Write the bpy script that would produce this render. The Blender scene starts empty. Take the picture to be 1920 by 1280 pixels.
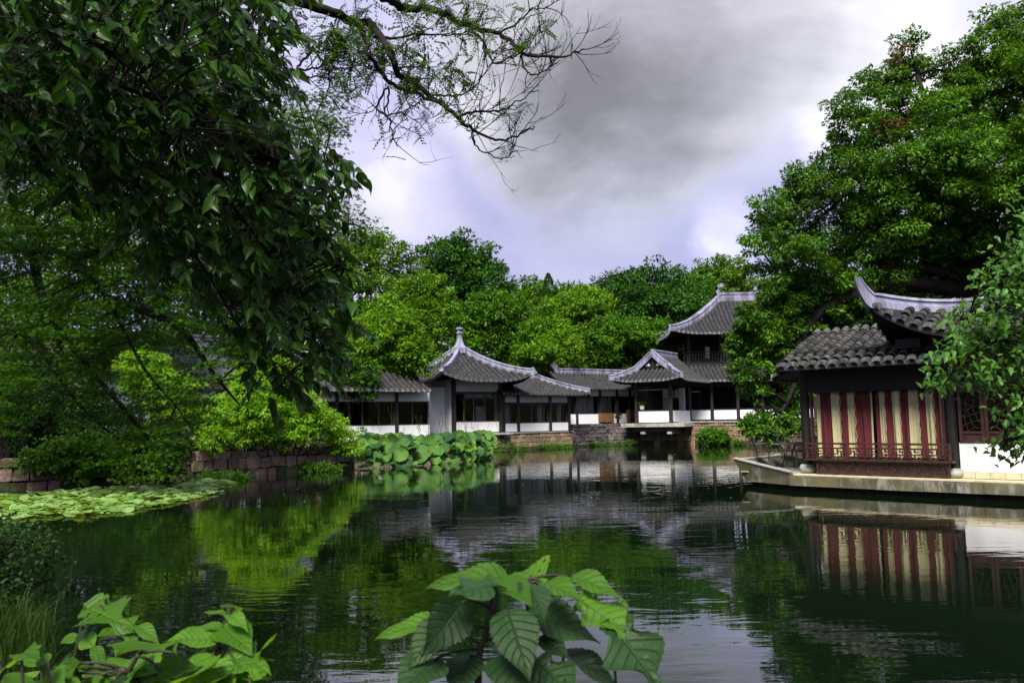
import bpy, bmesh, math, random
import numpy as np
from mathutils import Vector, Matrix

random.seed(7)
RNG = np.random.default_rng(11)
R = math.radians
sc = bpy.context.scene
COL = sc.collection

# ------------------------------------------------------------------ camera
CAM = Vector((0, 0, 1.75))
F = 1500.0                                   # focal length in photo pixels (1920 wide)
PITCH, ROLL = 5.63, -0.9
CM = Matrix.Rotation(R(90 + PITCH), 4, 'X') @ Matrix.Rotation(R(ROLL), 4, 'Z')
cd = bpy.data.cameras.new('camera')
cam = bpy.data.objects.new('camera', cd)
COL.objects.link(cam)
cam.matrix_world = Matrix.Translation(CAM) @ CM
cd.sensor_width = 36
cd.lens = 36 * F / 1920
cd.clip_start = 0.05
cd.clip_end = 2000
cd.dof.use_dof = True
cd.dof.focus_distance = 26
cd.dof.aperture_fstop = 8
sc.camera = cam


def ray(x, y):
    return (CM.to_3x3() @ Vector(((x - 960) / F, (640 - y) / F, -1))).normalized()


def W(x, y, Y):
    r = ray(x, y)
    return CAM + r * (Y / r.y)


def G(x, y, z=0.0):
    r = ray(x, y)
    return CAM + r * ((z - CAM.z) / r.z)


# ------------------------------------------------------------------ world, sun, exposure
SUN_EL, SUN_AZ = 51.0, 192.0                 # sun behind the camera
sun_dir = Vector((math.sin(R(SUN_AZ)) * math.cos(R(SUN_EL)), math.cos(R(SUN_AZ)) * math.cos(R(SUN_EL)), math.sin(R(SUN_EL))))
world = bpy.data.worlds.new('World')
sc.world = world
world.use_nodes = True


class NT:
    """small helper for node trees"""

    def __init__(s, tree):
        s.t = tree
        tree.nodes.clear()

    def n(s, typ, **kw):
        nd = s.t.nodes.new(typ)
        for k, v in kw.items():
            if k.startswith('i_'):
                nd.inputs[k[2:].replace('_', ' ')].default_value = v
            else:
                setattr(nd, k, v)
        return nd

    def l(s, a, b):
        s.t.links.new(a, b)

    def math(s, op, a, b=None, c=None, clamp=False):
        nd = s.t.nodes.new('ShaderNodeMath')
        nd.operation = op
        nd.use_clamp = clamp
        for i, q in enumerate((a, b, c)):
            if q is None:
                continue
            if isinstance(q, (int, float)):
                nd.inputs[i].default_value = q
            else:
                s.l(q, nd.inputs[i])
        return nd.outputs[0]

    def noise(s, vec=None, scale=5, detail=4, rough=.5, dist=0.0):
        nd = s.n('ShaderNodeTexNoise')
        nd.inputs['Scale'].default_value = scale
        nd.inputs['Detail'].default_value = detail
        nd.inputs['Roughness'].default_value = rough
        nd.inputs['Distortion'].default_value = dist
        if vec is not None:
            s.l(vec, nd.inputs['Vector'])
        return nd

    def ramp(s, fac, stops, interp='LINEAR'):
        nd = s.n('ShaderNodeValToRGB')
        nd.color_ramp.interpolation = interp
        el = nd.color_ramp.elements
        while len(el) < len(stops):
            el.new(.5)
        for e, (p, c) in zip(el, stops):
            e.position = p
            e.color = (c[0], c[1], c[2], 1)
        s.l(fac, nd.inputs[0])
        return nd.outputs[0]

    def mix(s, fac, a, b, blend='MIX'):
        nd = s.n('ShaderNodeMix', data_type='RGBA', blend_type=blend)
        for i, q in ((0, fac), (6, a), (7, b)):
            if isinstance(q, (int, float)):
                nd.inputs[i].default_value = q
            elif isinstance(q, tuple):
                nd.inputs[i].default_value = (q[0], q[1], q[2], 1)
            else:
                s.l(q, nd.inputs[i])
        return nd.outputs[2]


w = NT(world.node_tree)
tc = w.n('ShaderNodeTexCoord')
nrm = w.n('ShaderNodeVectorMath', operation='NORMALIZE')
w.l(tc.outputs['Generated'], nrm.inputs[0])
sp = w.n('ShaderNodeSeparateXYZ')
w.l(nrm.outputs[0], sp.inputs[0])
den = w.math('ADD', w.math('MAXIMUM', sp.outputs[2], 0.0), 0.22)
cb = w.n('ShaderNodeCombineXYZ')
w.l(w.math('DIVIDE', sp.outputs[0], den), cb.inputs[0])
w.l(w.math('DIVIDE', sp.outputs[1], den), cb.inputs[1])
mp = w.n('ShaderNodeMapping')
mp.inputs['Location'].default_value = (3.1, 1.7, 0)
mp.inputs['Scale'].default_value = (1.0, 1.25, 1)
w.l(cb.outputs[0], mp.inputs[0])
mp3 = w.n('ShaderNodeMapping')
mp3.inputs['Scale'].default_value = (1.0, 1.0, 2.1)
mp3.inputs['Location'].default_value = (.35, .2, .1)
w.l(nrm.outputs[0], mp3.inputs[0])
nA = w.noise(mp3.outputs[0], 2.3, 9, .56, .35)
nB = w.noise(mp.outputs[0], .55, 3, .5, .1)
# wobble the direction so that single cloud masses get ragged edges
wob = w.noise(nrm.outputs[0], 4.5, 7, .58, .2)
vs = w.n('ShaderNodeVectorMath', operation='SUBTRACT')
w.l(wob.outputs['Color'], vs.inputs[0])
vs.inputs[1].default_value = (.5, .5, .5)
vm = w.n('ShaderNodeVectorMath', operation='SCALE')
w.l(vs.outputs[0], vm.inputs[0])
vm.inputs['Scale'].default_value = .16
va = w.n('ShaderNodeVectorMath', operation='ADD')
w.l(nrm.outputs[0], va.inputs[0])
w.l(vm.outputs[0], va.inputs[1])
vn = w.n('ShaderNodeVectorMath', operation='NORMALIZE')
w.l(va.outputs[0], vn.inputs[0])


def blob(b, px, py, rad, amt):
    d = ray(px, py)
    dt = w.n('ShaderNodeVectorMath', operation='DOT_PRODUCT')
    w.l(vn.outputs[0], dt.inputs[0])
    dt.inputs[1].default_value = d
    mr = w.n('ShaderNodeMapRange', interpolation_type='SMOOTHSTEP')
    mr.inputs['From Min'].default_value = math.cos(R(rad))
    mr.inputs['From Max'].default_value = math.cos(R(rad * .25))
    w.l(dt.outputs['Value'], mr.inputs[0])
    return w.math('MULTIPLY_ADD', mr.outputs[0], amt, b)


# grey cloud bank seen in the photograph, and others like it all over the sky
fine = w.math('SUBTRACT', nA.outputs['Fac'], .5)
bank = w.n('ShaderNodeMapRange', interpolation_type='SMOOTHSTEP')
bank.inputs['From Min'].default_value = .50
bank.inputs['From Max'].default_value = .66
w.l(nB.outputs['Fac'], bank.inputs[0])
mask = w.math('MULTIPLY_ADD', fine, .9, w.math('MULTIPLY', bank.outputs[0], .8))
for a in ((960, 60, 11, .5), (1120, 110, 13, .6), (1130, 230, 10, .6), (1330, 60, 12, .6), (1480, 10, 9, .5), (1290, 180, 8, .35)):
    mask = blob(mask, *a)
mask = w.math('MULTIPLY', mask, 1.0, clamp=True)
core = w.math('MULTIPLY_ADD', fine, 2.3, w.math('MULTIPLY_ADD', bank.outputs[0], .25, .22))
for a in ((1120, 240, 9, .42), (1240, 180, 8, .30), (1030, 290, 6, .22), (1150, 90, 8, .08)):
    core = blob(core, *a)
grey = w.ramp(core, [(0.0, (.72, .72, .77)), (.25, (.54, .54, .60)), (.55, (.36, .36, .41)), (1.0, (.185, .185, .205))])
lit = w.math('MULTIPLY_ADD', fine, 1.2, .42)
for a in ((1372, 432, 3.8, .40), (1570, 100, 7, .35), (1720, 60, 10, .45), (780, 395, 5, .2), (620, 170, 12, .22), (1450, 190, 6, .25), (700, 480, 6, .15)):
    lit = blob(lit, *a)
lav = w.ramp(lit, [(.1, (.29, .30, .52)), (.44, (.38, .38, .59)), (.72, (.54, .53, .74)), (1.0, (.88, .88, .92))])
ccol = w.mix(mask, lav, grey)
sky = w.n('ShaderNodeTexSky', sky_type='NISHITA', sun_disc=False)
sky.sun_elevation = R(SUN_EL)
sky.sun_rotation = R(SUN_AZ)
skys = w.mix(1.0, sky.outputs[0], (.1, .1, .1), 'MULTIPLY')
cov = w.n('ShaderNodeMapRange')
cov.inputs['From Min'].default_value = .30
cov.inputs['From Max'].default_value = .55
cov.inputs['To Min'].default_value = .72
w.l(nB.outputs['Fac'], cov.inputs[0])
bg = w.n('ShaderNodeBackground', i_Strength=0.84)
w.l(w.mix(cov.outputs[0], skys, ccol), bg.inputs[0])
w.l(bg.outputs[0], w.n('ShaderNodeOutputWorld').inputs[0])

sl = bpy.data.lights.new('sun', 'SUN')
sl.energy = 4.6
sl.angle = R(24)
sl.color = (1, .95, .86)
so = bpy.data.objects.new('sun', sl)
COL.objects.link(so)
so.rotation_euler = (-sun_dir).to_track_quat('-Z', 'Y').to_euler()
so.location = (0, -10, 40)

sc.view_settings.view_transform = 'Standard'
sc.view_settings.look = 'None'
sc.view_settings.gamma = 1
sc.view_settings.exposure = 0.8
sc.render.engine = 'CYCLES'
cy = sc.cycles
cy.use_denoising = True
try:
    cy.denoiser = 'OPENIMAGEDENOISE'
except Exception:
    pass
cy.max_bounces = 6
cy.diffuse_bounces = 3
cy.glossy_bounces = 4
cy.transmission_bounces = 4
cy.transparent_max_bounces = 8
cy.caustics_reflective = False
cy.caustics_refractive = False
cy.use_adaptive_sampling = True
cy.adaptive_threshold = 0.02

# ------------------------------------------------------------------ materials
MATS = {}


def newmat(name):
    m = bpy.data.materials.new(name)
    m.use_nodes = True
    MATS[name] = m
    t = NT(m.node_tree)
    out = t.n('ShaderNodeOutputMaterial')
    return m, t, out


def surf(name, lo, hi, scale=3.0, rough=.7, spec=.3, bump=0.0, bscale=20, third=None, objrand=0.0, streak=False, detail=6,
         metal=0.0, coords='Object', ramp=(.35, .65), t3=(.55, .7)):
    """general weathered surface: two-colour noise, optional third stain colour, bump, per-object value change"""
    m, t, out = newmat(name)
    tcn = t.n('ShaderNodeTexCoord')
    vec = tcn.outputs[coords]
    oi = t.n('ShaderNodeObjectInfo')
    if objrand:
        ad = t.n('ShaderNodeVectorMath', operation='ADD')
        t.l(vec, ad.inputs[0])
        sca = t.n('ShaderNodeVectorMath', operation='SCALE')
        t.l(oi.outputs['Location'], sca.inputs[0])
        sca.inputs['Scale'].default_value = 1.7
        t.l(sca.outputs[0], ad.inputs[1])
        vec = ad.outputs[0]
    if streak:
        mpn = t.n('ShaderNodeMapping')
        mpn.inputs['Scale'].default_value = (1, 1, .22)
        t.l(vec, mpn.inputs[0])
        svec = mpn.outputs[0]
    else:
        svec = vec
    n1 = t.noise(svec, scale, detail, .6, .2)
    col = t.ramp(n1.outputs['Fac'], [(ramp[0], lo), (ramp[1], hi)])
    if third:
        n2 = t.noise(svec, scale * .45, 5, .65, .5)
        f = t.n('ShaderNodeMapRange')
        f.inputs['From Min'].default_value = t3[0]
        f.inputs['From Max'].default_value = t3[1]
        t.l(n2.outputs['Fac'], f.inputs[0])
        col = t.mix(f.outputs[0], col, third)
    if objrand:
        v = t.math('MULTIPLY_ADD', oi.outputs['Random'], objrand * 2, 1 - objrand)
        cv = t.n('ShaderNodeCombineXYZ')
        for i in range(3):
            t.l(v, cv.inputs[i])
        col = t.mix(1.0, col, cv.outputs[0], 'MULTIPLY')
    p = t.n('ShaderNodeBsdfPrincipled')
    p.inputs['Roughness'].default_value = rough
    p.inputs['Specular IOR Level'].default_value = spec
    p.inputs['Metallic'].default_value = metal
    t.l(col, p.inputs['Base Color'])
    if bump:
        n3 = t.noise(vec, bscale, 5, .6)
        b = t.n('ShaderNodeBump')
        b.inputs['Strength'].default_value = min(1, bump)
        b.inputs['Distance'].default_value = .02
        t.l(n3.outputs['Fac'], b.inputs['Height'])
        t.l(b.outputs[0], p.inputs['Normal'])
    t.l(p.outputs[0], out.inputs[0])
    return m


def leafmat(name, lo, hi, trans=.35, rough=.5, spec=.18, use_obj=False, tcol=None, veins=False, dead=None, radial=False):
    m, t, out = newmat(name)
    if use_obj:
        fac = t.n('ShaderNodeObjectInfo').outputs['Random']
    else:
        fac = t.n('ShaderNodeAttribute', attribute_name='tint').outputs['Fac']
    stops = [(0.0, lo), (1.0, hi)]
    if dead:
        stops = [(0.0, lo), (.965, hi), (.975, dead), (1.0, dead)]
    col = t.ramp(fac, stops)
    p = t.n('ShaderNodeBsdfPrincipled')
    p.inputs['Roughness'].default_value = rough
    p.inputs['Specular IOR Level'].default_value = spec
    if veins:
        uv = t.n('ShaderNodeUVMap')
        s2 = t.n('ShaderNodeSeparateXYZ')
        t.l(uv.outputs[0], s2.inputs[0])
        ax = t.math('ABSOLUTE', t.math('SUBTRACT', s2.outputs[0], .5))
        ph = t.math('SUBTRACT', s2.outputs[1], t.math('MULTIPLY', ax, .45))
        fr = t.math('PINGPONG', t.math('MULTIPLY', ph, 8.0), .5)
        ln = t.n('ShaderNodeMapRange', interpolation_type='SMOOTHSTEP')
        ln.inputs['From Min'].default_value = .13
        ln.inputs['From Max'].default_value = 0.0
        t.l(fr, ln.inputs[0])
        mid = t.n('ShaderNodeMapRange', interpolation_type='SMOOTHSTEP')
        mid.inputs['From Min'].default_value = .035
        mid.inputs['From Max'].default_value = 0.0
        t.l(ax, mid.inputs[0])
        v = t.math('MAXIMUM', t.math('MULTIPLY', ln.outputs[0], .6), mid.outputs[0])
        tn = t.n('ShaderNodeTexCoord')
        nz = t.noise(tn.outputs['Object'], 40, 4, .6)
        n5 = t.noise(tn.outputs['Object'], 7, 5, .65)
        f5 = t.n('ShaderNodeMapRange')
        f5.inputs['From Min'].default_value = .60
        f5.inputs['From Max'].default_value = .74
        t.l(n5.outputs['Fac'], f5.inputs[0])
        col = t.mix(t.math('MULTIPLY', f5.outputs[0], .75), col, (.10, .085, .02))
        n6 = t.noise(tn.outputs['Object'], 3, 4, .6)
        col = t.mix(t.math('MULTIPLY', n6.outputs['Fac'], .5), col, t.mix(1.0, col, (.45, .55, .5), 'MULTIPLY'))
        col = t.mix(t.math('MULTIPLY', v, .28), col, (hi[0] * 1.7, hi[1] * 1.5, hi[2] * 2.2 + .01))
        b = t.n('ShaderNodeBump')
        b.inputs['Strength'].default_value = .8
        b.inputs['Distance'].default_value = .006
        t.l(t.math('MULTIPLY_ADD', v, -1.0, t.math('MULTIPLY', nz.outputs['Fac'], .35)), b.inputs['Height'])
        t.l(b.outputs[0], p.inputs['Normal'])
    if radial:
        tn = t.n('ShaderNodeTexCoord')
        s3 = t.n('ShaderNodeSeparateXYZ')
        t.l(tn.outputs['Object'], s3.inputs[0])
        an = t.math('ARCTAN2', s3.outputs[1], s3.outputs[0])
        ln = t.n('ShaderNodeMapRange')
        ln.inputs['From Min'].default_value = .80
        ln.inputs['From Max'].default_value = 1.0
        t.l(t.math('SINE', t.math('MULTIPLY', an, 19.0)), ln.inputs[0])
        n5 = t.noise(tn.outputs['Object'], 5, 5, .6)
        f5 = t.n('ShaderNodeMapRange')
        f5.inputs['From Min'].default_value = .55
        f5.inputs['From Max'].default_value = .72
        t.l(n5.outputs['Fac'], f5.inputs[0])
        col = t.mix(t.math('MULTIPLY', f5.outputs[0], .6), col, (.12, .14, .03))
        col = t.mix(t.math('MULTIPLY', ln.outputs[0], .22), col, (.13, .25, .08))
    t.l(col, p.inputs['Base Color'])
    tr = t.n('ShaderNodeBsdfTranslucent')
    tc_ = t.mix(1.0, col, tcol or (1.9, 1.55, .6), 'MULTIPLY')
    t.l(tc_, tr.inputs[0])
    mx = t.n('ShaderNodeMixShader')
    mx.inputs[0].default_value = trans
    t.l(p.outputs[0], mx.inputs[1])
    t.l(tr.outputs[0], mx.inputs[2])
    t.l(mx.outputs[0], out.inputs[0])
    return m


plaster = surf('white_plaster', (.74, .74, .76), (.82, .82, .84), 1.2, .8, .2, .15, 30, third=(.50, .50, .49), t3=(.52, .8), streak=True)
darkwood = surf('dark_wood', (.012, .010, .011), (.028, .023, .024), 8, .55, .35, .3, 40)
blackwood = surf('black_wood', (.006, .005, .006), (.014, .012, .012), 8, .6, .25, .2, 40)
redwood = surf('red_brown_wood', (.026, .010, .007), (.060, .021, .014), 10, .45, .4, .3, 50, objrand=.15)
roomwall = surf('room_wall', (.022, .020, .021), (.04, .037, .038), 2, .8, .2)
tile = surf('roof_tile', (.014, .014, .016), (.066, .065, .069), 5.5, .85, .2, .5, 40, third=(.060, .060, .042), t3=(.54, .70), ramp=(.3, .72))
tile_pan = surf('roof_pan_tile', (.010, .010, .011), (.030, .030, .032), 5.5, .9, .15, .5, 40)
tile_near = surf('roof_tile_near', (.014, .014, .016), (.072, .070, .072), 11, .8, .28, .6, 60, third=(.070, .068, .040), t3=(.5, .64), objrand=.6, ramp=(.28, .75))
tile_edge = surf('eave_tile', (.05, .05, .058), (.18, .18, .195), 9, .8, .25, .5, 60, third=(.20, .18, .08), t3=(.56, .68), objrand=.4)
ridgem = surf('ridge_stone', (.14, .14, .20), (.31, .31, .42), 3.5, .85, .2, .5, 30, third=(.085, .085, .11), t3=(.50, .68), streak=True)
redstone = surf('red_sandstone', (.115, .076, .060), (.31, .215, .170), 7, .9, .2, .9, 22, third=(.07, .055, .03), t3=(.55, .75), objrand=.35)
tanstone = surf('tan_sandstone', (.15, .10, .06), (.38, .285, .18), 5, .9, .2, .8, 22, third=(.20, .10, .06), t3=(.56, .74), objrand=.32)
greystone = surf('grey_rubble', (.055, .052, .055), (.19, .18, .18), 6, .9, .2, .9, 22, third=(.15, .07, .045), t3=(.5, .7), objrand=.4)
mossstone = surf('mossy_stone', (.030, .032, .016), (.085, .080, .045), 6, .9, .2, .8, 22, third=(.03, .045, .012), t3=(.48, .6), objrand=.3)
mortar = surf('mortar', (.02, .016, .012), (.05, .04, .03), 9, .95, .1)
concrete = surf('slab_concrete', (.24, .235, .21), (.42, .41, .37), 4, .85, .2, .4, 40, third=(.16, .155, .11), t3=(.5, .7))
soil = surf('soil', (.03, .024, .014), (.05, .06, .02), .8, .95, .1, .8, 8)
bark = surf('bark', (.010, .008, .007), (.030, .025, .021), 9, .9, .15, .9, 30)
darkmetal = surf('dark_iron', (.010, .010, .011), (.022, .022, .024), 20, .4, .5)
tablem = surf('table_top', (.10, .10, .12), (.16, .16, .19), 20, .25, .5)
rattan = surf('brown_slats', (.11, .055, .025), (.19, .10, .05), 30, .7, .2)
canvas = surf('tan_canvas', (.32, .25, .14), (.42, .34, .20), 12, .9, .1)
cream = surf('cream_cloth', (.42, .40, .21), (.62, .58, .33), 46, .9, .1, .6, 160, streak=True, ramp=(.25, .75))
maroon = surf('maroon_cloth', (.085, .018, .025), (.165, .040, .046), 40, .9, .1, .6, 160, streak=True, ramp=(.25, .75))
olive = surf('olive_fold', (.075, .060, .018), (.14, .11, .04), 40, .9, .1, .4, 160)  # shade of a curtain fold put into the colour as a dark strip
creamboard = surf('cream_board', (.45, .40, .24), (.58, .52, .34), 6, .8, .2)
whitecurtain = surf('white_curtain', (.50, .50, .56), (.66, .66, .74), 5, .9, .1, streak=True)
frame_green = surf('window_frame', (.045, .045, .022), (.075, .072, .04), 8, .5, .4)
potm = surf('white_pot', (.6, .6, .58), (.7, .7, .68), 8, .4, .4)

# hull: pale concrete with dark streaks above and olive algae towards the water
m, t, out = newmat('hull_concrete')
tcn = t.n('ShaderNodeTexCoord')
mpn = t.n('ShaderNodeMapping')
mpn.inputs['Scale'].default_value = (1, 1, .35)
t.l(tcn.outputs['Object'], mpn.inputs[0])
n1 = t.noise(mpn.outputs[0], 3.2, 9, .72, .9)
n2 = t.noise(mpn.outputs[0], 1.1, 6, .65, .8)
n3 = t.noise(tcn.outputs['Object'], 1.7, 6, .6, .3)
base = t.ramp(n1.outputs['Fac'], [(.40, (.024, .024, .022)), (.50, (.11, .106, .092)), (.62, (.38, .37, .34))])
f1 = t.n('ShaderNodeMapRange')
f1.inputs['From Min'].default_value = .30
f1.inputs['From Max'].default_value = .58
t.l(n2.outputs['Fac'], f1.inputs[0])
base = t.mix(f1.outputs[0], base, t.mix(n3.outputs['Fac'], (.045, .042, .014), (.150, .135, .060)))
p = t.n('ShaderNodeBsdfPrincipled', i_Roughness=.85)
t.l(base, p.inputs['Base Color'])
bm_ = t.n('ShaderNodeBump', i_Strength=.7, i_Distance=.02)
t.l(n1.outputs['Fac'], bm_.inputs['Height'])
t.l(bm_.outputs[0], p.inputs['Normal'])
t.l(p.outputs[0], out.inputs[0])
hullm = m

# thin window glass: dark reflection plus see-through
m, t, out = newmat('window_glass')
tb = t.n('ShaderNodeBsdfTransparent')
tb.inputs[0].default_value = (.80, .84, .82, 1)
gl = t.n('ShaderNodeBsdfGlossy', i_Roughness=.02)
fr = t.n('ShaderNodeFresnel', i_IOR=1.3)
mx = t.n('ShaderNodeMixShader')
t.l(fr.outputs[0], mx.inputs[0])
t.l(tb.outputs[0], mx.inputs[1])
t.l(gl.outputs[0], mx.inputs[2])
t.l(mx.outputs[0], out.inputs[0])
glass = m

# pond water
m, t, out = newmat('pond_water')
tcn = t.n('ShaderNodeTexCoord')


def wave(scale, sx, sy, detail, rot=0.0, dist=.4):
    mpn = t.n('ShaderNodeMapping')
    mpn.inputs['Scale'].default_value = (sx, sy, 1)
    mpn.inputs['Rotation'].default_value = (0, 0, R(rot))
    t.l(tcn.outputs['Object'], mpn.inputs[0])
    return t.noise(mpn.outputs[0], scale, detail, .5, dist).outputs['Fac']


h = t.math('MULTIPLY', wave(2.6, .55, 1.5, 2.0, 6), 1.0)
h = t.math('MULTIPLY_ADD', wave(7.0, .5, 1.3, 2.0, -9), .28, h)
calm = t.n('ShaderNodeMapRange', interpolation_type='SMOOTHSTEP')
calm.inputs['From Min'].default_value = .38
calm.inputs['From Max'].default_value = .62
calm.inputs['To Min'].default_value = .2
calm.inputs['To Max'].default_value = 1.0
t.l(wave(.16, .8, 1.6, 3, 0, .8), calm.inputs[0])
h = t.math('MULTIPLY', h, calm.outputs[0])
bp = t.n('ShaderNodeBump', i_Strength=1.0, i_Distance=.0045)
t.l(h, bp.inputs['Height'])
p = t.n('ShaderNodeBsdfPrincipled', i_Roughness=.012, i_IOR=1.75)
p.inputs['Base Color'].default_value = (.003, .008, .003, 1)
t.l(bp.outputs[0], p.inputs['Normal'])
t.l(p.outputs[0], out.inputs[0])
waterm = m

L_bg = [leafmat('leaf_bright', (.034, .110, .004), (.145, .310, .010), .30),
        leafmat('leaf_mid', (.020, .080, .004), (.092, .230, .010), .28),
        leafmat('leaf_dark', (.013, .054, .004), (.052, .145, .008), .25),
        leafmat('leaf_far', (.020, .045, .016), (.035, .075, .024), .3)]
L_bg += [leafmat('leaf_olive', (.034, .100, .005), (.125, .265, .014), .28), leafmat('leaf_cool', (.010, .050, .005), (.048, .150, .012), .26)]
L_camphor = leafmat('leaf_camphor', (.015, .062, .004), (.090, .225, .012), .26, .42, .22, dead=(.12, .035, .012))
L_maple = leafmat('leaf_maple', (.010, .045, .002), (.055, .160, .006), .45)
L_big = leafmat('leaf_big', (.008, .034, .003), (.042, .125, .010), .36, .36, .28)
L_bigobj = leafmat('leaf_big_part', (.008, .034, .003), (.050, .145, .012), .36, .36, .28, use_obj=True)
L_shrub = leafmat('leaf_shrub', (.110, .270, .008), (.245, .470, .028), .42, .5, .2)
L_pinn = leafmat('leaf_pinnate', (.016, .060, .004), (.050, .135, .008), .4)
L_right = leafmat('leaf_right', (.022, .085, .008), (.085, .210, .024), .32, .4, .25)
L_rightobj = leafmat('leaf_right_part', (.022, .085, .008), (.085, .210, .024), .32, .4, .25, use_obj=True)
L_fg_shaded = leafmat('leaf_foreground_shaded', (.008, .032, .006), (.030, .090, .016), .28, .4, .35, use_obj=True, veins=True)  # shade painted into the colour of the sapling's darker leaves
L_fg_lit = leafmat('leaf_foreground_lit', (.050, .145, .007), (.125, .295, .022), .42, .42, .3, use_obj=True, veins=True)  # same leaf with light painted in, for the lit ones
L_small = leafmat('leaf_small_dark', (.007, .028, .004), (.030, .080, .012), .25, .5, .15)
L_grass = leafmat('leaf_grass', (.020, .050, .006), (.060, .130, .016), .35)
L_lotus = leafmat('leaf_lotus', (.014, .062, .018), (.100, .225, .030), .26, .6, .2, use_obj=True, tcol=(1.6, 1.5, .5), radial=True)
L_lily = leafmat('leaf_lily', (.10, .23, .030), (.27, .43, .13), .2, .36, .45, use_obj=True, radial=True)
L_lilys = leafmat('leaf_lily_small', (.10, .23, .030), (.27, .43, .13), .2, .36, .45)
L_water = leafmat('leaf_waterside', (.030, .105, .008), (.095, .240, .018), .38)
stalkm = surf('stalk', (.04, .09, .015), (.07, .14, .03), 20, .6, .3)
darkstalk = surf('dark_stalk', (.018, .016, .010), (.035, .032, .018), 20, .6, .3)


# ------------------------------------------------------------------ mesh helpers
class MB:
    def __init__(s):
        s.v, s.f, s.m = [], [], []

    def add(s, vs, fs, mi=0):
        o = len(s.v)
        s.v += [tuple(q) for q in vs]
        s.f += [tuple(i + o for i in q) for q in fs]
        s.m += [mi] * len(fs)

    def hexa(s, p, mi=0):
        """8 points: bottom ring 0-3, top ring 4-7"""
        s.add(p, [(3, 2, 1, 0), (4, 5, 6, 7), (0, 1, 5, 4), (1, 2, 6, 5), (2, 3, 7, 6), (3, 0, 4, 7)], mi)

    def tube(s, pts, rad, n=6, cap=True, mi=0):
        pts = [Vector(q) for q in pts]
        k = len(pts)
        rs = rad if isinstance(rad, (list, tuple)) else [rad] * k
        vs, fs = [], []
        prev = None
        for i in range(k):
            d = (pts[min(i + 1, k - 1)] - pts[max(i - 1, 0)])
            d = d.normalized() if d.length > 1e-9 else Vector((0, 0, 1))
            if prev is None:
                a = Vector((0, 0, 1)) if abs(d.z) < .9 else Vector((1, 0, 0))
                x = d.cross(a).normalized()
            else:
                x = (prev - d * prev.dot(d))
                x = x.normalized() if x.length > 1e-6 else d.orthogonal().normalized()
            prev = x
            y = d.cross(x)
            for j in range(n):
                an = 2 * math.pi * j / n
                vs.append(pts[i] + (x * math.cos(an) + y * math.sin(an)) * rs[i])
        for i in range(k - 1):
            for j in range(n):
                fs.append((i * n + j, i * n + (j + 1) % n, (i + 1) * n + (j + 1) % n, (i + 1) * n + j))
        if cap:
            fs.append(tuple(range(n - 1, -1, -1)))
            fs.append(tuple((k - 1) * n + j for j in range(n)))
        s.add(vs, fs, mi)

    def lathe(s, c, prof, n=16, mi=0):
        c = Vector(c)
        vs, fs = [], []
        for r_, z_ in prof:
            for j in range(n):
                an = 2 * math.pi * j / n
                vs.append(c + Vector((r_ * math.cos(an), r_ * math.sin(an), z_)))
        k = len(prof)
        for i in range(k - 1):
            for j in range(n):
                fs.append((i * n + j, i * n + (j + 1) % n, (i + 1) * n + (j + 1) % n, (i + 1) * n + j))
        fs.append(tuple(range(n - 1, -1, -1)))
        fs.append(tuple((k - 1) * n + j for j in range(n)))
        s.add(vs, fs, mi)

    def sweep(s, pts, prof, side=None, mi=0):
        """sweep a closed profile [(side, up)] along points; profile stays upright"""
        pts = [Vector(q) for q in pts]
        k, n = len(pts), len(prof)
        vs, fs = [], []
        for i in range(k):
            d = pts[min(i + 1, k - 1)] - pts[max(i - 1, 0)]
            x = Vector((d.y, -d.x, 0))
            x = side if side is not None else (x.normalized() if x.length > 1e-6 else Vector((1, 0, 0)))
            up = x.cross(d).normalized()
            if up.z < 0:
                up = -up
            for a, b in prof:
                vs.append(pts[i] + x * a + up * b)
        for i in range(k - 1):
            for j in range(n):
                fs.append((i * n + j, i * n + (j + 1) % n, (i + 1) * n + (j + 1) % n, (i + 1) * n + j))
        fs.append(tuple(range(n - 1, -1, -1)))
        fs.append(tuple((k - 1) * n + j for j in range(n)))
        s.add(vs, fs, mi)

    def build(s, name, mat, parent=None, smooth=False, stuff=False):
        me = bpy.data.meshes.new(name)
        o_ = root_loc(parent)
        me.from_pydata([(a - o_[0], b - o_[1], c - o_[2]) for a, b, c in s.v], [], s.f)
        mats = mat if isinstance(mat, (list, tuple)) else [mat]
        for q in mats:
            me.materials.append(q)
        if len(mats) > 1:
            me.polygons.foreach_set('material_index', s.m)
        if smooth:
            me.polygons.foreach_set('use_smooth', [True] * len(me.polygons))
        me.update()
        ob = bpy.data.objects.new(name, me)
        COL.objects.link(ob)
        if parent is not None:
            ob.parent = parent
        if stuff:
            ob['kind'] = 'stuff'
        return ob


def root_loc(p):
    v = Vector((0, 0, 0))
    while p is not None:
        v = v + p.location
        p = p.parent
    return v


def thing(name, label, cat, loc=(0, 0, 0), group=None):
    o = bpy.data.objects.new(name, None)
    COL.objects.link(o)
    o.empty_display_size = .2
    o.location = loc
    o['label'] = label
    o['category'] = cat
    if group:
        o['group'] = group
    return o


def tag(o, label, cat, group=None):
    o['label'] = label
    o['category'] = cat
    if group:
        o['group'] = group
    return o


def structure(o):
    o['kind'] = 'structure'
    return o


def inst(name, me, mw, parent):
    """one object with shared mesh data, mw = world matrix; parents here are never rotated"""
    o = bpy.data.objects.new(name, me)
    COL.objects.link(o)
    if parent is not None:
        o.parent = parent
        mw = Matrix.Translation(-root_loc(parent)) @ mw
    o.matrix_local = mw
    return o


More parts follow.
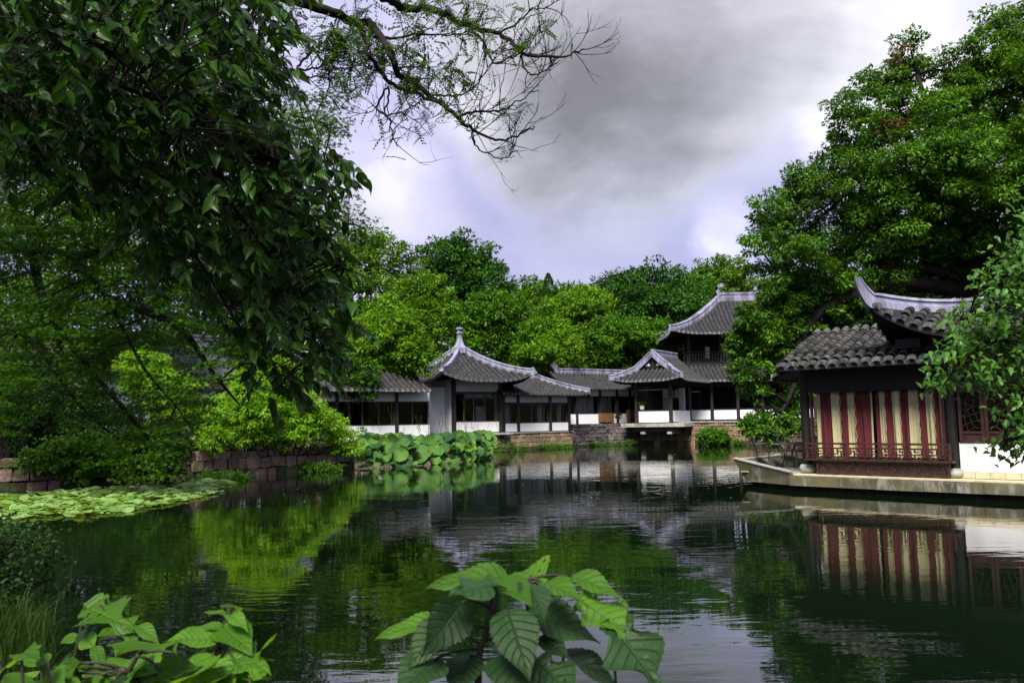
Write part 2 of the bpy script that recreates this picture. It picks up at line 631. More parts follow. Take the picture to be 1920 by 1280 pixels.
def np_mesh(name, verts, faces, mat, parent=None, tint=None, stuff=False, smooth=False):
    """verts (N,3), faces (M,k) numpy arrays"""
    me = bpy.data.meshes.new(name)
    verts = np.asarray(verts, dtype=np.float32) - np.array(root_loc(parent), dtype=np.float32)
    n, mfa, k = len(verts), len(faces), faces.shape[1]
    me.vertices.add(n)
    me.vertices.foreach_set('co', verts.ravel())
    me.loops.add(mfa * k)
    me.loops.foreach_set('vertex_index', faces.astype(np.int32).ravel())
    me.polygons.add(mfa)
    me.polygons.foreach_set('loop_start', np.arange(0, mfa * k, k, dtype=np.int32))
    me.polygons.foreach_set('loop_total', np.full(mfa, k, dtype=np.int32))
    if smooth:
        me.polygons.foreach_set('use_smooth', np.ones(mfa, dtype=bool))
    me.update(calc_edges=True)
    if tint is not None:
        at = me.attributes.new('tint', 'FLOAT', 'FACE')
        at.data.foreach_set('value', np.asarray(tint, dtype=np.float32))
    me.materials.append(mat)
    ob = bpy.data.objects.new(name, me)
    COL.objects.link(ob)
    if parent is not None:
        ob.parent = parent
    if stuff:
        ob['kind'] = 'stuff'
    return ob


def unit(a):
    return a / np.maximum(np.linalg.norm(a, axis=-1, keepdims=True), 1e-9)


# leaf templates: x across, y along, z out of plane (unit length)
T_SIMPLE = (np.array([(0, 0, 0), (.24, .42, .07), (0, 1, -.06), (-.24, .42, .07)]), np.array([(0, 1, 2), (0, 2, 3)]))
T_OVAL = (np.array([(0, 0, 0), (.22, .3, .06), (.2, .65, .05), (0, 1, -.12), (-.2, .65, .05), (-.22, .3, .06), (0, .5, 0)]),
          np.array([(0, 1, 6), (1, 2, 6), (2, 3, 6), (3, 4, 6), (4, 5, 6), (5, 0, 6)]))
T_LANCE = (np.array([(0, 0, 0), (.11, .4, .03), (0, 1, -.12), (-.11, .4, .03)]), np.array([(0, 1, 2), (0, 2, 3)]))


def star_template():
    vs, fs = [(0, 0, 0)], []
    for i, (an, ln) in enumerate(((-100, .55), (-50, .85), (0, 1.0), (50, .85), (100, .55))):
        a = R(an)
        d = np.array((math.sin(a), math.cos(a)))
        s_ = np.array((d[1], -d[0]))
        for q in (d * ln * .4 + s_ * .13, d * ln, d * ln * .4 - s_ * .13):
            vs.append((q[0], q[1], -.1 * np.hypot(*q)))
        b = 1 + 3 * i
        fs += [(0, b, b + 1), (0, b + 1, b + 2)]
    return np.array(vs, dtype=float), np.array(fs)


T_STAR = star_template()


def leaf_mesh(name, P, D, N, S, tmpl, mat, parent=None, tint=None, stuff=False, smooth=False, wide=1.0):
    tv, tf = tmpl
    D = unit(D)
    X = unit(np.cross(D, N))
    Nn = np.cross(X, D)
    S = np.asarray(S)[:, None, None]
    V = P[:, None, :] + S * (tv[None, :, 0:1] * wide * X[:, None, :] + tv[None, :, 1:2] * D[:, None, :] + tv[None, :, 2:3] * Nn[:, None, :])
    k = len(tv)
    Fa = tf[None, :, :] + (np.arange(len(P)) * k)[:, None, None]
    if tint is None:
        tint = RNG.random(len(P))
    return np_mesh(name, V.reshape(-1, 3), Fa.reshape(-1, tf.shape[1]), mat, parent, np.repeat(tint, len(tf)), stuff, smooth)


def rand_unit(n):
    return unit(RNG.normal(size=(n, 3)))


def clump_leaves(C, Rr, n_sub, n_leaf, flat=.75, upbias=.25, sub=.42, droop=.35, fill=.15):
    """leaves for one puff of foliage: leaf tufts over an ellipsoid. returns P, D, N, tint"""
    sd = rand_unit(n_sub)
    sd[:, 2] += upbias
    sd = unit(sd)
    scl = np.array((1, 1, flat))
    rr = RNG.uniform(.62, 1.0, n_sub) * np.where(RNG.random(n_sub) < .22, 1.25, 1.0)
    k = max(1, int(n_sub * fill))
    rr[:k] = RNG.uniform(.1, .6, k)
    sc_ = C + sd * scl * Rr * rr[:, None]
    per = max(3, n_leaf // n_sub)
    d = rand_unit(n_sub * per)
    d[:, 2] = d[:, 2] * .8 + .15
    rad = RNG.uniform(.35, 1.0, n_sub * per) ** .6 * Rr * sub
    ctr = np.repeat(sc_, per, 0)
    P = ctr + d * rad[:, None] * np.array((1, 1, .62))
    rad_dir = unit(P - C)
    N = unit(rad_dir * .5 + d * .5 + np.array((0, 0, .75)) + RNG.normal(size=P.shape) * .35)
    D = d * .8 + rad_dir * .4 + RNG.normal(size=P.shape) * .5 - np.array((0, 0, droop))
    t_ = RNG.normal(0, .14) + np.repeat(RNG.normal(0, .17, n_sub), per) + RNG.uniform(.12, .8, n_sub * per)
    return P, D, N, np.clip(t_, 0, .96)


def in_poly(x, y, poly):
    ins = False
    n = len(poly)
    for i in range(n):
        x1, y1 = poly[i]
        x2, y2 = poly[(i + 1) % n]
        if (y1 > y) != (y2 > y) and x < (x2 - x1) * (y - y1) / (y2 - y1) + x1:
            ins = not ins
    return ins


def edge_dist(x, y, poly):
    best = 1e9
    n = len(poly)
    for i in range(n):
        x1, y1 = poly[i]
        x2, y2 = poly[(i + 1) % n]
        dx, dy = x2 - x1, y2 - y1
        tt = max(0, min(1, ((x - x1) * dx + (y - y1) * dy) / (dx * dx + dy * dy + 1e-9)))
        best = min(best, math.hypot(x - x1 - tt * dx, y - y1 - tt * dy))
    return best


def sample_poly(poly, n, mind, rnd, inset=0.0):
    xs = [q[0] for q in poly]
    ys = [q[1] for q in poly]
    out_ = []
    tries = 0
    while len(out_) < n and tries < n * 60:
        tries += 1
        x, y = rnd.uniform(min(xs), max(xs)), rnd.uniform(min(ys), max(ys))
        if not in_poly(x, y, poly):
            continue
        e = edge_dist(x, y, poly)
        if e < inset:
            continue
        md = mind * (1 - .5 * tries / (n * 60))
        if all((x - a) ** 2 + (y - b) ** 2 > md * md for a, b, _ in out_):
            out_.append((x, y, e))
    return out_


def bez(a, b, c, n):
    return [(a * (1 - q) ** 2 + b * 2 * q * (1 - q) + c * q * q) for q in [i / (n - 1) for i in range(n)]]


def smooth_path(pts, n):
    """Catmull-Rom through points, n samples per span"""
    pts = [Vector(q) for q in pts]
    out_ = []
    k = len(pts)
    for i in range(k - 1):
        p0, p1, p2, p3 = pts[max(i - 1, 0)], pts[i], pts[i + 1], pts[min(i + 2, k - 1)]
        for j in range(n):
            q = j / n
            out_.append(.5 * ((2 * p1) + (p2 - p0) * q + (2 * p0 - 5 * p1 + 4 * p2 - p3) * q * q + (3 * p1 - p0 - 3 * p2 + p3) * q ** 3))
    out_.append(pts[-1])
    return out_


# ------------------------------------------------------------------ ground and water
def g2(x, y):
    q = G(x, y)
    return (q.x, q.y)


POND = [(-1.3, 3.2), (-3.0, 5.4), (-5.0, 8.2), (-8.4, 13.0), (-11.5, 16.0), (-16, 20.0),
        g2(-60, 922), g2(150, 914), g2(360, 900), g2(500, 889), g2(620, 881), g2(662, 877), (-7.9, 34.5), (-9.6, 38.4), (-4.6, 42.0), g2(930, 846), g2(1075, 838),
        g2(1085, 835.5), g2(1200, 833), g2(1290, 833), g2(1400, 835), (19.5, 49), (26, 44), (24, 32), (19, 24), (16.5, 17.5), (14.0, 13.2), (11.8, 11.5),
        (9.5, 9.0), (7.0, 6.0), (4.5, 3.2), (2.0, 2.7), (0.0, 2.7)]


def make_ground():
    def axis(lo, hi, step, far):
        a = list(np.arange(lo, hi + step / 2, step))
        s_, x = step, hi
        while x < far:
            s_ *= 1.35
            x += s_
            a.append(x)
        s_, x = step, lo
        while x > -far * .8:
            s_ *= 1.35
            x -= s_
            a.insert(0, x)
        return np.array(a)
    xs, ys = axis(-34, 36, .6, 600), axis(-8, 72, .6, 600)
    Xg, Yg = np.meshgrid(xs, ys)
    x, y = Xg.ravel(), Yg.ravel()
    ins = np.zeros(len(x), bool)
    dist = np.full(len(x), 1e9)
    n = len(POND)
    for i in range(n):
        x1, y1 = POND[i]
        x2, y2 = POND[(i + 1) % n]
        dx, dy = x2 - x1, y2 - y1
        if y1 != y2:
            c = ((y1 > y) != (y2 > y)) & (x < (x2 - x1) * (y - y1) / (y2 - y1) + x1)
            ins ^= c
        tt = np.clip(((x - x1) * dx + (y - y1) * dy) / (dx * dx + dy * dy), 0, 1)
        dist = np.minimum(dist, np.hypot(x - x1 - tt * dx, y - y1 - tt * dy))
    near = np.clip((14 - y) / 8, 0, 1)
    top = .72 * (1 - near) + .32 * near
    rise = np.clip((dist - .25) / .55, 0, 1)
    z = np.where(ins, -.9, -.9 + (top + .9) * rise * rise * (3 - 2 * rise))
    hill = np.clip((y - 66) / 80, 0, 1) * 14 + np.clip((-x - 22) / 60, 0, 1) * 6 + np.clip((x - 34) / 60, 0, 1) * 6
    z = z + np.where(ins, 0, hill * np.clip((dist - 3) / 6, 0, 1))
    nx, ny = len(xs), len(ys)
    ii = np.arange(nx * ny).reshape(ny, nx)
    fa = np.stack([ii[:-1, :-1], ii[:-1, 1:], ii[1:, 1:], ii[1:, :-1]], -1).reshape(-1, 4)
    o = np_mesh('ground', np.stack([x, y, z], -1), fa, soil, smooth=True)
    structure(o)


make_ground()
mb = MB()
mb.add([(-36, -6, 0), (40, -6, 0), (40, 62, 0), (-36, 62, 0)], [(0, 1, 2, 3)])
structure(mb.build('water', waterm))


# ------------------------------------------------------------------ facade helper
class Fac:
    def __init__(s, A, B):
        s.A = Vector((A[0], A[1], 0))
        B = Vector((B[0], B[1], 0))
        s.d = (B - s.A).normalized()
        s.L = (B - s.A).length
        s.n = Vector((-s.d.y, s.d.x, 0))
        if s.n.dot(s.A + s.d * s.L / 2 - Vector((0, 0, 0))) < 0:
            s.n = -s.n

    def pt(s, u, w_, z):
        return s.A + s.d * u + s.n * w_ + Vector((0, 0, z))

    def hit(s, px, py, w_=0.0):
        r = ray(px, py)
        o = s.A + s.n * w_
        k = (o - CAM).dot(s.n) / r.dot(s.n)
        q = CAM + r * k
        return ((q - o).dot(s.d), q.z)

    def u(s, px, py=780, w_=0.0):
        return s.hit(px, py, w_)[0]

    def z(s, px, py, w_=0.0):
        return s.hit(px, py, w_)[1]

    def box(s, mb, u0, u1, w0, w1, z0, z1, mi=0):
        mb.hexa([s.pt(u0, w0, z0), s.pt(u1, w0, z0), s.pt(u1, w1, z0), s.pt(u0, w1, z0),
                 s.pt(u0, w0, z1), s.pt(u1, w0, z1), s.pt(u1, w1, z1), s.pt(u0, w1, z1)], mi)

    def part(s, name, mat, parent, *boxes, **kw):
        mb = MB()
        for b in boxes:
            s.box(mb, *b)
        return mb.build(name, mat, parent, **kw)


def window(fc, parent, u0, u1, z0, z1, mull=(), w_=.10, fr=.05, mat=None, rails=()):
    """frame with mullions as one part, its panes as sub-parts"""
    bx = [(u0, u1, w_, w_ + .06, z0, z0 + fr), (u0, u1, w_, w_ + .06, z1 - fr, z1),
          (u0, u0 + fr, w_, w_ + .06, z0 + fr, z1 - fr), (u1 - fr, u1, w_, w_ + .06, z0 + fr, z1 - fr)]
    for q in mull:
        bx.append((q - fr / 2, q + fr / 2, w_ + .004, w_ + .056, z0 + fr, z1 - fr))
    for zz, a, b in rails:
        bx.append((a, b, w_ + .006, w_ + .05, zz - fr / 3, zz + fr / 3))
    o = fc.part('window', mat or frame_green, parent, *bx)
    e = [u0 + fr] + [q for q in mull] + [u1 - fr]
    for a, b in zip(e[:-1], e[1:]):
        ins_ = fr / 2 + .002
        fc.part('pane', glass, o, (a + ins_, b - ins_, w_ + .025, w_ + .033, z0 + fr, z1 - fr))
    return o


# ------------------------------------------------------------------ roofs
class Slope:
    """one tiled roof slope: eave from O along d (length L), climbing inward along n for Hd"""

    def __init__(s, O, d, n, L, Hd, ze, zr, c=.35, h0=None, h1=None, g0=None, g1=None, lift0=0, lift1=0, ell=1.6):
        s.O, s.d, s.n, s.L, s.Hd, s.ze, s.zr, s.c = Vector((O[0], O[1], 0)), d, n, L, Hd, ze, zr, c
        s.h0, s.h1 = h0, h1      # plan offset of a full hip at each end (None: plain verge)
        s.g0, s.g1 = g0, g1      # hip-and-gable: hip only up to this inset
        s.lift0, s.lift1, s.ell = lift0, lift1, ell

    def ymax(s, x):
        y = s.Hd
        if s.h0:
            y = min(y, s.Hd * x / s.h0)
        if s.h1:
            y = min(y, s.Hd * (s.L - x) / s.h1)
        if s.g0 and x < s.g0:
            y = min(y, x)
        if s.g1 and s.L - x < s.g1:
            y = min(y, s.L - x)
        return max(0.0, y)

    def P(s, x, y, dz=0.0):
        t_ = max(0.0, y) / s.Hd
        z = s.ze + (s.zr - s.ze) * (t_ * (1 - s.c) + s.c * t_ * t_) + min(0, y) * .25
        a = x - (s.h0 * t_ if s.h0 else (min(y, s.g0) if s.g0 else 0))
        b = (s.L - x) - (s.h1 * t_ if s.h1 else (min(y, s.g1) if s.g1 else 0))
        k = max(0, 1 - t_) ** 1.3
        if s.lift0:
            z += s.lift0 * max(0, 1 - max(a, 0) / s.ell) ** 2.2 * k
        if s.lift1:
            z += s.lift1 * max(0, 1 - max(b, 0) / s.ell) ** 2.2 * k
        q = s.O + s.d * x + s.n * y
        return Vector((q.x, q.y, z + dz))

    def sheet(s, mt, mbot, step=.3, ny=7, th=.10):
        n = max(2, int(s.L / step))
        xs = [s.L * i / n for i in range(n + 1)]
        for mbx, dz in ((mt, 0.0), (mbot, -th)):
            vs, fs = [], []
            for x in xs:
                ym = s.ymax(min(max(x, .02), s.L - .02))
                for j in range(ny):
                    vs.append(s.P(x, ym * j / (ny - 1), dz))
            for i in range(n):
                for j in range(ny - 1):
                    a = i * ny + j
                    fs.append((a, a + ny, a + ny + 1, a + 1))
            mbx.add(vs, fs)
        # eave board joining both sheets
        vs, fs = [], []
        for x in xs:
            vs += [s.P(x, -.005, .0), s.P(x, -.005, -th - .02)]
        for i in range(n):
            fs.append((2 * i, 2 * i + 1, 2 * i + 3, 2 * i + 2))
        mbot.add(vs, fs)

    def rows(s, mb, spacing=.23, r=.075, tl=.28, off=.5, ends=True, seg=4):
        n = int(s.L / spacing)
        sp_ = s.L / n
        for i in range(n):
            x = (i + off) * sp_
            ym = s.ymax(x)
            if ym < .06:
                continue
            k = max(1, int(round(ym / tl)))
            rings = []
            for j in range(k):
                rings.append((-.07 if j == 0 else ym * j / k, r))
                rings.append((ym * (j + 1) / k, r * .84))
            vs, fs = [], []
            m_ = seg + 1
            for y, rr in rings:
                c0 = s.P(x, y)
                for q in range(m_):
                    an = math.pi * q / seg
                    vs.append(c0 + s.d * (-math.cos(an) * rr) + Vector((0, 0, math.sin(an) * rr * 1.15)))
            for a in range(len(rings) - 1):
                for q in range(seg):
                    fs.append((a * m_ + q, a * m_ + q + 1, (a + 1) * m_ + q + 1, (a + 1) * m_ + q))
            mb.add(vs, fs, 0)
            if ends:   # round end tile and the pointed drip tile beside it
                c0 = s.P(x, -.085, .01)
                ring = [c0 + s.d * math.cos(2 * math.pi * q / 8) * r * 1.1 + Vector((0, 0, math.sin(2 * math.pi * q / 8) * r * 1.1)) for q in range(8)]
                ring2 = [q + s.n * .03 for q in ring]
                mb.add(ring + ring2, [tuple(range(8))] + [(q, (q + 1) % 8, 8 + (q + 1) % 8, 8 + q) for q in range(8)], 1)
                if x + sp_ * .5 < s.L:
                    a, b = s.P(x + sp_ * .28, -.06), s.P(x + sp_ * .72, -.06)
                    c1 = s.P(x + sp_ * .5, -.06, -.09)
                    mb.add([a, b, c1, a + s.n * .02, b + s.n * .02, c1 + s.n * .02], [(0, 1, 2), (5, 4, 3), (0, 2, 5, 3), (1, 4, 5, 2)], 1)


def box_prof(w_, h_, base=0.0):
    """ridge cross-section: plinth, recess, cap"""
    a = w_ / 2
    return [(-a, base - .12), (-a, base + h_ * .35), (-a * .72, base + h_ * .4), (-a * .72, base + h_ * .7), (-a * 1.05, base + h_ * .74), (-a * .9, base + h_),
            (a * .9, base + h_), (a * 1.05, base + h_ * .74), (a * .72, base + h_ * .7), (a * .72, base + h_ * .4), (a, base + h_ * .35), (a, base - .12)]


def build_roof(parent, slopes, spacing=.23, r=.075, name='roof'):
    mt, mbm, rows = MB(), MB(), MB()
    for s_ in slopes:
        s_.sheet(mt, mbm)
        s_.rows(rows, spacing, r)
    ro = mt.build(name, tile_pan, parent)
    mbm.build('eave_board', blackwood, ro)
    rows.build('tile_rows', [tile, tile_edge], ro, stuff=True)
    return ro


def hip_path(sl, end, n=10, full=True):
    pts = []
    for i in range(n + 1):
        q = i / n
        if end == 0:
            lim = sl.h0 if sl.h0 else sl.g0
            yl = sl.Hd if sl.h0 else sl.g0
            pts.append(sl.P(lim * q, yl * q))
        else:
            lim = sl.h1 if sl.h1 else sl.g1
            yl = sl.Hd if sl.h1 else sl.g1
            pts.append(sl.P(sl.L - lim * q, yl * q))
    return pts


# ------------------------------------------------------------------ stone blocks for walls
def stone_variants(n, jit, seed):
    rnd = random.Random(seed)
    res = []
    for k in range(n):
        bm = bmesh.new()
        bmesh.ops.create_cube(bm, size=1)
        bmesh.ops.bevel(bm, geom=list(bm.edges), offset=.07 + .03 * rnd.random(), segments=1, affect='EDGES')
        for v in bm.verts:
            v.co += Vector((rnd.uniform(-jit, jit), rnd.uniform(-jit, jit), rnd.uniform(-jit, jit)))
        me = bpy.data.meshes.new('stone')
        bm.to_mesh(me)
        bm.free()
        res.append(me)
    return res


STV = {}


def stone_set(mat, jit):
    key = (mat.name, jit)
    if key not in STV:
        v = stone_variants(7, jit, len(STV) + 3)
        for q in v:
            q.materials.append(mat)
        STV[key] = v
    return STV[key]


def stone_wall(name, label, pts, z0, z1, ch, sl, mat, jit=.035, th=.36, seed=1, cap=None, rough=0.0, top=None):
    """pts: plan polyline left to right; the stones face the viewer side (-n)"""
    rnd = random.Random(seed)
    pts = [Vector((q[0], q[1], 0)) for q in pts]
    root = thing(name, label, 'wall', (pts[0].x, pts[0].y, 0))
    seg = [(a, b, (b - a).length) for a, b in zip(pts[:-1], pts[1:])]
    tot = sum(q[2] for q in seg)
    core = MB()

    def at(u):
        for a, b, l in seg:
            if u <= l or (a, b, l) == seg[-1]:
                d = (b - a).normalized()
                n = Vector((-d.y, d.x, 0))
                if n.y < 0:
                    n = -n
                return a + d * u, d, n
            u -= l
    for a, b, l in seg:
        d = (b - a).normalized()
        n = Vector((-d.y, d.x, 0))
        if n.y < 0:
            n = -n
        q = []
        for z in (z0 - .5, z1 - .03):
            q += [a + n * .09 + Vector((0, 0, z)), b + n * .09 + Vector((0, 0, z)), b + n * (th + .25) + Vector((0, 0, z)), a + n * (th + .25) + Vector((0, 0, z))]
        core.hexa(q)
    core.build('core', mortar, root)
    st = stone_set(mat, jit)
    stm_ = stone_set(mossstone, jit)
    nz = max(1, int(round((z1 - z0) / ch)))
    hs = [ch * rnd.uniform(.8, 1.2) for _ in range(nz)]
    k = (z1 - z0) / sum(hs)
    z = z0
    for ci in range(nz):
        hh = hs[ci] * k
        u = -rnd.uniform(0, sl * .6)
        while u < tot:
            l = sl * rnd.uniform(.62, 1.35)
            u0, u1 = max(u, 0), min(u + l, tot)
            u += l
            if u1 - u0 < .06:
                continue
            p_, d, n = at((u0 + u1) / 2)
            h2 = hh * (1 + rnd.uniform(-rough, rough))
            mtx = Matrix((d, n, Vector((0, 0, 1)))).transposed().to_4x4()
            mw = Matrix.Translation(p_ + n * (th / 2 + rnd.uniform(-.03, .03)) + Vector((0, 0, z + hh / 2 + rnd.uniform(-rough, rough) * hh * .3))) @ mtx @ \
                Matrix.Rotation(rnd.uniform(-.04, .04) * (1 + 3 * rough), 4, 'Y') @ Matrix.Diagonal(((u1 - u0) - .018, th, h2 - .014, 1))
            inst('stone', rnd.choice(st if z + hh * .7 > .16 + rnd.uniform(-.06, .06) else stm_), mw, root)
        z += hh
    if cap:
        mbc = MB()
        for a, b, l in seg:
            d = (b - a).normalized()
            n = Vector((-d.y, d.x, 0))
            if n.y < 0:
                n = -n
            q = []
            for zz in (z1 + .004, z1 + cap):
                q += [a - n * .05 + Vector((0, 0, zz)), b - n * .05 + Vector((0, 0, zz)), b + n * (th + .3) + Vector((0, 0, zz)), a + n * (th + .3) + Vector((0, 0, zz))]
            mbc.hexa(q)
        mbc.build('coping', concrete, root)
    return root


# ------------------------------------------------------------------ stone retaining walls round the pond
stone_wall('stone_wall', 'reddish sandstone retaining wall below the bright green shrub on the left bank', [g2(-60, 922), g2(150, 914), g2(360, 900), g2(500, 889), g2(620, 881), g2(664, 877)],
           -.12, .88, .30, .42, redstone, .085, .4, 2, rough=.2)
stone_wall('stone_wall', 'low reddish stone footing of the left hall behind the lotus leaves', [(-9.9, 38.3), (-4.3, 42.0)], -.1, .86, .3, .5, redstone, .04, .4, 3)
stone_wall('stone_wall', 'tan squared sandstone quay below the wing right of the pyramid-roofed pavilion', [(-3.9, 44.2), g2(925, 846.5), g2(1075, 838.5)],
           -.1, .98, .27, .55, tanstone, .03, .4, 4, cap=.07)
stone_wall('stone_wall', 'dark grey rubble wall below the link building with the slatted boxes', [(g2(1075, 838.5)[0] + .05, g2(1075, 838.5)[1] + .5), g2(1140, 834.3), g2(1205, 832.8)],
           -.1, 1.42, .21, .33, greystone, .07, .4, 5, rough=.15)
stone_wall('stone_wall', 'tan squared stone wall under the open hall right of the gabled porch', [g2(1200, 833), g2(1290, 833), g2(1400, 835), g2(1540, 840)],
           -.1, 1.42, .30, .52, tanstone, .035, .4, 6, cap=.09)


# ------------------------------------------------------------------ left hall
def strip_curtain(fc, parent, u0, u1, w_, z0, z1, mat=None):
    mbc = MB()
    n = max(6, int((u1 - u0) / .06))
    vs, fs = [], []
    for i in range(n + 1):
        u_ = u0 + (u1 - u0) * i / n
        ww = w_ + .03 * math.sin(i * 1.9) + .015 * math.sin(i * .7 + u0)
        vs += [fc.pt(u_, ww, z0), fc.pt(u_, ww, z1)]
    for i in range(n):
        fs.append((2 * i, 2 * i + 2, 2 * i + 3, 2 * i + 1))
    mbc.add(vs, fs)
    return mbc.build('window_curtain', mat or whitecurtain, parent)


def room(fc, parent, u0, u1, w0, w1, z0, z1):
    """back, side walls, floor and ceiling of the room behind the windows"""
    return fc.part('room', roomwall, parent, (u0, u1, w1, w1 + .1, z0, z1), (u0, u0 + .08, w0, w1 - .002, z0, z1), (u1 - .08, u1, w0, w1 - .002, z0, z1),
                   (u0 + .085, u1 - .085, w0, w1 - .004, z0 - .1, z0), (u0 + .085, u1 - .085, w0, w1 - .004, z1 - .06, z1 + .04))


FA = Fac(W(585, 800, 39.0), W(806, 800, 42.6))
hall = thing('waterside_hall', 'long low white hall with dark windows left of the pyramid-roofed pavilion', 'building', FA.pt(0, 0, .9))
zA = .92
z_sill, z_head, z_top = FA.z(760, 797), FA.z(760, 752), FA.z(760, 733)
uE = FA.L
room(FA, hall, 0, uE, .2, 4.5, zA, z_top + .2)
up = [0, FA.u(632), FA.u(744), uE]
for i in range(3):
    a, b = up[i] + .09, up[i + 1] - (.09 if i < 2 else 0)
    FA.part('wall', plaster, hall, (a, b, .03, .20, zA, z_sill))
    FA.part('wall', plaster, hall, (a, b, .03, .20, z_head, z_top))
window(FA, hall, up[0] + .1, up[1] - .1, z_sill, z_head, [FA.u(612)], rails=())
window(FA, hall, up[1] + .1, up[2] - .1, z_sill, z_head, [FA.u(656), FA.u(681), FA.u(712), FA.u(736)])
window(FA, hall, up[2] + .1, up[3] - .02, z_sill, z_head, [FA.u(775)])
for q in up[:3]:
    FA.part('post', darkwood, hall, (q - .09, q + .09, -.03, .18, zA - .06, z_top))
FA.part('sill_beam', concrete, hall, (-.1, uE + .1, -.06, .3, zA - .14, zA - .004))
sA = Slope(FA.pt(-.6, -.75, 0), FA.d, FA.n, uE + .3, 2.8, z_top + .02, z_top + 1.75)
sA2 = Slope(FA.pt(uE - .3, 4.85, 0), -FA.d, -FA.n, uE + .3, 2.8, z_top + .02, z_top + 1.75)
build_roof(hall, [sA, sA2], .30, .092)
mbr = MB()
mbr.sweep([sA.P(x, sA.Hd) for x in np.linspace(0, sA.L, 6)], box_prof(.26, .34))
mbr.build('ridge', ridgem, hall)

# ------------------------------------------------------------------ pyramid-roofed pavilion
TH = R(30)
A0 = W(852, 811, 45)
d0 = Vector((math.cos(TH), math.sin(TH), 0))
FP = Fac(A0, A0 + d0)
uP = FP.u(939, 800)
zP = FP.z(895, 810)
pav = thing('pavilion', 'square white pavilion with a curved pyramid roof and stone finial', 'building', FP.pt(uP / 2, uP / 2, zP))
zs, zh, zt = FP.z(895, 791), FP.z(895, 734), FP.z(895, 711)
FP.part('wall', plaster, pav, (.1, uP - .1, .03, .2, zP, zs))
FP.part('wall', plaster, pav, (.1, uP - .1, .03, .2, zh, zt))
for q in (0, uP):
    FP.part('post', darkwood, pav, (q - .1, q + .1, -.05, .17, zP - .05, zt))
FP.part('beam', darkwood, pav, (.1, uP - .1, -.01, .21, zh - .07, zh - .003))
window(FP, pav, .1, uP - .1, zs, zh - .07, [FP.u(872), FP.u(890), FP.u(911), FP.u(930)], fr=.07)
room(FP, pav, -.02, uP + .02, .21, uP + 1.4, zP, zt)
strip_curtain(FP, pav, FP.u(906), FP.u(924), .9, zs - .3, zs + .9)
strip_curtain(FP, pav, FP.u(931), FP.u(936), .3, zs, zh - .1)
FL = Fac(FP.pt(-.1, 0, 0), FP.pt(-.1, uP, 0))      # left flank
mbw = MB()
FP.box(mbw, -.13, -.03, .172, uP + 1.5, zP, zt)
mbw.build('side_wall', plaster, pav)
FP.part('side_wall', plaster, pav, (uP + .03, uP + .13, .172, uP + 1.5, zP, zt))
FP.part('back_wall', plaster, pav, (-.1, uP + .1, uP + 1.52, uP + 1.65, zP, zt))
# lower connecting wall block between hall and pavilion
FP.part('link_wall', plaster, pav, (-1.15, -.135, .95, 3.2, zP - .02, zt - .42))
FP.part('floor_slab', concrete, pav, (-1.4, uP + .5, -.55, uP + 1.5, zP - .16, zP - .055))
FP.part('floor_beam', darkwood, pav, (-1.1, uP + .1, -.2, .1, zP - .42, zP - .165))
OV = 1.32
zE = FP.z(915, 713, -OV)
ctr = FP.pt(uP / 2, uP / 2 + .75, 0)
S, SN = uP + 2 * OV, uP + 1.5 + 2 * OV
zap = zE + (W(857, 655, ctr.y).z - zE)
slP = []
for k in range(4):
    an = TH + k * math.pi / 2
    dd = Vector((math.cos(an), math.sin(an), 0))
    nn = Vector((-math.sin(an), math.cos(an), 0))
    a_, b_ = (S, SN) if k % 2 == 0 else (SN, S)
    O = ctr - dd * a_ / 2 - nn * b_ / 2
    slP.append(Slope(O, dd, nn, a_, b_ / 2, zE, zap, .5, h0=a_ / 2, h1=a_ / 2, lift0=.42, lift1=.42, ell=2.2))
ro = build_roof(pav, slP, .30, .092)
for s_ in slP:
    pts = hip_path(s_, 0, 14)
    tip = pts[0] + (pts[0] - pts[2]).normalized() * .30 + Vector((0, 0, .16))
    tip2 = pts[0] + (pts[0] - pts[2]).normalized() * .14 + Vector((0, 0, .03))
    mbr = MB()
    mbr.sweep([tip, tip2] + pts, box_prof(.22, .32))
    mbr.build('hip_ridge', ridgem, ro)
mbf = MB()
mbf.lathe((ctr.x, ctr.y, zap), [(.55, -.25), (.52, .08), (.34, .18), (.24, .36), (.17, .62), (.15, .86), (.20, .93), (.21, .99), (.16, 1.04), (.15, 1.12), (.23, 1.20), (.23, 1.27), (.12, 1.33)], 14)
mbf.build('finial', ridgem, ro, smooth=False)

# ------------------------------------------------------------------ wing right of the pavilion
FC = Fac(W(942, 808, 46.9), W(1068, 807, 50.4))
wing = thing('pavilion_wing', 'low white wing with three window bays right of the pyramid-roofed pavilion', 'building', FC.pt(FC.L / 2, 0, 1.0))
zC, zs, zh, zt = FC.z(1000, 808), FC.z(1000, 793), FC.z(1000, 754), FC.z(1000, 734)
up = [.12, FC.u(972), FC.u(1032), FC.L]
room(FC, wing, .12, FC.L, .2, 3.6, zC, zt)
for i in range(3):
    a, b = up[i] + .09, up[i + 1] - .09
    FC.part('wall', plaster, wing, (a, b, .03, .2, zC, zs))
    FC.part('wall', plaster, wing, (a, b, .03, .2, zh, zt))
    FC.part('beam', darkwood, wing, (a, b, .0, .21, zh - .09, zh - .002))
    if i == 1:
        window(FC, wing, a, b, zs, zh - .09, [FC.u(999), FC.u(1022)])
    else:
        window(FC, wing, a, b, zs, zh - .09, [(a + b) / 2])
for q in up:
    FC.part('post', darkwood, wing, (q - .09, q + .09, -.04, .18, zC - .02, zt))
for a, b in ((958, 966), (1018, 1028), (1036, 1044), (1054, 1062)):
    strip_curtain(FC, wing, FC.u(a), FC.u(b), .5, zs - .2, zh)
uC1 = FC.u(1106, 738, -.65)
zCe, zCr = FC.z(1020, 738, -.65), W(1010, 706, 49.5).z
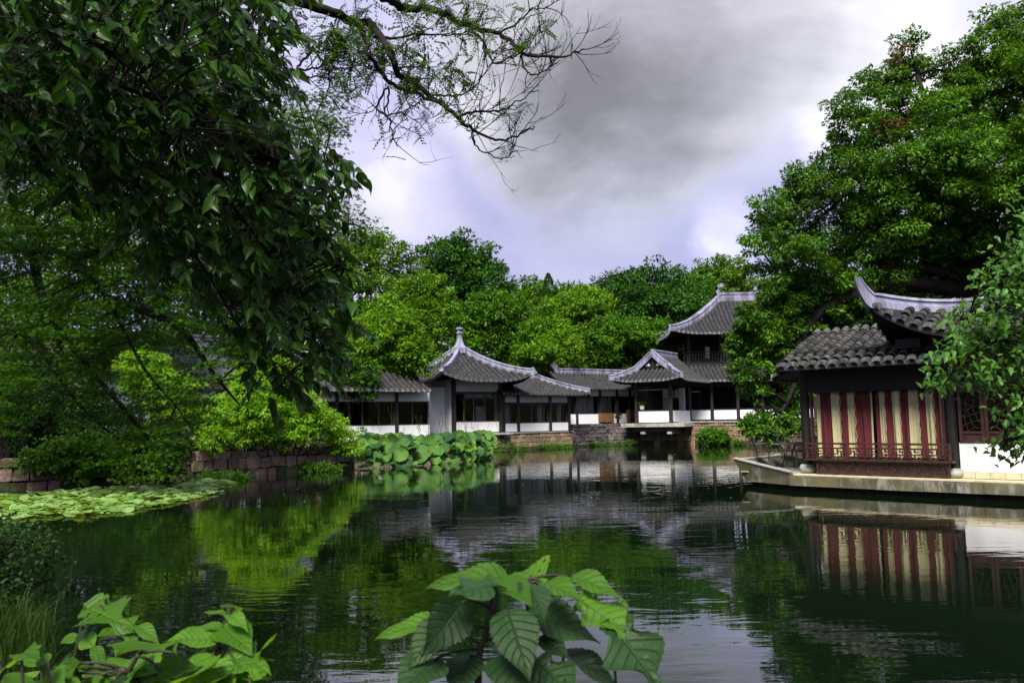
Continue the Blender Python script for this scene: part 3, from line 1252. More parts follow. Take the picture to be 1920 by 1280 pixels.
sC = Slope(FC.pt(-.6, -.65, 0), FC.d, FC.n, uC1 + .6, 2.2, zCe, zCr, .3, h1=2.6, lift1=.12)
sC2 = Slope(FC.pt(uC1, 3.75, 0), -FC.d, -FC.n, uC1 + .6, 2.2, zCe, zCr, .3, h0=2.6)
sC3 = Slope(FC.pt(uC1, -.65, 0), FC.n, -FC.d, 4.4, 2.6, zCe, zCr, .3, h0=2.2, h1=2.2)
ro = build_roof(wing, [sC, sC2, sC3], .30, .092)
mbr = MB()
mbr.sweep(hip_path(sC, 1, 10), box_prof(.26, .26))
mbr.build('hip_ridge', ridgem, ro)
mbr = MB()
mbr.sweep([sC.P(x, sC.Hd) for x in np.linspace(0, sC.L - 2.6, 6)], box_prof(.26, .30))
mbr.build('ridge', ridgem, ro)

# ------------------------------------------------------------------ link building with curtains
FD = Fac(W(1062, 793, 53.6), W(1200, 791, 57.0))
link = thing('link_building', 'white link building with grey curtained windows behind the rubble wall', 'building', FD.pt(FD.L / 2, 0, 1.4))
zD, zs, zh, zt = FD.z(1120, 794), FD.z(1120, 776), FD.z(1120, 742), FD.z(1120, 726)
up = [0, FD.u(1082), FD.u(1126), FD.u(1158), FD.u(1182), FD.L]
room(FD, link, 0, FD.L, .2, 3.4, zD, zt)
for i in range(5):
    a, b = up[i] + .08, up[i + 1] - .08
    FD.part('wall', plaster, link, (a, b, .03, .2, zD, zs))
    FD.part('wall', plaster, link, (a, b, .03, .2, zh, zt))
    window(FD, link, a, b, zs, zh, [(a + b) / 2] if b - a > 1 else [], mat=darkwood)
    if i < 3:
        strip_curtain(FD, link, a + .1, b - .1, .45, zs, zh)
for q in up:
    FD.part('post', darkwood, link, (q - .08, q + .08, -.04, .18, zD - .3, zt))
zDe, zDr = FD.z(1120, 727, -.6), W(1120, 700, 57.2).z
sD = Slope(FD.pt(-.3, -.6, 0), FD.d, FD.n, FD.L + .5, 2.1, zDe, zDr)
sD2 = Slope(FD.pt(FD.L + .2, 3.6, 0), -FD.d, -FD.n, FD.L + .5, 2.1, zDe, zDr)
ro = build_roof(link, [sD, sD2], .31, .095)
mbr = MB()
pp = [sD.P(x, sD.Hd) for x in np.linspace(.6, sD.L, 8)]
mbr.sweep([pp[0] + Vector((-.35, -.1, .55)), pp[0] + Vector((-.12, -.04, .3)), pp[0]] + pp[1:], box_prof(.24, .30))
mbr.build('ridge', ridgem, ro)


# slatted boxes (covers) on the link building
def slat_box(fc, u0, u1, z0, z1, w0, label):
    r_ = thing('slatted_box', label, 'box', fc.pt((u0 + u1) / 2, w0, z0), 'slatted boxes on the link building')
    fc.part('box_body', blackwood, r_, (u0 + .02, u1 - .02, w0 + .03, w0 + .4, z0 + .02, z1 - .02))
    fc.part('frame', rattan, r_, (u0, u0 + .05, w0 - .01, w0 + .42, z0, z1), (u1 - .05, u1, w0 - .01, w0 + .42, z0, z1),
            (u0 + .052, u1 - .052, w0 - .01, w0 + .42, z1 - .05, z1), (u0 + .052, u1 - .052, w0 - .01, w0 + .42, z0, z0 + .05))
    k = 8
    for i in range(k):
        a = u0 + .06 + (u1 - u0 - .12) * i / k
        fc.part('slat', rattan, r_, (a, a + (u1 - u0 - .12) / k - .02, w0, w0 + .025, z0 + .055, z1 - .055))


slat_box(FD, FD.u(1129, 780, -.46), FD.u(1151, 780, -.46), FD.z(1140, 791, -.46), FD.z(1140, 774, -.46), -.46, 'brown slatted box against the white wall left of the dark fan')
slat_box(FD, FD.u(1182, 780, -.46), FD.u(1194, 780, -.46), FD.z(1188, 790, -.46), FD.z(1188, 768, -.46), -.46, 'taller narrow brown slatted box beside the porch post')
fq = FD.pt(FD.u(1159, 785, -.5), -.5, 0)
fz0, fz1 = FD.z(1159, 792, -.5), FD.z(1159, 779, -.5)
fan = thing('standing_fan', 'dark round standing fan between the two brown slatted boxes', 'fan', (fq.x, fq.y, fz0))
mbf = MB()
mbf.lathe((fq.x, fq.y, fz0 - .4), [(.2, 0), (.2, .03), (.03, .05), (.025, fz1 - fz0 + .2)], 12)
mbf.build('stand', darkmetal, fan)
mbf = MB()
hc = Vector((fq.x, fq.y - .05, fz1))
for rr in (.30, .24, .18, .12, .06):
    mbf.tube([hc + Vector((rr * math.cos(a), -.05 + .05 * rr / .3, rr * math.sin(a))) for a in np.linspace(0, 2 * math.pi, 17)], .009, 4, False)
for a in np.linspace(0, 2 * math.pi, 13)[:-1]:
    mbf.tube([hc + Vector((0, -.05, 0)), hc + Vector((.3 * math.cos(a), 0, .3 * math.sin(a)))], .006, 4)
mbf.build('guard', darkmetal, fan)
mbf = MB()
for k in range(4):
    a = k * math.pi / 2
    c1, c2 = hc + Vector((0, .02, 0)), hc + Vector((.26 * math.cos(a), .03, .26 * math.sin(a)))
    c3 = hc + Vector((.26 * math.cos(a + .9), .0, .26 * math.sin(a + .9)))
    mbf.add([c1, c2, c3, c1 + Vector((0, .01, 0)), c2 + Vector((0, .01, 0)), c3 + Vector((0, .01, 0))], [(0, 1, 2), (5, 4, 3), (0, 3, 4, 1), (1, 4, 5, 2), (2, 5, 3, 0)])
mbf.build('blades', blackwood, fan)

# ------------------------------------------------------------------ gabled porch over the water
th = R(-33)
dE = Vector((math.cos(th), math.sin(th), 0))
AE = W(1194, 796, 53.7)
FE = Fac(AE, AE + dE)
uE2 = FE.u(1259, 796)
zE0 = FE.z(1225, 793)
porch = thing('gabled_porch', 'open porch with a gabled tile roof on a slab over the water', 'porch', FE.pt(uE2 / 2, 1.5, zE0))
zs, zt = FE.z(1225, 770), FE.z(1225, 714)
depE = 3.4
FE.part('floor_slab', concrete, porch, (-.8, uE2 + 1.15, -.7, depE + .3, zE0 - .24, zE0 - .003))
FE.part('slab_beam', darkwood, porch, (-.1, uE2 + .5, -.4, depE, zE0 - .55, zE0 - .245))
for q in (.5, uE2 - .1):
    FE.part('bracket', concrete, porch, (q, q + .3, -.55, 1.0, zE0 - .7, zE0 - .552))
for (a, b) in ((0, 0), (uE2, 0), (0, depE), (uE2, depE)):
    mbp = MB()
    q = FE.pt(a, b, 0)
    mbp.lathe((q.x, q.y, 0), [(.15, zE0), (.15, zE0 + .12), (.125, zE0 + .13), (.125, zt + .1)], 12)
    mbp.build('post', darkwood, porch)
FE.part('wall', plaster, porch, (.16, uE2 - .16, .0, .16, zE0 + .06, zs))
FE.part('sill', darkwood, porch, (.14, uE2 - .14, -.03, .2, zs + .003, zs + .07))
FE.part('wall', plaster, porch, (uE2 - .08, uE2 + .08, .18, depE - .16, zE0 + .06, zs))
FE.part('beam', blackwood, porch, (-.3, uE2 + .3, -.08, .1, zt - .32, zt), (-.3, uE2 + .3, depE - .1, depE + .08, zt - .32, zt), (-.08, .08, .105, depE - .105, zt - .31, zt - .01), (uE2 - .08, uE2 + .08, .105, depE - .105, zt - .31, zt - .01))
FE.part('rail_bar', concrete, porch, (.15, uE2 - .15, -.02, .04, zt - .62, zt - .54))
for q in (.35, 1.0, 1.65, 2.2):
    if q < uE2 - .2:
        FE.part('bracket', plaster, porch, (q, q + .3, -.06, -.01, zt + .005, zt + .12))
FE.part('side_screen', roomwall, porch, (-.05, .05, .2, depE - .16, zE0, zt - .33))
# rear screen of the porch: doors and curtains
FE.part('back_wall', roomwall, porch, (.1, uE2 - .1, depE - .01, depE + .08, zE0, zt - .33))
FE.part('door_panel', plaster, porch, (.55, 1.3, depE - .1, depE - .03, zs + .9, zt - .5), (1.42, 1.8, depE - .1, depE - .03, zs + .9, zt - .5))
strip_curtain(FE, porch, .55, 1.05, depE - .15, zE0 + .3, zs + .85)
strip_curtain(FE, porch, uE2 - .65, uE2 - .2, depE - .3, zE0 + .3, zt - .4)
OV = 1.15
LE = uE2 + 2 * OV
zEe = FE.z(1215, 713, -OV)
gd = 1.25
zEr = W(1226, 664, FE.pt(uE2 / 2, .2, 0).y).z
hw = LE / 2
zg = zEe + (zEr - zEe) * .36
O1 = FE.pt(-OV, -OV, 0)
sF = Slope(O1, FE.d, FE.n, LE, gd, zEe, zEe + (zEr - zEe) * (.62 * gd / hw + .38 * (gd / hw) ** 2), .12, h0=gd, h1=gd, lift0=.22, lift1=.22)
Ls = depE + 2 * OV
sL = Slope(O1 + FE.n * Ls, -FE.n, FE.d, Ls, hw, zEe, zEr, .38, g1=gd, lift1=.22)
sR = Slope(O1 + FE.d * LE, FE.n, -FE.d, Ls, hw, zEe, zEr, .38, g0=gd, lift0=.22)
ro = build_roof(porch, [sF, sL, sR], .30, .092)
mbg = MB()
g0, g1, g2_ = sR.P(gd, gd), sL.P(Ls - gd, gd), sR.P(gd, hw)
mbg.add([g1 + FE.n * .12, g0 + FE.n * .12, g2_ + FE.n * .12, g1 + FE.n * .2, g0 + FE.n * .2, g2_ + FE.n * .2], [(0, 1, 2), (5, 4, 3), (0, 3, 4, 1), (1, 4, 5, 2), (2, 5, 3, 0)])
mbg.build('gable', blackwood, ro)
gm = (g0 + g1 + g2_) / 3
mbg = MB()
for k in (-1, 1):
    c = gm + FE.d * .42 * k + FE.n * .1 - Vector((0, 0, .14))
    mbg.add([c - FE.d * .2, c + FE.d * .2, c + FE.d * (-.1 * k) + Vector((0, 0, .22)), c - FE.d * .2 + FE.n * .02, c + FE.d * .2 + FE.n * .02, c + FE.d * (-.1 * k) + Vector((0, 0, .22)) + FE.n * .02],
            [(0, 1, 2), (5, 4, 3), (0, 3, 4, 1), (1, 4, 5, 2), (2, 5, 3, 0)])
mbg.build('gable_panel', plaster, ro)
for s_, e in ((sR, 0), (sL, 1)):
    xv = gd if e == 0 else Ls - gd
    low = [s_.P(gd * q, gd * q) if e == 0 else s_.P(Ls - gd * q, gd * q) for q in np.linspace(0, 1, 6)]
    hi_ = [s_.P(xv, y) for y in np.linspace(gd, hw, 8)][1:]
    mbr = MB()
    mbr.sweep([low[0] + (low[0] - low[1]).normalized() * .25 + Vector((0, 0, .06))] + low, box_prof(.26, .26))
    mbr.build('hip_ridge', ridgem, ro)
    mbr = MB()
    mbr.sweep([low[-1] - Vector((0, 0, .02))] + hi_, box_prof(.22, .28), side=FE.n)
    mbr.build('verge_ridge', ridgem, ro)
mbr = MB()
pp = [sR.P(x, hw) for x in np.linspace(gd, Ls - .2, 6)]
mbr.sweep(pp, box_prof(.26, .34))
mbr.build('ridge', ridgem, ro)
# potted plant on the porch sill
pq = FE.pt(FE.u(1204, 768, .08), .08, zs + .072)
pot = thing('potted_plant', 'small green plant in a white pot on the porch sill', 'plant', pq)
mbp = MB()
mbp.lathe(pq, [(.10, 0), (.15, .05), (.17, .26), (.19, .30), (.15, .30), (.13, .24)], 12)
mbp.build('pot', potm, pot)
n = 120
dd_ = rand_unit(n)
dd_[:, 2] = abs(dd_[:, 2]) + .3
leaf_mesh('foliage', np.array(pq) + np.array((0, 0, .28)) + unit(dd_) * RNG.uniform(.02, .22, (n, 1)), dd_, rand_unit(n) + np.array((0, 0, 1)), RNG.uniform(.18, .3, n), T_LANCE, L_bg[1], pot)

# ------------------------------------------------------------------ tower hall on the right
FT = Fac(W(1262, 785, 56.2), W(1420, 785, 56.2))
tower = thing('tower_hall', 'two-storey dark timber hall with a railed balcony and grey ridge behind the porch', 'building', FT.pt(3, 2, 1.5))
uT = FT.u(1560)
zT, zs, zt = FT.z(1340, 786), FT.z(1340, 768), FT.z(1340, 716)
posts = [FT.u(1290), FT.u(1336), FT.u(1385), FT.u(1432), FT.u(1480), FT.u(1530)]
e = [.0] + posts + [uT]
for a, b in zip(e[:-1], e[1:]):
    FT.part('wall', plaster, tower, (a + .13, b - .13, .03, .2, zT, zs))
    FT.part('sill', darkwood, tower, (a + .12, b - .12, .0, .24, zs + .003, zs + .07))
for q in posts:
    mbp = MB()
    c = FT.pt(q, .08, 0)
    mbp.lathe((c.x, c.y, 0), [(.15, zT - .1), (.15, zT + .1), (.12, zT + .12), (.12, zt)], 12)
    mbp.build('post', darkwood, tower)
FT.part('beam', blackwood, tower, (0, uT, .0, .2, zt - .28, zt))
for q in np.arange(.5, uT, 1.15):
    FT.part('bracket', plaster, tower, (q, q + .45, -.03, .0, zt + .004, zt + .13))
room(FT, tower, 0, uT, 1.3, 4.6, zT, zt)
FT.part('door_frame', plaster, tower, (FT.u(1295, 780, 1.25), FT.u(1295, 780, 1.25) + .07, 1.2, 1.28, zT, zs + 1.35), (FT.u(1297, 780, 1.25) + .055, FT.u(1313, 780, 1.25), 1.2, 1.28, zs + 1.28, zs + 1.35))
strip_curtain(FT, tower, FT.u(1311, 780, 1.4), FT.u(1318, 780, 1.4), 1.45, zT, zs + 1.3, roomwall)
# lower roof
zTe = FT.z(1340, 713, -.85)
zTf = FT.z(1330, 682, 1.2)
sT = Slope(FT.pt(-.9, -.85, 0), FT.d, FT.n, uT + .9, 2.1, zTe, zTf, .3)
build_roof(tower, [sT], .30, .092, 'lower_roof')
# storey above
wB = 1.28
uL, uR = FT.u(1292, 670, wB), FT.u(1292, 670, wB) + 9.2
zR = FT.z(1330, 659, wB)
zt2 = FT.z(1330, 622, wB)
FT.part('balcony_floor', darkwood, tower, (uL - .5, uR + .5, wB - .25, wB + 4.6, zTf - .12, zTf + .02))
for q in np.linspace(uL, uR, 5):
    for ww in (wB, wB + 4.2):
        mbp = MB()
        c = FT.pt(q, ww, 0)
        mbp.lathe((c.x, c.y, 0), [(.13, zTf + .02), (.13, zt2 + .25)], 10)
        mbp.build('post', darkwood, tower)
for nm, z_a, z_b in (('top_rail', zR - .06, zR), ('mid_rail', zR - .22, zR - .17), ('bottom_rail', zTf + .06, zTf + .12)):
    FT.part(nm, darkwood, tower, (uL - .42, uR + .3, wB - .2, wB - .14, z_a, z_b))
for q in np.arange(uL - .4, uR + .3, .2):
    FT.part('baluster', darkwood, tower, (q, q + .06, wB - .195, wB - .145, zTf + .122, zR - .222))
FT.part('upper_beam', blackwood, tower, (uL - .2, uR + .2, wB - .1, wB + .1, zt2 - .05, zt2 + .27))
for a_, b_ in ((uL + .4, uL + 3.0), (uL + 4.6, uR)):
    FT.part('upper_back_wall', roomwall, tower, (a_, b_, wB + 3.2, wB + 3.3, zTf, zt2))
FT.part('white_panel', plaster, tower, (FT.u(1322, 655, wB + 1.2), FT.u(1330, 655, wB + 1.2), wB + 1.15, wB + 1.2, zTf + .5, zR + .45))
for q in np.linspace(uL + .6, uR - .8, 5):
    FT.part('bracket', plaster, tower, (q, q + .5, wB - .13, wB - .105, zt2 + .02, zt2 + .16))
OVT = 1.55
zUe = FT.z(1330, 624, wB - OVT)
Ot = FT.pt(uL - OVT + .1, wB - OVT, 0)
LT = uR - uL + 2 * OVT - .2
DT = 4.2 + 2 * OVT
zUr = W(1380, 562, FT.pt(0, wB - OVT + DT / 2, 0).y).z
gT = 4.3
s1 = Slope(Ot, FT.d, FT.n, LT, DT / 2, zUe, zUr, .55, h0=gT, h1=gT, lift0=.28, lift1=.28, ell=2.4)
s2 = Slope(Ot + FT.d * LT + FT.n * DT, -FT.d, -FT.n, LT, DT / 2, zUe, zUr, .55, h0=gT, h1=gT, lift0=.28, lift1=.28, ell=2.4)
s3 = Slope(Ot + FT.n * DT, -FT.n, FT.d, DT, gT, zUe, zUr, .55, h0=DT / 2, h1=DT / 2, lift0=.28, lift1=.28, ell=2.4)
s4 = Slope(Ot + FT.d * LT, FT.n, -FT.d, DT, gT, zUe, zUr, .55, h0=DT / 2, h1=DT / 2, lift0=.28, lift1=.28, ell=2.4)
ro = build_roof(tower, [s1, s2, s3, s4], .31, .095, 'upper_roof')
for s_ in (s1, s2):
    for e_ in (0, 1):
        low = hip_path(s_, e_, 12)
        mbr = MB()
        mbr.sweep([low[0] + (low[0] - low[1]).normalized() * .25 + Vector((0, 0, .05))] + low, box_prof(.26, .36))
        mbr.build('hip_ridge', ridgem, ro)
mbr = MB()
pp = [s1.P(x, DT / 2) for x in np.linspace(gT - .1, LT - gT + .1, 8)]
mbr.sweep(pp, box_prof(.26, .56))
mbr.build('main_ridge', ridgem, ro)
for a in (gT - .02, LT - gT + .02):
    q = s1.P(a, DT / 2)
    sg = 1 if a < LT / 2 else -1
    mbr = MB()
    mbr.sweep([q + FT.d * .12 * sg + Vector((0, 0, .3)), q + Vector((0, 0, .7)) - FT.d * .05 * sg, q + Vector((0, 0, 1.0)) - FT.d * .02 * sg, q + Vector((0, 0, 1.15)) + FT.d * .38 * sg],
              [(-.14, -.14), (-.14, .14), (.14, .14), (.14, -.14)], side=FT.n)
    mbr.build('ridge_ornament', ridgem, ro)
# quay slab seen behind the stone boat
q_ = Fac(W(1456, 800, 48.6), W(1540, 800, 47.6))
quay = thing('quay_slab', 'pale concrete landing slab on stone below the white wall left of the curtained boat', 'slab', q_.pt(1, 0, 1.0))
zq = q_.z(1480, 797)
q_.part('slab', concrete, quay, (0, 3.6, 0, 2.6, zq - .28, zq))
q_.part('beam', concrete, quay, (.35, .75, .05, 2.4, zq - .62, zq - .284), (2.2, 2.6, .05, 2.4, zq - .62, zq - .284))

# house roof glimpsed through the maple on the left
FH = Fac(W(215, 760, 44), W(520, 760, 50))
house = thing('grey_roof_house', 'white house with a pale grey tiled roof glimpsed through the leaves on the left', 'house', FH.pt(4, 2, .7))
zHe, zHr = FH.z(330, 712), FH.z(330, 646)
FH.part('wall', plaster, house, (.5, FH.L - .5, .8, 6.2, .5, zHe + .2))
FH.part('door', darkwood, house, (2.2, 3.3, .74, .797, .9, 2.9))
sH = Slope(FH.pt(0, 0, 0), FH.d, FH.n, FH.L, 3.4, zHe, zHr + .6)
sH2 = Slope(FH.pt(FH.L, 6.8, 0), -FH.d, -FH.n, FH.L, 3.4, zHe, zHr + .6)
ro = build_roof(house, [sH, sH2], .28, .085)
ro.data.materials[0] = tile_edge
for c in ro.children:
    if c.name.startswith('tile_rows'):
        c.data.materials[0] = tile_edge
mbr = MB()
mbr.sweep([sH.P(x, sH.Hd) for x in np.linspace(0, sH.L, 6)], box_prof(.3, .4))
mbr.build('ridge', ridgem, house)

# folded parasol by the left hall
uq = W(599, 800, 38.6)
z1_, z2_ = W(599, 742, 38.6).z, .7
par = thing('parasol', 'folded tan parasol standing at the left end of the hall', 'parasol', (uq.x, uq.y, z2_))
mbp = MB()
mbp.lathe((uq.x, uq.y, 0), [(.22, z2_), (.22, z2_ + .06), (.025, z2_ + .08), (.025, z1_ + .05)], 10)
mbp.build('pole', darkmetal, par)
mbp = MB()
vs, fs = [], []
prof = [(.02, z1_), (.10, z1_ - .25), (.17, z1_ - .8), (.14, z1_ - 1.1), (.2, z1_ - 1.45)]
for r_, z_ in prof:
    for j in range(16):
        a = 2 * math.pi * j / 16
        rr = r_ * (1 if j % 2 else .6)
        vs.append((uq.x + rr * math.cos(a), uq.y + rr * math.sin(a), z_))
for i in range(len(prof) - 1):
    for j in range(16):
        fs.append((i * 16 + j, i * 16 + (j + 1) % 16, (i + 1) * 16 + (j + 1) % 16, (i + 1) * 16 + j))
mbp.add(vs, fs)
mbp.build('folded_canopy', canvas, par)

# ------------------------------------------------------------------ stone boat pavilion
BF = Fac(G(1525, 922), G(1920, 942))
WF = .45
zd = .36
boat = thing('stone_boat', 'stone boat with curtained cabin, red-brown railing and black tile roofs', 'boat pavilion', BF.pt(2, 1.5, zd))
u_s = BF.u(1480, 887, 0)
uEnd = 7.2
WID = 3.5
T0 = W(1375, 860, 20.75)
T0b = W(1400, 911, 20.5)
zb = .13


def ring(z, k):
    """hull outline in plan at one height; k = 0 bottom, 1 top"""
    t0 = Vector((T0.x, T0.y, 0)) * k + Vector((T0b.x, T0b.y, 0)) * (1 - k)
    back = BF.n * 2.5
    pts = [t0, BF.pt(u_s, -.0, 0) + BF.n * (.02 * (1 - k)), BF.pt(uEnd, 0, 0) + BF.n * (.02 * (1 - k)), BF.pt(uEnd, WID, 0), BF.pt(u_s, WID, 0), t0 + back]
    return [Vector((q.x, q.y, z)) for q in pts]


mbh = MB()
kk = (zd - zb) / (T0.z - zb)
lo, hi_ = ring(zb, 0), ring(zd, kk)
n = 6
mbh.add(lo + hi_, [tuple(range(n - 1, -1, -1)), tuple(range(n, 2 * n))] + [(i, (i + 1) % n, n + (i + 1) % n, n + i) for i in range(n)])
mbh.build('hull', hullm, boat)
mbh = MB()
lo = [q + (Vector((BF.pt(3, 1.7, 0).x, BF.pt(3, 1.7, 0).y, q.z)) - q).normalized() * .3 for q in ring(-.5, 0)]
hi2 = [q + (Vector((BF.pt(3, 1.7, 0).x, BF.pt(3, 1.7, 0).y, q.z)) - q).normalized() * .3 for q in ring(zb - .003, 0)]
mbh.add(lo + hi2, [tuple(range(n - 1, -1, -1)), tuple(range(n, 2 * n))] + [(i, (i + 1) % n, n + (i + 1) % n, n + i) for i in range(n)])
mbh.build('hull_base', mortar, boat)
# facing blocks along the waterside, with open joints
q0, kb = u_s + .01, 0
rb_ = random.Random(6)
while q0 < uEnd - .1:
    l_ = min(rb_.uniform(.8, 1.25), uEnd - q0)
    BF.part('facing_block', hullm, boat, (q0 + .005, q0 + l_ - .005, -.035 - rb_.uniform(0, .012), -.002, zb + rb_.uniform(-.012, .012), zd - .012 + rb_.uniform(-.006, .006)))
    q0 += l_
# bulwark of the bow, rising to the prow
top = ring(T0.z, 1)


def bulwark(a0, a1, ztop0, ztop1, inw, name='bulwark'):
    """a0, a1 plan points at the top edge, resting on the hull outline at deck height"""
    mbx = MB()
    h_ = ring(zd + .003, kk)
    mbx.hexa([Vector((a0[1].x, a0[1].y, zd + .003)), Vector((a1[1].x, a1[1].y, zd + .003)), Vector((a1[1].x, a1[1].y, zd + .003)) + inw * .16, Vector((a0[1].x, a0[1].y, zd + .003)) + inw * .16,
              Vector((a0[0].x, a0[0].y, ztop0)), Vector((a1[0].x, a1[0].y, ztop1)), Vector((a1[0].x, a1[0].y, ztop1)) + inw * .16, Vector((a0[0].x, a0[0].y, ztop0)) + inw * .16])
    mbx.build(name, hullm, boat)
    mbx = MB()
    up = Vector((0, 0, 1))
    mbx.hexa([Vector((a0[0].x, a0[0].y, ztop0 + .003)) - inw * .02, Vector((a1[0].x, a1[0].y, ztop1 + .003)) - inw * .02, Vector((a1[0].x, a1[0].y, ztop1 + .003)) + inw * .18, Vector((a0[0].x, a0[0].y, ztop0 + .003)) + inw * .18,
              Vector((a0[0].x, a0[0].y, ztop0 + .035)) - inw * .02, Vector((a1[0].x, a1[0].y, ztop1 + .035)) - inw * .02, Vector((a1[0].x, a1[0].y, ztop1 + .035)) + inw * .18, Vector((a0[0].x, a0[0].y, ztop0 + .035)) + inw * .18])
    mbx.build('bulwark_cap', concrete, boat)


h_ = ring(zd, kk)
bulwark((top[0], h_[0]), (top[1], h_[1]), T0.z, zd + .06, BF.n)
bulwark((top[5], h_[5]), (top[4], h_[4]), T0.z, zd + .06, -BF.n)
dirb = (top[0] - top[1]).normalized()
bulwark((top[0] + BF.n * .2, h_[0] + BF.n * .2), (top[5] - BF.n * .2, h_[5] - BF.n * .2), T0.z - .03, T0.z - .03, -dirb, 'bow_board')
# stone deck slabs
k = 0
edges = list(np.linspace(u_s + .08, uEnd - .02, 9))
for i in range(8):
    for w0, w1 in ((.03, .42), (.428, 1.8), (1.808, 3.4)):
        BF.part('deck_slab', concrete if w0 > .1 else creamboard, boat, (edges[i] + .004, edges[i + 1] - .004, w0, w1, zd + .003, zd + .035 + .006 * ((i * 3 + int(w0 * 5)) % 3)))
BF.part('deck_slab', concrete, boat, (u_s - 1.5, u_s + .07, .5, 2.6, zd + .003, zd + .03))
zd += .045
# posts with stone drums
uL, uR = BF.u(1515, 880, WF), BF.u(1790, 880, WF)
zBeam = BF.z(1640, 727, WF)
zEv = BF.z(1600, 679, -.35)
PD = 2.75
for a, b in ((uL, WF), (uR, WF), (uL, WF + PD), (uR, WF + PD)):
    c = BF.pt(a, b, 0)
    mbp = MB()
    mbp.lathe((c.x, c.y, 0), [(.13, zd), (.19, zd + .05), (.195, zd + .12), (.15, zd + .2)], 14)
    mbp.build('post_base', concrete, boat, smooth=True)
    mbp = MB()
    mbp.lathe((c.x, c.y, 0), [(.105, zd + .203), (.105, zEv + .35)], 12)
    mbp.build('post', blackwood, boat)
BF.part('lintel', blackwood, boat, (uL + .1, uR - .1, WF - .04, WF + .04, zBeam - .06, zEv + .25))
BF.part('side_beam', blackwood, boat, (uL - .05, uL + .05, WF + .1, WF + PD - .1, zBeam, zEv + .3), (uR - .05, uR + .05, WF + .1, WF + PD - .1, zBeam, zEv + .3))
BF.part('back_wall', blackwood, boat, (uL + .1, uR - .1, WF + PD - .04, WF + PD + .04, zd, zEv + .3))
BF.part('ceiling', blackwood, boat, (uL - .3, uR - .12, WF - .3, WF + PD + .2, zEv + .30, zEv + .35))
# door jambs beside the curtains
BF.part('jamb', redwood, boat, (uL + .12, uL + .18, WF + .0, WF + .06, zd, zBeam - .065))
BF.part('jamb', redwood, boat, (uR - .19, uR - .12, WF + .0, WF + .06, zd, zBeam - .065))


# bench railing with fretwork
def fret(mb, fc, u0, u1, z0, z1, w0, w1, cell, bar=.028, lean=0.0):
    """running key pattern built from square bars"""
    hgt = z1 - z0
    n_ = max(1, int(round((u1 - u0) / cell)))
    c_ = (u1 - u0) / n_
    unit_ = [(0, .5, .28, .5), (.28, .5, .28, 1), (.28, .78, .55, .78), (.55, .22, .55, .78), (.28, .22, .8, .22), (.8, 0, .8, .5), (.8, .5, 1, .5), (.28, 0, .28, .22), (.55, .5, .8, .5), (.8, .78, .8, 1), (.8, .78, 1, .78), (0, .22, .1, .22)]
    for i in range(n_):
        for a, b, c, d in unit_:
            ua, ub = u0 + (i + min(a, c)) * c_, u0 + (i + max(a, c)) * c_
            za, zb_ = z0 + min(b, d) * hgt, z0 + max(b, d) * hgt
            h2 = bar / 2
            if abs(a - c) > 1e-6:
                fc.box(mb, max(ua - h2, u0), min(ub + h2, u1), w0, w1, za - h2, za + h2)
            else:
                fc.box(mb, ua - h2, ua + h2, w0 + .003, w1 - .003, za, zb_)


zRt = BF.z(1650, 830, .2)
zRb = BF.z(1650, 861, .2)
uA, uB = BF.u(1512, 845, .18), BF.u(1783, 845, .18)
bench = BF.part('bench_railing', redwood, boat, (uA, uB, .14, .19, zRt - .045, zRt))
BF.part('mid_rail', redwood, bench, (uA + .02, uB - .02, .145, .185, zRt - .145, zRt - .11))
BF.part('bench_seat', redwood, bench, (uA - .02, uB + .04, .10, .44, zRb - .05, zRb))
BF.part('end_post', redwood, bench, (uA, uA + .05, .142, .188, zRb + .003, zRt - .048))
BF.part('end_post', redwood, bench, (uB - .05, uB, .142, .188, zRb + .003, zRt - .048))
mbx = MB()
fret(mbx, BF, uA + .05, uB - .05, zRb + .004, zRt - .148, .15, .18, .30)
mbx.build('fretwork', redwood, bench)
for q in (.28, .58):
    uu = uA + (uB - uA) * q
    mbx = MB()
    for sgn in (-1, 1):
        c = BF.pt(uu + .035 * sgn, .165, zRt - .078)
        mbx.tube([c + BF.d * .032 * math.cos(a) + Vector((0, 0, .028 * math.sin(a))) for a in np.linspace(0, 2 * math.pi, 11)], .008, 5, False)
    mbx.build('rosette', redwood, bench)
uA2, uB2 = BF.u(1532, 880, .2), BF.u(1782, 880, .2)
BF.part('skirt_post', redwood, bench, (uA2, uA2 + .05, .17, .23, zd, zRb - .053))
BF.part('skirt_post', redwood, bench, (uB2 - .05, uB2, .17, .23, zd, zRb - .053))
BF.part('skirt_rail', redwood, bench, (uA2 + .052, uB2 - .052, .175, .225, zd + .02, zd + .065))
mbx = MB()
fret(mbx, BF, uA2 + .05, uB2 - .05, zd + .067, zRb - .053, .185, .215, .25, .026)
mbx.build('skirt_fretwork', redwood, bench)
BF.part('skirt_board', creamboard, bench, (uA2 + .05, uB2 - .05, .33, .36, zd, zRb - .055))

# curtains: striped cloth hanging in folds, each stripe follows the photograph
ZC0, ZC1 = zRb + .02, zBeam - .065


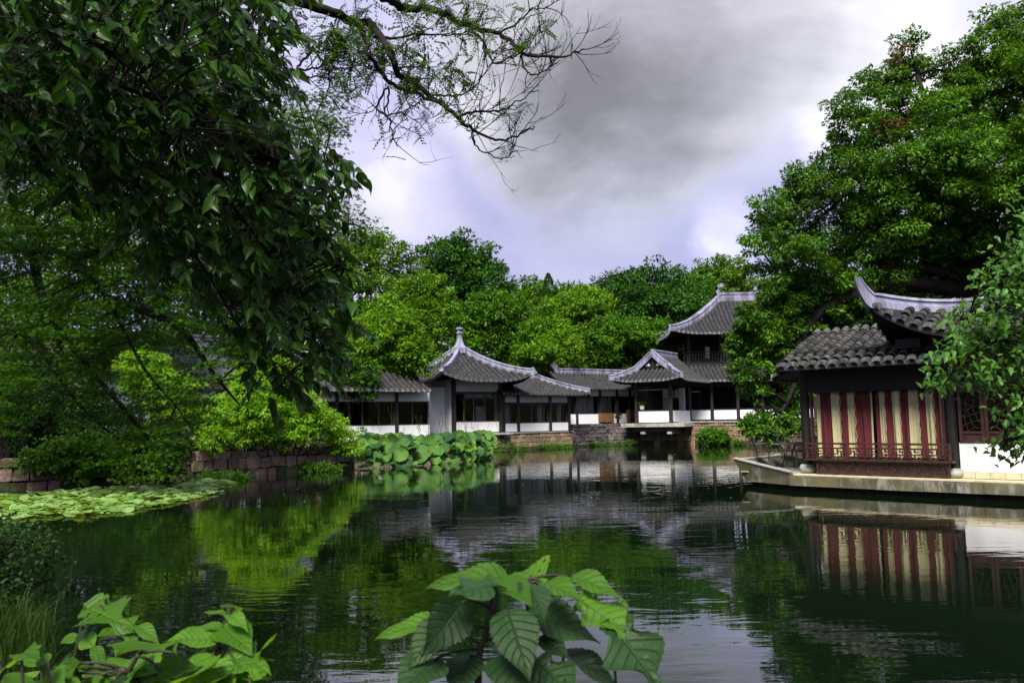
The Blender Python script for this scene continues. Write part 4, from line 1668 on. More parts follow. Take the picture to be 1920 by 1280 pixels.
def curtain(stripes, label, seed):
    rnd = random.Random(seed)
    u0, u1 = BF.u(1480 + stripes[0][0] / 4.364, 790, WF), BF.u(1480 + stripes[-1][1] / 4.364, 790, WF)
    root = thing('striped_curtain', label, 'curtain', BF.pt((u0 + u1) / 2, WF, ZC0), 'striped curtains of the stone boat')
    mbc = MB()
    nz = 8
    mats = {'c': 0, 'm': 1, 'o': 2}
    ph = rnd.uniform(0, 6)

    def wv(u_, z):
        k = (ZC1 - z) / (ZC1 - ZC0)
        s_ = .55 + .45 * k
        return WF + .10 + s_ * (.045 * math.sin(u_ * 26 + ph) + .02 * math.sin(u_ * 61 + ph * 2) + .012 * math.sin(u_ * 120 + z * 2))
    for a, b, c in stripes:
        ua, ub = BF.u(1480 + a / 4.364, 790, WF), BF.u(1480 + b / 4.364, 790, WF)
        nu = max(2, int((ub - ua) / .012))
        vs, fs = [], []
        for i in range(nu + 1):
            uu = ua + (ub - ua) * i / nu
            for j in range(nz + 1):
                z = ZC0 + (ZC1 - ZC0) * j / nz
                vs.append(BF.pt(uu + .012 * math.sin(uu * 9 + z), wv(uu, z), z))
        for i in range(nu):
            for j in range(nz):
                p_ = i * (nz + 1) + j
                fs.append((p_, p_ + nz + 1, p_ + nz + 2, p_ + 1))
        mbc.add(vs, fs, mats[c])
    cl = mbc.build('cloth', [cream, maroon, olive], root, smooth=True)
    for (a, b, c) in stripes:                     # scalloped cord along the right edge of the wide cream stripes
        if c == 'c' and b - a > 38:
            uu = BF.u(1480 + b / 4.364, 790, WF)
            pts = []
            for j in range(90):
                z = ZC0 + (ZC1 - ZC0) * j / 89
                x = uu + .004 + .024 * abs(math.sin(j * .16 + a)) + .012 * math.sin(uu * 9 + z)
                pts.append(BF.pt(x, wv(x, z) - .012, z))
            mbt = MB()
            mbt.tube(pts, .0065, 5)
            mbt.build('cord_trim', cream, root)
    mbt = MB()
    mbt.tube([BF.pt(u0 - .05, WF + .1, ZC1 + .015), BF.pt(u1 + .05, WF + .1, ZC1 + .015)], .014, 8)
    mbt.build('curtain_rod', blackwood, root)


curtain([(212, 240, 'c'), (240, 335, 'm'), (335, 398, 'c'), (398, 465, 'm'), (465, 527, 'c'), (527, 590, 'm'), (590, 606, 'o'), (606, 655, 'm'), (655, 668, 'c')],
        'left half of the maroon and cream striped curtain behind the railing', 4)
curtain([(700, 724, 'm'), (724, 772, 'c'), (772, 836, 'm'), (836, 898, 'c'), (898, 970, 'm'), (970, 1047, 'c'), (1047, 1115, 'm'), (1115, 1177, 'c'), (1177, 1220, 'm'), (1220, 1242, 'c'), (1242, 1288, 'm')],
        'right half of the maroon and cream striped curtain beside the lattice window', 9)

# white cabin with lattice windows
zW = BF.z(1840, 830, WF)
zWt = BF.z(1840, 726, WF)
uW0 = uR + .12
BF.part('plinth', concrete, boat, (uW0 - .02, uEnd - .1, WF - .04, WF + .2, zd, zd + .13))
q0 = uW0
for i in range(12):
    BF.part('plinth_stone', creamboard, boat, (q0 + .004, q0 + .27, WF - .055, WF - .042, zd + .004, zd + .125))
    q0 += .275
    if q0 > uEnd - .4:
        break
BF.part('wall', plaster, boat, (uW0, uEnd - .1, WF, WF + .18, zd + .132, zW))
BF.part('cabin_wall', blackwood, boat, (uW0, uEnd - .1, WF - .01, WF + .18, zWt, zEv + .75))
BF.part('cabin_wall', blackwood, boat, (uR + .11, uEnd - .1, WF + PD + .0, WF + PD + .15, zd, zEv + .9), (uEnd - .09, uEnd, WF, WF + PD, zd, zEv + .9))
ICE = [(0, .93, .35, .86), (.35, .86, .62, 1), (.35, .86, .22, .72), (.22, .72, 0, .74), (.35, .86, .72, .78), (.72, .78, 1, .88), (.72, .78, .60, .62), (.22, .72, .60, .62), (.60, .62, 1, .66),
       (.22, .72, .30, .55), (0, .55, .30, .55), (.30, .55, .60, .62), (.60, .62, .70, .45), (.70, .45, 1, .48), (.30, .55, .42, .40), (.42, .40, .70, .45), (.42, .40, .12, .36), (0, .42, .12, .36), (.12, .36, .30, .55),
       (.42, .40, .50, .24), (.50, .24, .84, .28), (.84, .28, .70, .45), (.84, .28, 1, .22), (.50, .24, .20, .18), (.20, .18, .12, .36), (.20, .18, 0, .12), (.50, .24, .62, .10), (.62, .10, 1, .06), (.62, .10, .30, 0), (.20, .18, .30, 0)]
us = [BF.u(1797, 780, WF), BF.u(1846, 780, WF)]
sw = us[1] - us[0]
for i in range(4):
    a = us[0] + i * sw
    b = a + sw - .012
    if b > uEnd - .1:
        break
    fb = .06
    so_ = BF.part('window_sash', redwood, boat, (a, a + fb, WF - .02, WF + .06, zW + .004, zWt), (b - fb, b, WF - .02, WF + .06, zW + .004, zWt),
                  (a + fb, b - fb, WF - .02, WF + .06, zWt - .09, zWt - .002), (a + fb, b - fb, WF - .02, WF + .06, zW + .006, zW + .05), (a + fb, b - fb, WF - .02, WF + .06, zW + .19, zW + .24))
    BF.part('sash_panel', redwood, so_, (a + fb + .002, b - fb - .002, WF + .005, WF + .04, zW + .052, zW + .188))
    mbx = MB()
    u0, u1, z0, z1 = a + fb, b - fb, zW + .24, zWt - .09
    for (x1, y1, x2, y2) in ICE:
        if i % 2:
            x1, x2 = 1 - x1, 1 - x2
        mbx.tube([BF.pt(u0 + x1 * (u1 - u0), WF + .02, z0 + y1 * (z1 - z0)), BF.pt(u0 + x2 * (u1 - u0), WF + .02, z0 + y2 * (z1 - z0))], .009, 4)
    mbx.build('lattice', redwood, so_)
    BF.part('pane', glass, so_, (u0, u1, WF + .04, WF + .046, z0, z1))
BF.part('window_head', redwood, boat, (us[0], uEnd - .1, WF - .03, WF + .1, zWt + .002, zWt + .12))

# near tiles: each one a shared barrel tile
def barrel(r, l, seg=6, th=.014, name='tile'):
    vs, fs = [], []
    for y, rr in ((0, r), (l, r * .88)):
        for q in range(seg + 1):
            an = math.pi * (.06 + .88 * q / seg)
            vs.append((-math.cos(an) * rr, y, math.sin(an) * rr * 1.05 - .02))
    for y, rr in ((0, r - th), (l, r * .88 - th)):
        for q in range(seg + 1):
            an = math.pi * (.06 + .88 * q / seg)
            vs.append((-math.cos(an) * rr, y, math.sin(an) * rr * 1.05 - .02))
    m_ = seg + 1
    for q in range(seg):
        fs.append((q, q + 1, m_ + q + 1, m_ + q))
        fs.append((2 * m_ + q + 1, 2 * m_ + q, q, q + 1)[::-1])
    me = bpy.data.meshes.new(name)
    me.from_pydata(vs, [], fs)
    me.polygons.foreach_set('use_smooth', [False] * len(me.polygons))
    return me


def end_tile(r, name='end_tile'):
    """curved fan-shaped end plate under the last cover tile"""
    vs, fs = [], []
    seg = 6
    for y in (0, .015):
        for q in range(seg + 1):
            an = math.pi * (.02 + .96 * q / seg)
            vs.append((-math.cos(an) * r, y, math.sin(an) * r * 1.05))
        for q in range(seg + 1):
            an = math.pi * (.12 + .76 * q / seg)
            vs.append((-math.cos(an) * r * .8, y, math.sin(an) * r * .5 - .035))
    m_ = seg + 1
    for q in range(seg):
        fs.append((q, q + 1, m_ + q + 1, m_ + q)[::-1])
        a = 2 * m_
        fs.append((a + q, a + q + 1, a + m_ + q + 1, a + m_ + q))
        fs.append((q, q + 1, a + q + 1, a + q))
        fs.append((m_ + q, m_ + q + 1, a + m_ + q + 1, a + m_ + q)[::-1])
    me = bpy.data.meshes.new(name)
    me.from_pydata(vs, [], fs)
    return me


def drip_tile(r, name='drip_tile'):
    """pointed tongue between the cover rows"""
    vs = [(-r, 0, .01), (-r * .5, 0, -.015), (r * .5, 0, -.015), (r, 0, .01), (r * .72, -.015, -.075), (0, -.02, -.125), (-r * .72, -.015, -.075)]
    vs += [(x, y + .015, z) for x, y, z in vs]
    n_ = 7
    fs = [tuple(range(n_)), tuple(range(2 * n_ - 1, n_ - 1, -1))] + [(i, n_ + i, n_ + (i + 1) % n_, (i + 1) % n_) for i in range(n_)]
    me = bpy.data.meshes.new(name)
    me.from_pydata(vs, [], fs)
    return me


def near_roof(sl, parent, spacing, r, tl, cols=None, budget=300, seed=0, fold=None):
    """single tiles for the columns listed, one joined mesh for all others"""
    rnd = random.Random(seed)
    m1, m2, m3 = barrel(r, tl * 1.18), end_tile(r), drip_tile(spacing * .33)
    m1.materials.append(tile_near)
    m2.materials.append(tile_edge)
    m3.materials.append(tile_edge)
    n_ = int(round(sl.L / spacing))
    sp_ = sl.L / n_
    rest = MB()
    cnt = 0

    def frame(x, y):
        p0, p1 = sl.P(x, y), sl.P(x, y + .05)
        f = (p1 - p0).normalized()
        x_ = sl.P(x + .03, y) - sl.P(x - .03, y)
        x_ = (x_ - f * x_.dot(f)).normalized()
        nn = x_.cross(f)
        if nn.z < 0:
            nn = -nn
        return p0, Matrix((x_, f, nn)).transposed().to_4x4()
    for i in range(n_):
        x = (i + .5) * sp_
        ym = sl.ymax(x)
        k_ = max(1, int(ym / tl))
        single = cols is None or i < cols
        for j in range(k_):
            y = ym * j / k_ - (.05 if j == 0 else 0)
            p0, fr_ = frame(x, y)
            mw = Matrix.Translation(p0 + Vector((rnd.uniform(-.006, .006), rnd.uniform(-.006, .006), .012 + rnd.uniform(0, .012)))) @ fr_ @ Matrix.Rotation(rnd.uniform(-.05, .05), 4, 'Z') @ Matrix.Rotation(-.05, 4, 'X')
            if single and cnt < budget:
                inst('tile', m1, mw, parent)
                cnt += 1
            else:
                rest.add([mw @ v.co for v in m1.vertices], [tuple(q.vertices) for q in m1.polygons])
        p0, fr_ = frame(x, -.065)
        inst('end_tile', m2, Matrix.Translation(p0 + Vector((0, 0, .005))) @ fr_ @ Matrix.Rotation(rnd.uniform(-.06, .06), 4, 'Y'), parent)
        if x + sp_ / 2 < sl.L - .05:
            p0, fr_ = frame(x + sp_ / 2, -.04)
            inst('drip_tile', m3, Matrix.Translation(p0) @ fr_ @ Matrix.Rotation(rnd.uniform(-.08, .08), 4, 'Y') @ Matrix.Rotation(.25, 4, 'X'), parent)
    if rest.v:
        rest.build('tile_rows', tile_near, parent, stuff=True)


WE, WR = -.35, 1.82
uV0, uV1 = BF.u(1457, 686, WE), BF.u(1769, 668, WE)
zRf = BF.z(1580, 624, WR)
sB = Slope(BF.pt(uV0, WE, 0), BF.d, BF.n, uV1 - uV0, WR - WE, zEv, zRf, -.22)
mt, mbm = MB(), MB()
sB.sheet(mt, mbm, .3, 8, .09)
sB2 = Slope(BF.pt(uV1, 2 * WR - WE, 0), -BF.d, -BF.n, uV1 - uV0, WR - WE, zEv, zRf, -.22)
sB2.sheet(mt, mbm, .3, 8, .09)
roofB = mt.build('front_roof', tile_pan, boat)
mbm.build('eave_board', blackwood, roofB)
near_roof(sB, roofB, .245, .098, .165, budget=255, seed=2)
rb = MB()
sB2.rows(rb, .245, .095, .2)
rb.build('rear_tile_rows', [tile, tile_edge], roofB, stuff=True)
mbx = MB()                                    # rolled crown tiles over the top
nB_ = int(round(sB.L / .245))
for i in range(nB_):
    x = (i + .5) * sB.L / nB_
    pts = [sB.P(x, sB.Hd - .16, .03), sB.P(x, sB.Hd, .075), sB2.P(sB.L - x, sB.Hd - .16, .03)]
    mbx.tube(pts, .092, 8)
mbx.build('crown_tiles', tile_near, roofB, stuff=True)
# gable boards at the open end
for xx in (.0, sB.L):
    mbx = MB()
    pts = [sB.P(xx, y, -.1) for y in np.linspace(0, sB.Hd, 7)] + [sB2.P(sB.L - xx, y, -.1) for y in np.linspace(sB.Hd, 0, 7)][1:]
    mbx.sweep(pts, [(-.03, -.14), (-.03, .08), (.03, .08), (.03, -.14)], side=BF.d)
    mbx.build('verge_board', blackwood, roofB)
mbx = MB()
a, b, c = sB.P(uL - uV0, 0.75, -.12), sB2.P(sB.L - (uL - uV0), .75, -.12), sB.P(uL - uV0, sB.Hd, -.14)
mbx.add([a, b, c, a + BF.d * .06, b + BF.d * .06, c + BF.d * .06], [(0, 1, 2), (5, 4, 3), (0, 3, 4, 1), (1, 4, 5, 2), (2, 5, 3, 0)])
mbx.build('gable', blackwood, roofB)
# side porch eave under the front roof at the bow end
sBow = Slope(BF.pt(uL - .75, WF + PD + .2, 0), -BF.n, BF.d, PD + .2, .8, zEv - .20, zEv + .14, 0)
mt, mbm = MB(), MB()
sBow.sheet(mt, mbm, .3, 4, .06)
rb = MB()
sBow.rows(rb, .245, .09, .2)
rb2 = mt.build('bow_eave', tile, boat)
mbm.build('eave_board', blackwood, rb2)
rb.build('tile_rows', [tile, tile_edge], rb2, stuff=True)

# upper roof with the flying corner
WU = -.72
uU = BF.u(1634, 590, WU)
zUe = BF.z(1745, 622, WU)
HU = 2.5
LU = uEnd + .7 - uU
cU = BF.pt(uU + HU, WU + HU, 0)
zUr = W(1880, 556, cU.y).z
sU = Slope(BF.pt(uU, WU, 0), BF.d, BF.n, LU, HU, zUe, zUr, .8, h0=HU, lift0=.72, ell=1.9)
sU2 = Slope(BF.pt(uU, WU + 2 * HU, 0), -BF.n, BF.d, 2 * HU, HU, zUe, zUr, .8, h0=HU, h1=HU, lift0=.72, lift1=.72, ell=1.9)
sU3 = Slope(BF.pt(uU + LU, WU + 2 * HU, 0), -BF.d, -BF.n, LU, HU, zUe, zUr, .8, h1=HU, lift1=.72, ell=1.9)
mt, mbm = MB(), MB()
for s_ in (sU, sU2, sU3):
    s_.sheet(mt, mbm, .2, 8, .13)
roofU = mt.build('upper_roof', tile_pan, boat)
mbm.build('eave_board', blackwood, roofU)
near_roof(sU, roofU, .245, .098, .19, cols=12, budget=44, seed=5)
rb = MB()
sU2.rows(rb, .245, .095, .2)
sU3.rows(rb, .245, .095, .2)
rb.build('rear_tile_rows', [tile, tile_edge], roofU, stuff=True)
for s_, e_ in ((sU, 0), (sU2, 0)):
    pts = hip_path(s_, e_, 16)
    out_ = (pts[0] - pts[3])
    out_.z = 0
    out_.normalize()
    t1 = pts[0] + out_ * .10 + Vector((0, 0, .12))
    t2 = pts[0] + out_ * .23 + Vector((0, 0, .36))
    t3 = pts[0] + out_ * .28 + Vector((0, 0, .56))
    pth = smooth_path([t3, t2, t1] + pts, 2)
    nP = len(pth)
    mbr = MB()
    prof = [(-.10, -.14), (-.10, .10), (-.07, .12), (-.07, .20), (-.11, .22), (-.08, .29), (.08, .29), (.11, .22), (.07, .20), (.07, .12), (.10, .10), (.10, -.14)]
    # taper the horn towards its tip
    vs, fs = [], []
    for i, q in enumerate(pth):
        d_ = pth[min(i + 1, nP - 1)] - pth[max(i - 1, 0)]
        x_ = Vector((d_.y, -d_.x, 0)).normalized()
        u_ = x_.cross(d_).normalized()
        if u_.z < 0:
            u_ = -u_
        k_ = .82 * min(1, .35 + i / 9)
        for a, b in prof:
            vs.append(q + x_ * a * k_ + u_ * b * k_)
    m_ = len(prof)
    for i in range(nP - 1):
        for j in range(m_):
            fs.append((i * m_ + j, i * m_ + (j + 1) % m_, (i + 1) * m_ + (j + 1) % m_, (i + 1) * m_ + j))
    fs += [tuple(range(m_ - 1, -1, -1)), tuple((nP - 1) * m_ + j for j in range(m_))]
    mbr.add(vs, fs)
    mbr.build('hip_ridge', ridgem, roofU)
mbr = MB()
mbr.sweep([sU.P(x, HU) for x in np.linspace(HU, LU, 6)], box_prof(.26, .5))
mbr.build('main_ridge', ridgem, roofU)
# timber body and brackets between the two roofs
BF.part('attic_wall', blackwood, boat, (uU + .75, uEnd, WF - .02 + .0, WF + PD + .9, zEv + .36, zUe + .25))
BF.part('corner_bracket', blackwood, boat, (uU + .25, uU + .75, -.1, .1, zUe - .25, zUe - .05), (uU + .5, uU + .9, .1, .5, zUe - .45, zUe - .2))

# ------------------------------------------------------------------ iron table and chairs on the bow deck
zdk = .36 + .032
tq = W(1477, 832, 21.35)
tq = Vector((tq.x, tq.y, zdk))
ztab = W(1477, 831, 21.35).z
tab = thing('garden_table', 'round dark iron table on the bow of the stone boat', 'table', tq)
mbx = MB()
mbx.lathe((tq.x, tq.y, 0), [(.42, ztab - .03), (.43, ztab - .015), (.42, ztab), (.05, ztab + .001)], 24)
mbx.build('table_top', tablem, tab)
for k in range(4):
    a = k * math.pi / 2 + .5
    e = Vector((math.cos(a), math.sin(a), 0))
    mbx = MB()
    mbx.tube(smooth_path([tq + e * .32 + Vector((0, 0, ztab - zdk - .03)), tq + e * .2 + Vector((0, 0, .5)), tq + e * .13 + Vector((0, 0, .3)), tq + e * .24 + Vector((0, 0, 0.012))], 5), .014, 6)
    mbx.build('leg', darkmetal, tab)


def chair(px, py, Y, rot, label):
    c = W(px, py, Y)
    c = Vector((c.x, c.y, zdk))
    root = thing('garden_chair', label, 'chair', c, 'iron chairs on the bow')
    ca, sa = math.cos(rot), math.sin(rot)

    def L(x, y, z):
        return c + Vector((x * ca - y * sa, x * sa + y * ca, z))
    mb1 = MB()
    mb1.lathe(c, [(.20, .425), (.215, .435), (.20, .45), (.03, .452)], 16)
    mb1.build('seat', darkmetal, root)
    for x, y in ((.15, .15), (-.15, .15), (.15, -.15), (-.15, -.15)):
        mb1 = MB()
        mb1.tube(smooth_path([L(x, y, .43), L(x * 1.05, y * 1.05, .22), L(x * 1.35, y * 1.35, .01)], 4), .011, 6)
        mb1.build('leg', darkmetal, root)
    mb1 = MB()
    arch = smooth_path([L(-.19, .16, .43), L(-.21, .22, .65), L(-.15, .26, .84), L(0, .275, .9), L(.15, .26, .84), L(.21, .22, .65), L(.19, .16, .43)], 5)
    mb1.tube(arch, .011, 6)
    for x in (-.09, 0, .09):
        mb1.tube(smooth_path([L(x, .18, .44), L(x * 1.2, .23, .66), L(x * .9, .265, .885 - abs(x) * .2)], 4), .006, 5)
    mb1.build('backrest', darkmetal, root)
    mb1 = MB()
    for sgn in (-1, 1):
        mb1.tube(smooth_path([L(.2 * sgn, .2, .62), L(.23 * sgn, .0, .66), L(.21 * sgn, -.16, .6), L(.17 * sgn, -.13, .44)], 4), .009, 5)
    mb1.build('armrests', darkmetal, root)


chair(1431, 860, 21.2, R(80), 'iron chair at the prow, left of the round table')
chair(1480, 850, 22.2, R(5), 'iron chair behind the round table')
chair(1508, 860, 21.3, R(-75), 'iron chair between the round table and the cabin')


# ------------------------------------------------------------------ trees of the background
def ground_z(x, y):
    near = min(max((14 - y) / 8, 0), 1)
    return .72 * (1 - near) + .32 * near + min(max((y - 66) / 80, 0), 1) * 14 + min(max((-x - 22) / 60, 0), 1) * 6 + min(max((x - 34) / 60, 0), 1) * 6


def limb(mb, a, b, r0, r1, rnd, sag=.12, n=7, sides=6):
    a, b = Vector(a), Vector(b)
    l = (b - a).length
    mid = (a + b) / 2 + Vector((rnd.uniform(-.12, .12), rnd.uniform(-.12, .12), rnd.uniform(-.04, sag))) * l
    pts = bez(a, mid, b, n)
    mb.tube(pts, [r0 + (r1 - r0) * i / (n - 1) for i in range(n)], sides)
    return pts


def tree(name, label, poly, D, mat, seed, clump_r=1.35, n_clump=40, per=560, leaf=.30, thick=1.0, group=None, tmpl=T_SIMPLE, trunk_px=None, sub=.34, nsub=15, cat='tree', flat=.75, upb=.25, base_y=None, limbs=14, tr_r=.3, wide=1.0, droop=.35, dead=0.0):
    """crown sampled inside an outline seen from the camera, rounded out in depth; trunk and limbs reach its puffs"""
    rnd = random.Random(seed)
    pxm = F / D
    pts = sample_poly(poly, n_clump, clump_r * pxm * .85, rnd, clump_r * pxm * .35)
    cx = trunk_px if trunk_px is not None else sum(q[0] for q in pts) / len(pts)
    bx = W(cx, 780, D)
    base = Vector((bx.x, base_y if base_y else D, 0))
    base.z = ground_z(base.x, base.y) - .2
    root = thing(name, label, cat, base, group)
    Ps, Ds, Ns, Ts = [], [], [], []
    cl = []
    for x, y, e in pts:
        b = e / pxm
        off = rnd.uniform(-1, 1) * min(b * 1.15, 4.0) * thick
        c = W(x, y, D + off)
        r = clump_r * min(1.15, max(.5, .62 + .25 * b)) * rnd.uniform(.65, 1.3)
        cl.append((c, r))
        p_, d_, n_, t_ = clump_leaves(np.array(c), r, nsub, int(per * (r / clump_r) ** 2), flat, upb, sub, droop)
        if dead and rnd.random() < dead:
            t_[:] = np.where(RNG.random(len(t_)) < .55, 1.0, t_)
        Ps.append(p_); Ds.append(d_); Ns.append(n_); Ts.append(t_)
    P, D_, N = np.concatenate(Ps), np.concatenate(Ds), np.concatenate(Ns)
    leaf_mesh('crown', P, D_, N, RNG.uniform(.7, 1.25, len(P)) * leaf, tmpl, mat, root, np.concatenate(Ts), wide=wide)
    mbt = MB()
    cz = sum(c.z for c, r in cl) / len(cl)
    top = Vector((sum(c.x for c, r in cl) / len(cl), sum(c.y for c, r in cl) / len(cl), cz))
    tk = limb(mbt, base, top, tr_r, tr_r * .45, rnd, .05, 9, 8)
    for c, r in sorted(cl, key=lambda q: rnd.random())[:limbs]:
        j = rnd.randint(3, 8)
        limb(mbt, tk[j], c, tr_r * .38, .03, rnd)
    mbt.build('trunk', bark, root, smooth=True)
    return root


GB = 'trees behind the white buildings'
tree('broadleaf_tree', 'light green tree with open top just right of the hanging leaves', [(600, 700), (590, 560), (620, 470), (660, 425), (720, 428), (770, 470), (800, 520), (790, 600), (730, 690)], 56, L_bg[4], 21, 1.3, 46, 560, .30, group=GB, trunk_px=690)
tree('broadleaf_tree', 'dark green rounded tree rising highest behind the pyramid-roofed pavilion', [(775, 480), (810, 452), (870, 440), (915, 460), (935, 500), (960, 535), (950, 620), (900, 660), (830, 650), (800, 560)], 66, L_bg[5], 22, 1.5, 44, 560, .34, group=GB, trunk_px=860)
tree('broadleaf_tree', 'bright green dense tree standing directly over the left hall roof', [(640, 700), (660, 600), (720, 560), (760, 515), (820, 508), (860, 560), (855, 610), (835, 650), (825, 700), (760, 725), (690, 730)], 50, L_bg[0], 23, 1.1, 58, 560, .26, group=GB, trunk_px=745, base_y=49)
tree('broadleaf_tree', 'green tree whose crown rests on the left hall roof beside the pavilion', [(640, 690), (650, 620), (690, 590), (760, 590), (790, 620), (815, 655), (812, 695), (790, 716), (720, 730), (650, 734)], 42.7, L_bg[0], 37, .8, 64, 480, .2, group=GB, trunk_px=720, base_y=48.0, thick=.35)
tree('broadleaf_tree', 'dark tree whose low branches hang before the left end of the hall', [(580, 690), (610, 640), (650, 650), (700, 690), (712, 730), (690, 752), (640, 748), (590, 740)], 40.2, L_bg[2], 24, .7, 26, 480, .19, group=GB, trunk_px=640, base_y=44.5, thick=.6)
tree('broadleaf_tree', 'deep green tree between the pavilion finial and the conifer', [(850, 600), (880, 560), (930, 540), (985, 560), (1010, 620), (1000, 700), (930, 700), (860, 680)], 60, L_bg[1], 25, 1.3, 36, 560, .30, group=GB, trunk_px=930)
tree('broadleaf_tree', 'rounded yellow-green tree just left of the conifer spire', [(925, 560), (945, 535), (985, 528), (1020, 545), (1030, 600), (1000, 640), (940, 630)], 78, L_bg[4], 26, 1.6, 26, 520, .38, group=GB)
tree('broadleaf_tree', 'light green tree right of the conifer spire above the wing roof', [(1000, 640), (1010, 580), (1050, 545), (1090, 540), (1140, 545), (1165, 590), (1180, 660), (1130, 690), (1040, 700)], 70, L_bg[0], 27, 1.5, 40, 540, .34, group=GB)
tree('broadleaf_tree', 'leafy green tree low behind the wing and the link building', [(960, 640), (1000, 600), (1060, 600), (1090, 640), (1100, 690), (1080, 705), (1010, 712), (960, 690)], 57, L_bg[0], 28, 1.15, 34, 540, .27, group=GB, base_y=58)
tree('broadleaf_tree', 'big dark green tree left of the tower roof', [(1140, 560), (1160, 515), (1210, 488), (1250, 500), (1300, 515), (1340, 560), (1330, 640), (1270, 680), (1180, 680), (1140, 630)], 70, L_bg[5], 29, 1.5, 50, 560, .34, group=GB)
tree('broadleaf_tree', 'pale green tree just above the tower ridge', [(1270, 530), (1300, 490), (1340, 474), (1385, 492), (1420, 520), (1430, 600), (1380, 640), (1300, 620)], 76, L_bg[4], 30, 1.5, 36, 540, .36, group=GB)
tree('broadleaf_tree', 'dense green tree behind the gabled porch roof', [(1090, 650), (1120, 600), (1180, 590), (1240, 600), (1290, 640), (1290, 700), (1200, 700), (1110, 700)], 64, L_bg[1], 31, 1.3, 40, 540, .30, group=GB)
tree('broadleaf_tree', 'dark blue-green tree on the far hill crest left of the dip', [(1098, 545), (1120, 528), (1150, 518), (1180, 522), (1200, 560), (1150, 580), (1100, 575)], 115, L_bg[3], 32, 2.2, 24, 420, .5, group=GB)
tree('broadleaf_tree', 'small distant tree on the hill crest behind the conifer', [(960, 545), (1000, 532), (1060, 536), (1100, 545), (1100, 600), (960, 600)], 105, L_bg[1], 33, 2.0, 26, 420, .46, group=GB)
tree('broadleaf_tree', 'tall tree behind the hanging branches at the left', [(330, 640), (350, 470), (430, 400), (520, 380), (600, 420), (640, 500), (640, 640), (560, 700), (400, 700)], 52, L_bg[1], 34, 1.4, 60, 480, .30, group=GB)
tree('broadleaf_tree', 'tree beyond the left bank seen between the maple boughs', [(-80, 700), (-60, 420), (60, 330), (200, 340), (330, 420), (360, 560), (340, 660), (200, 720)], 44, L_bg[1], 35, 1.3, 80, 420, .28, group=GB)


def conifer():
    top = W(1028, 513, 74)
    base = Vector((top.x, top.y, ground_z(top.x, top.y) - .2))
    root = thing('conifer_tree', 'slender dark conifer spire rising above the broadleaf trees', 'tree', base)
    H = top.z - base.z
    mbt = MB()
    mbt.tube([base, (base + top) / 2, top], [.22, .14, .03], 7)
    mbt.build('trunk', bark, root)
    n_ = 6500
    z = RNG.uniform(0, 1, n_) ** 1.2
    tier = np.abs(np.sin(z * 34)) * .35 + .65
    rr = np.minimum(.02 + 5.5 * z, 2.4) * tier * RNG.uniform(.3, 1, n_) ** .5
    a = RNG.uniform(0, 2 * math.pi, n_)
    P = np.stack([top.x + rr * np.cos(a), top.y + rr * np.sin(a), top.z - z * H * .8], -1)
    D_ = np.stack([np.cos(a), np.sin(a), np.full(n_, .15)], -1) + RNG.normal(size=(n_, 3)) * .3
    leaf_mesh('crown', P, D_, rand_unit(n_) + np.array((0, 0, 1.2)), RNG.uniform(.25, .5, n_) * (.45 + .9 * np.minimum(z * 2, 1)), T_LANCE, L_bg[2], root, wide=1.6)


conifer()

# ------------------------------------------------------------------ big camphor tree on the right
CPOLY = [(1385, 410), (1400, 375), (1450, 335), (1480, 310), (1535, 290), (1530, 235), (1550, 190), (1590, 150), (1650, 110), (1690, 62), (1720, 70), (1760, 62), (1800, 85), (1845, 35), (1870, -30), (2100, -80), (2250, 200), (2250, 560),
         (1960, 600), (1820, 560), (1700, 560), (1640, 600), (1560, 620), (1480, 600), (1440, 560), (1395, 560), (1380, 480)]


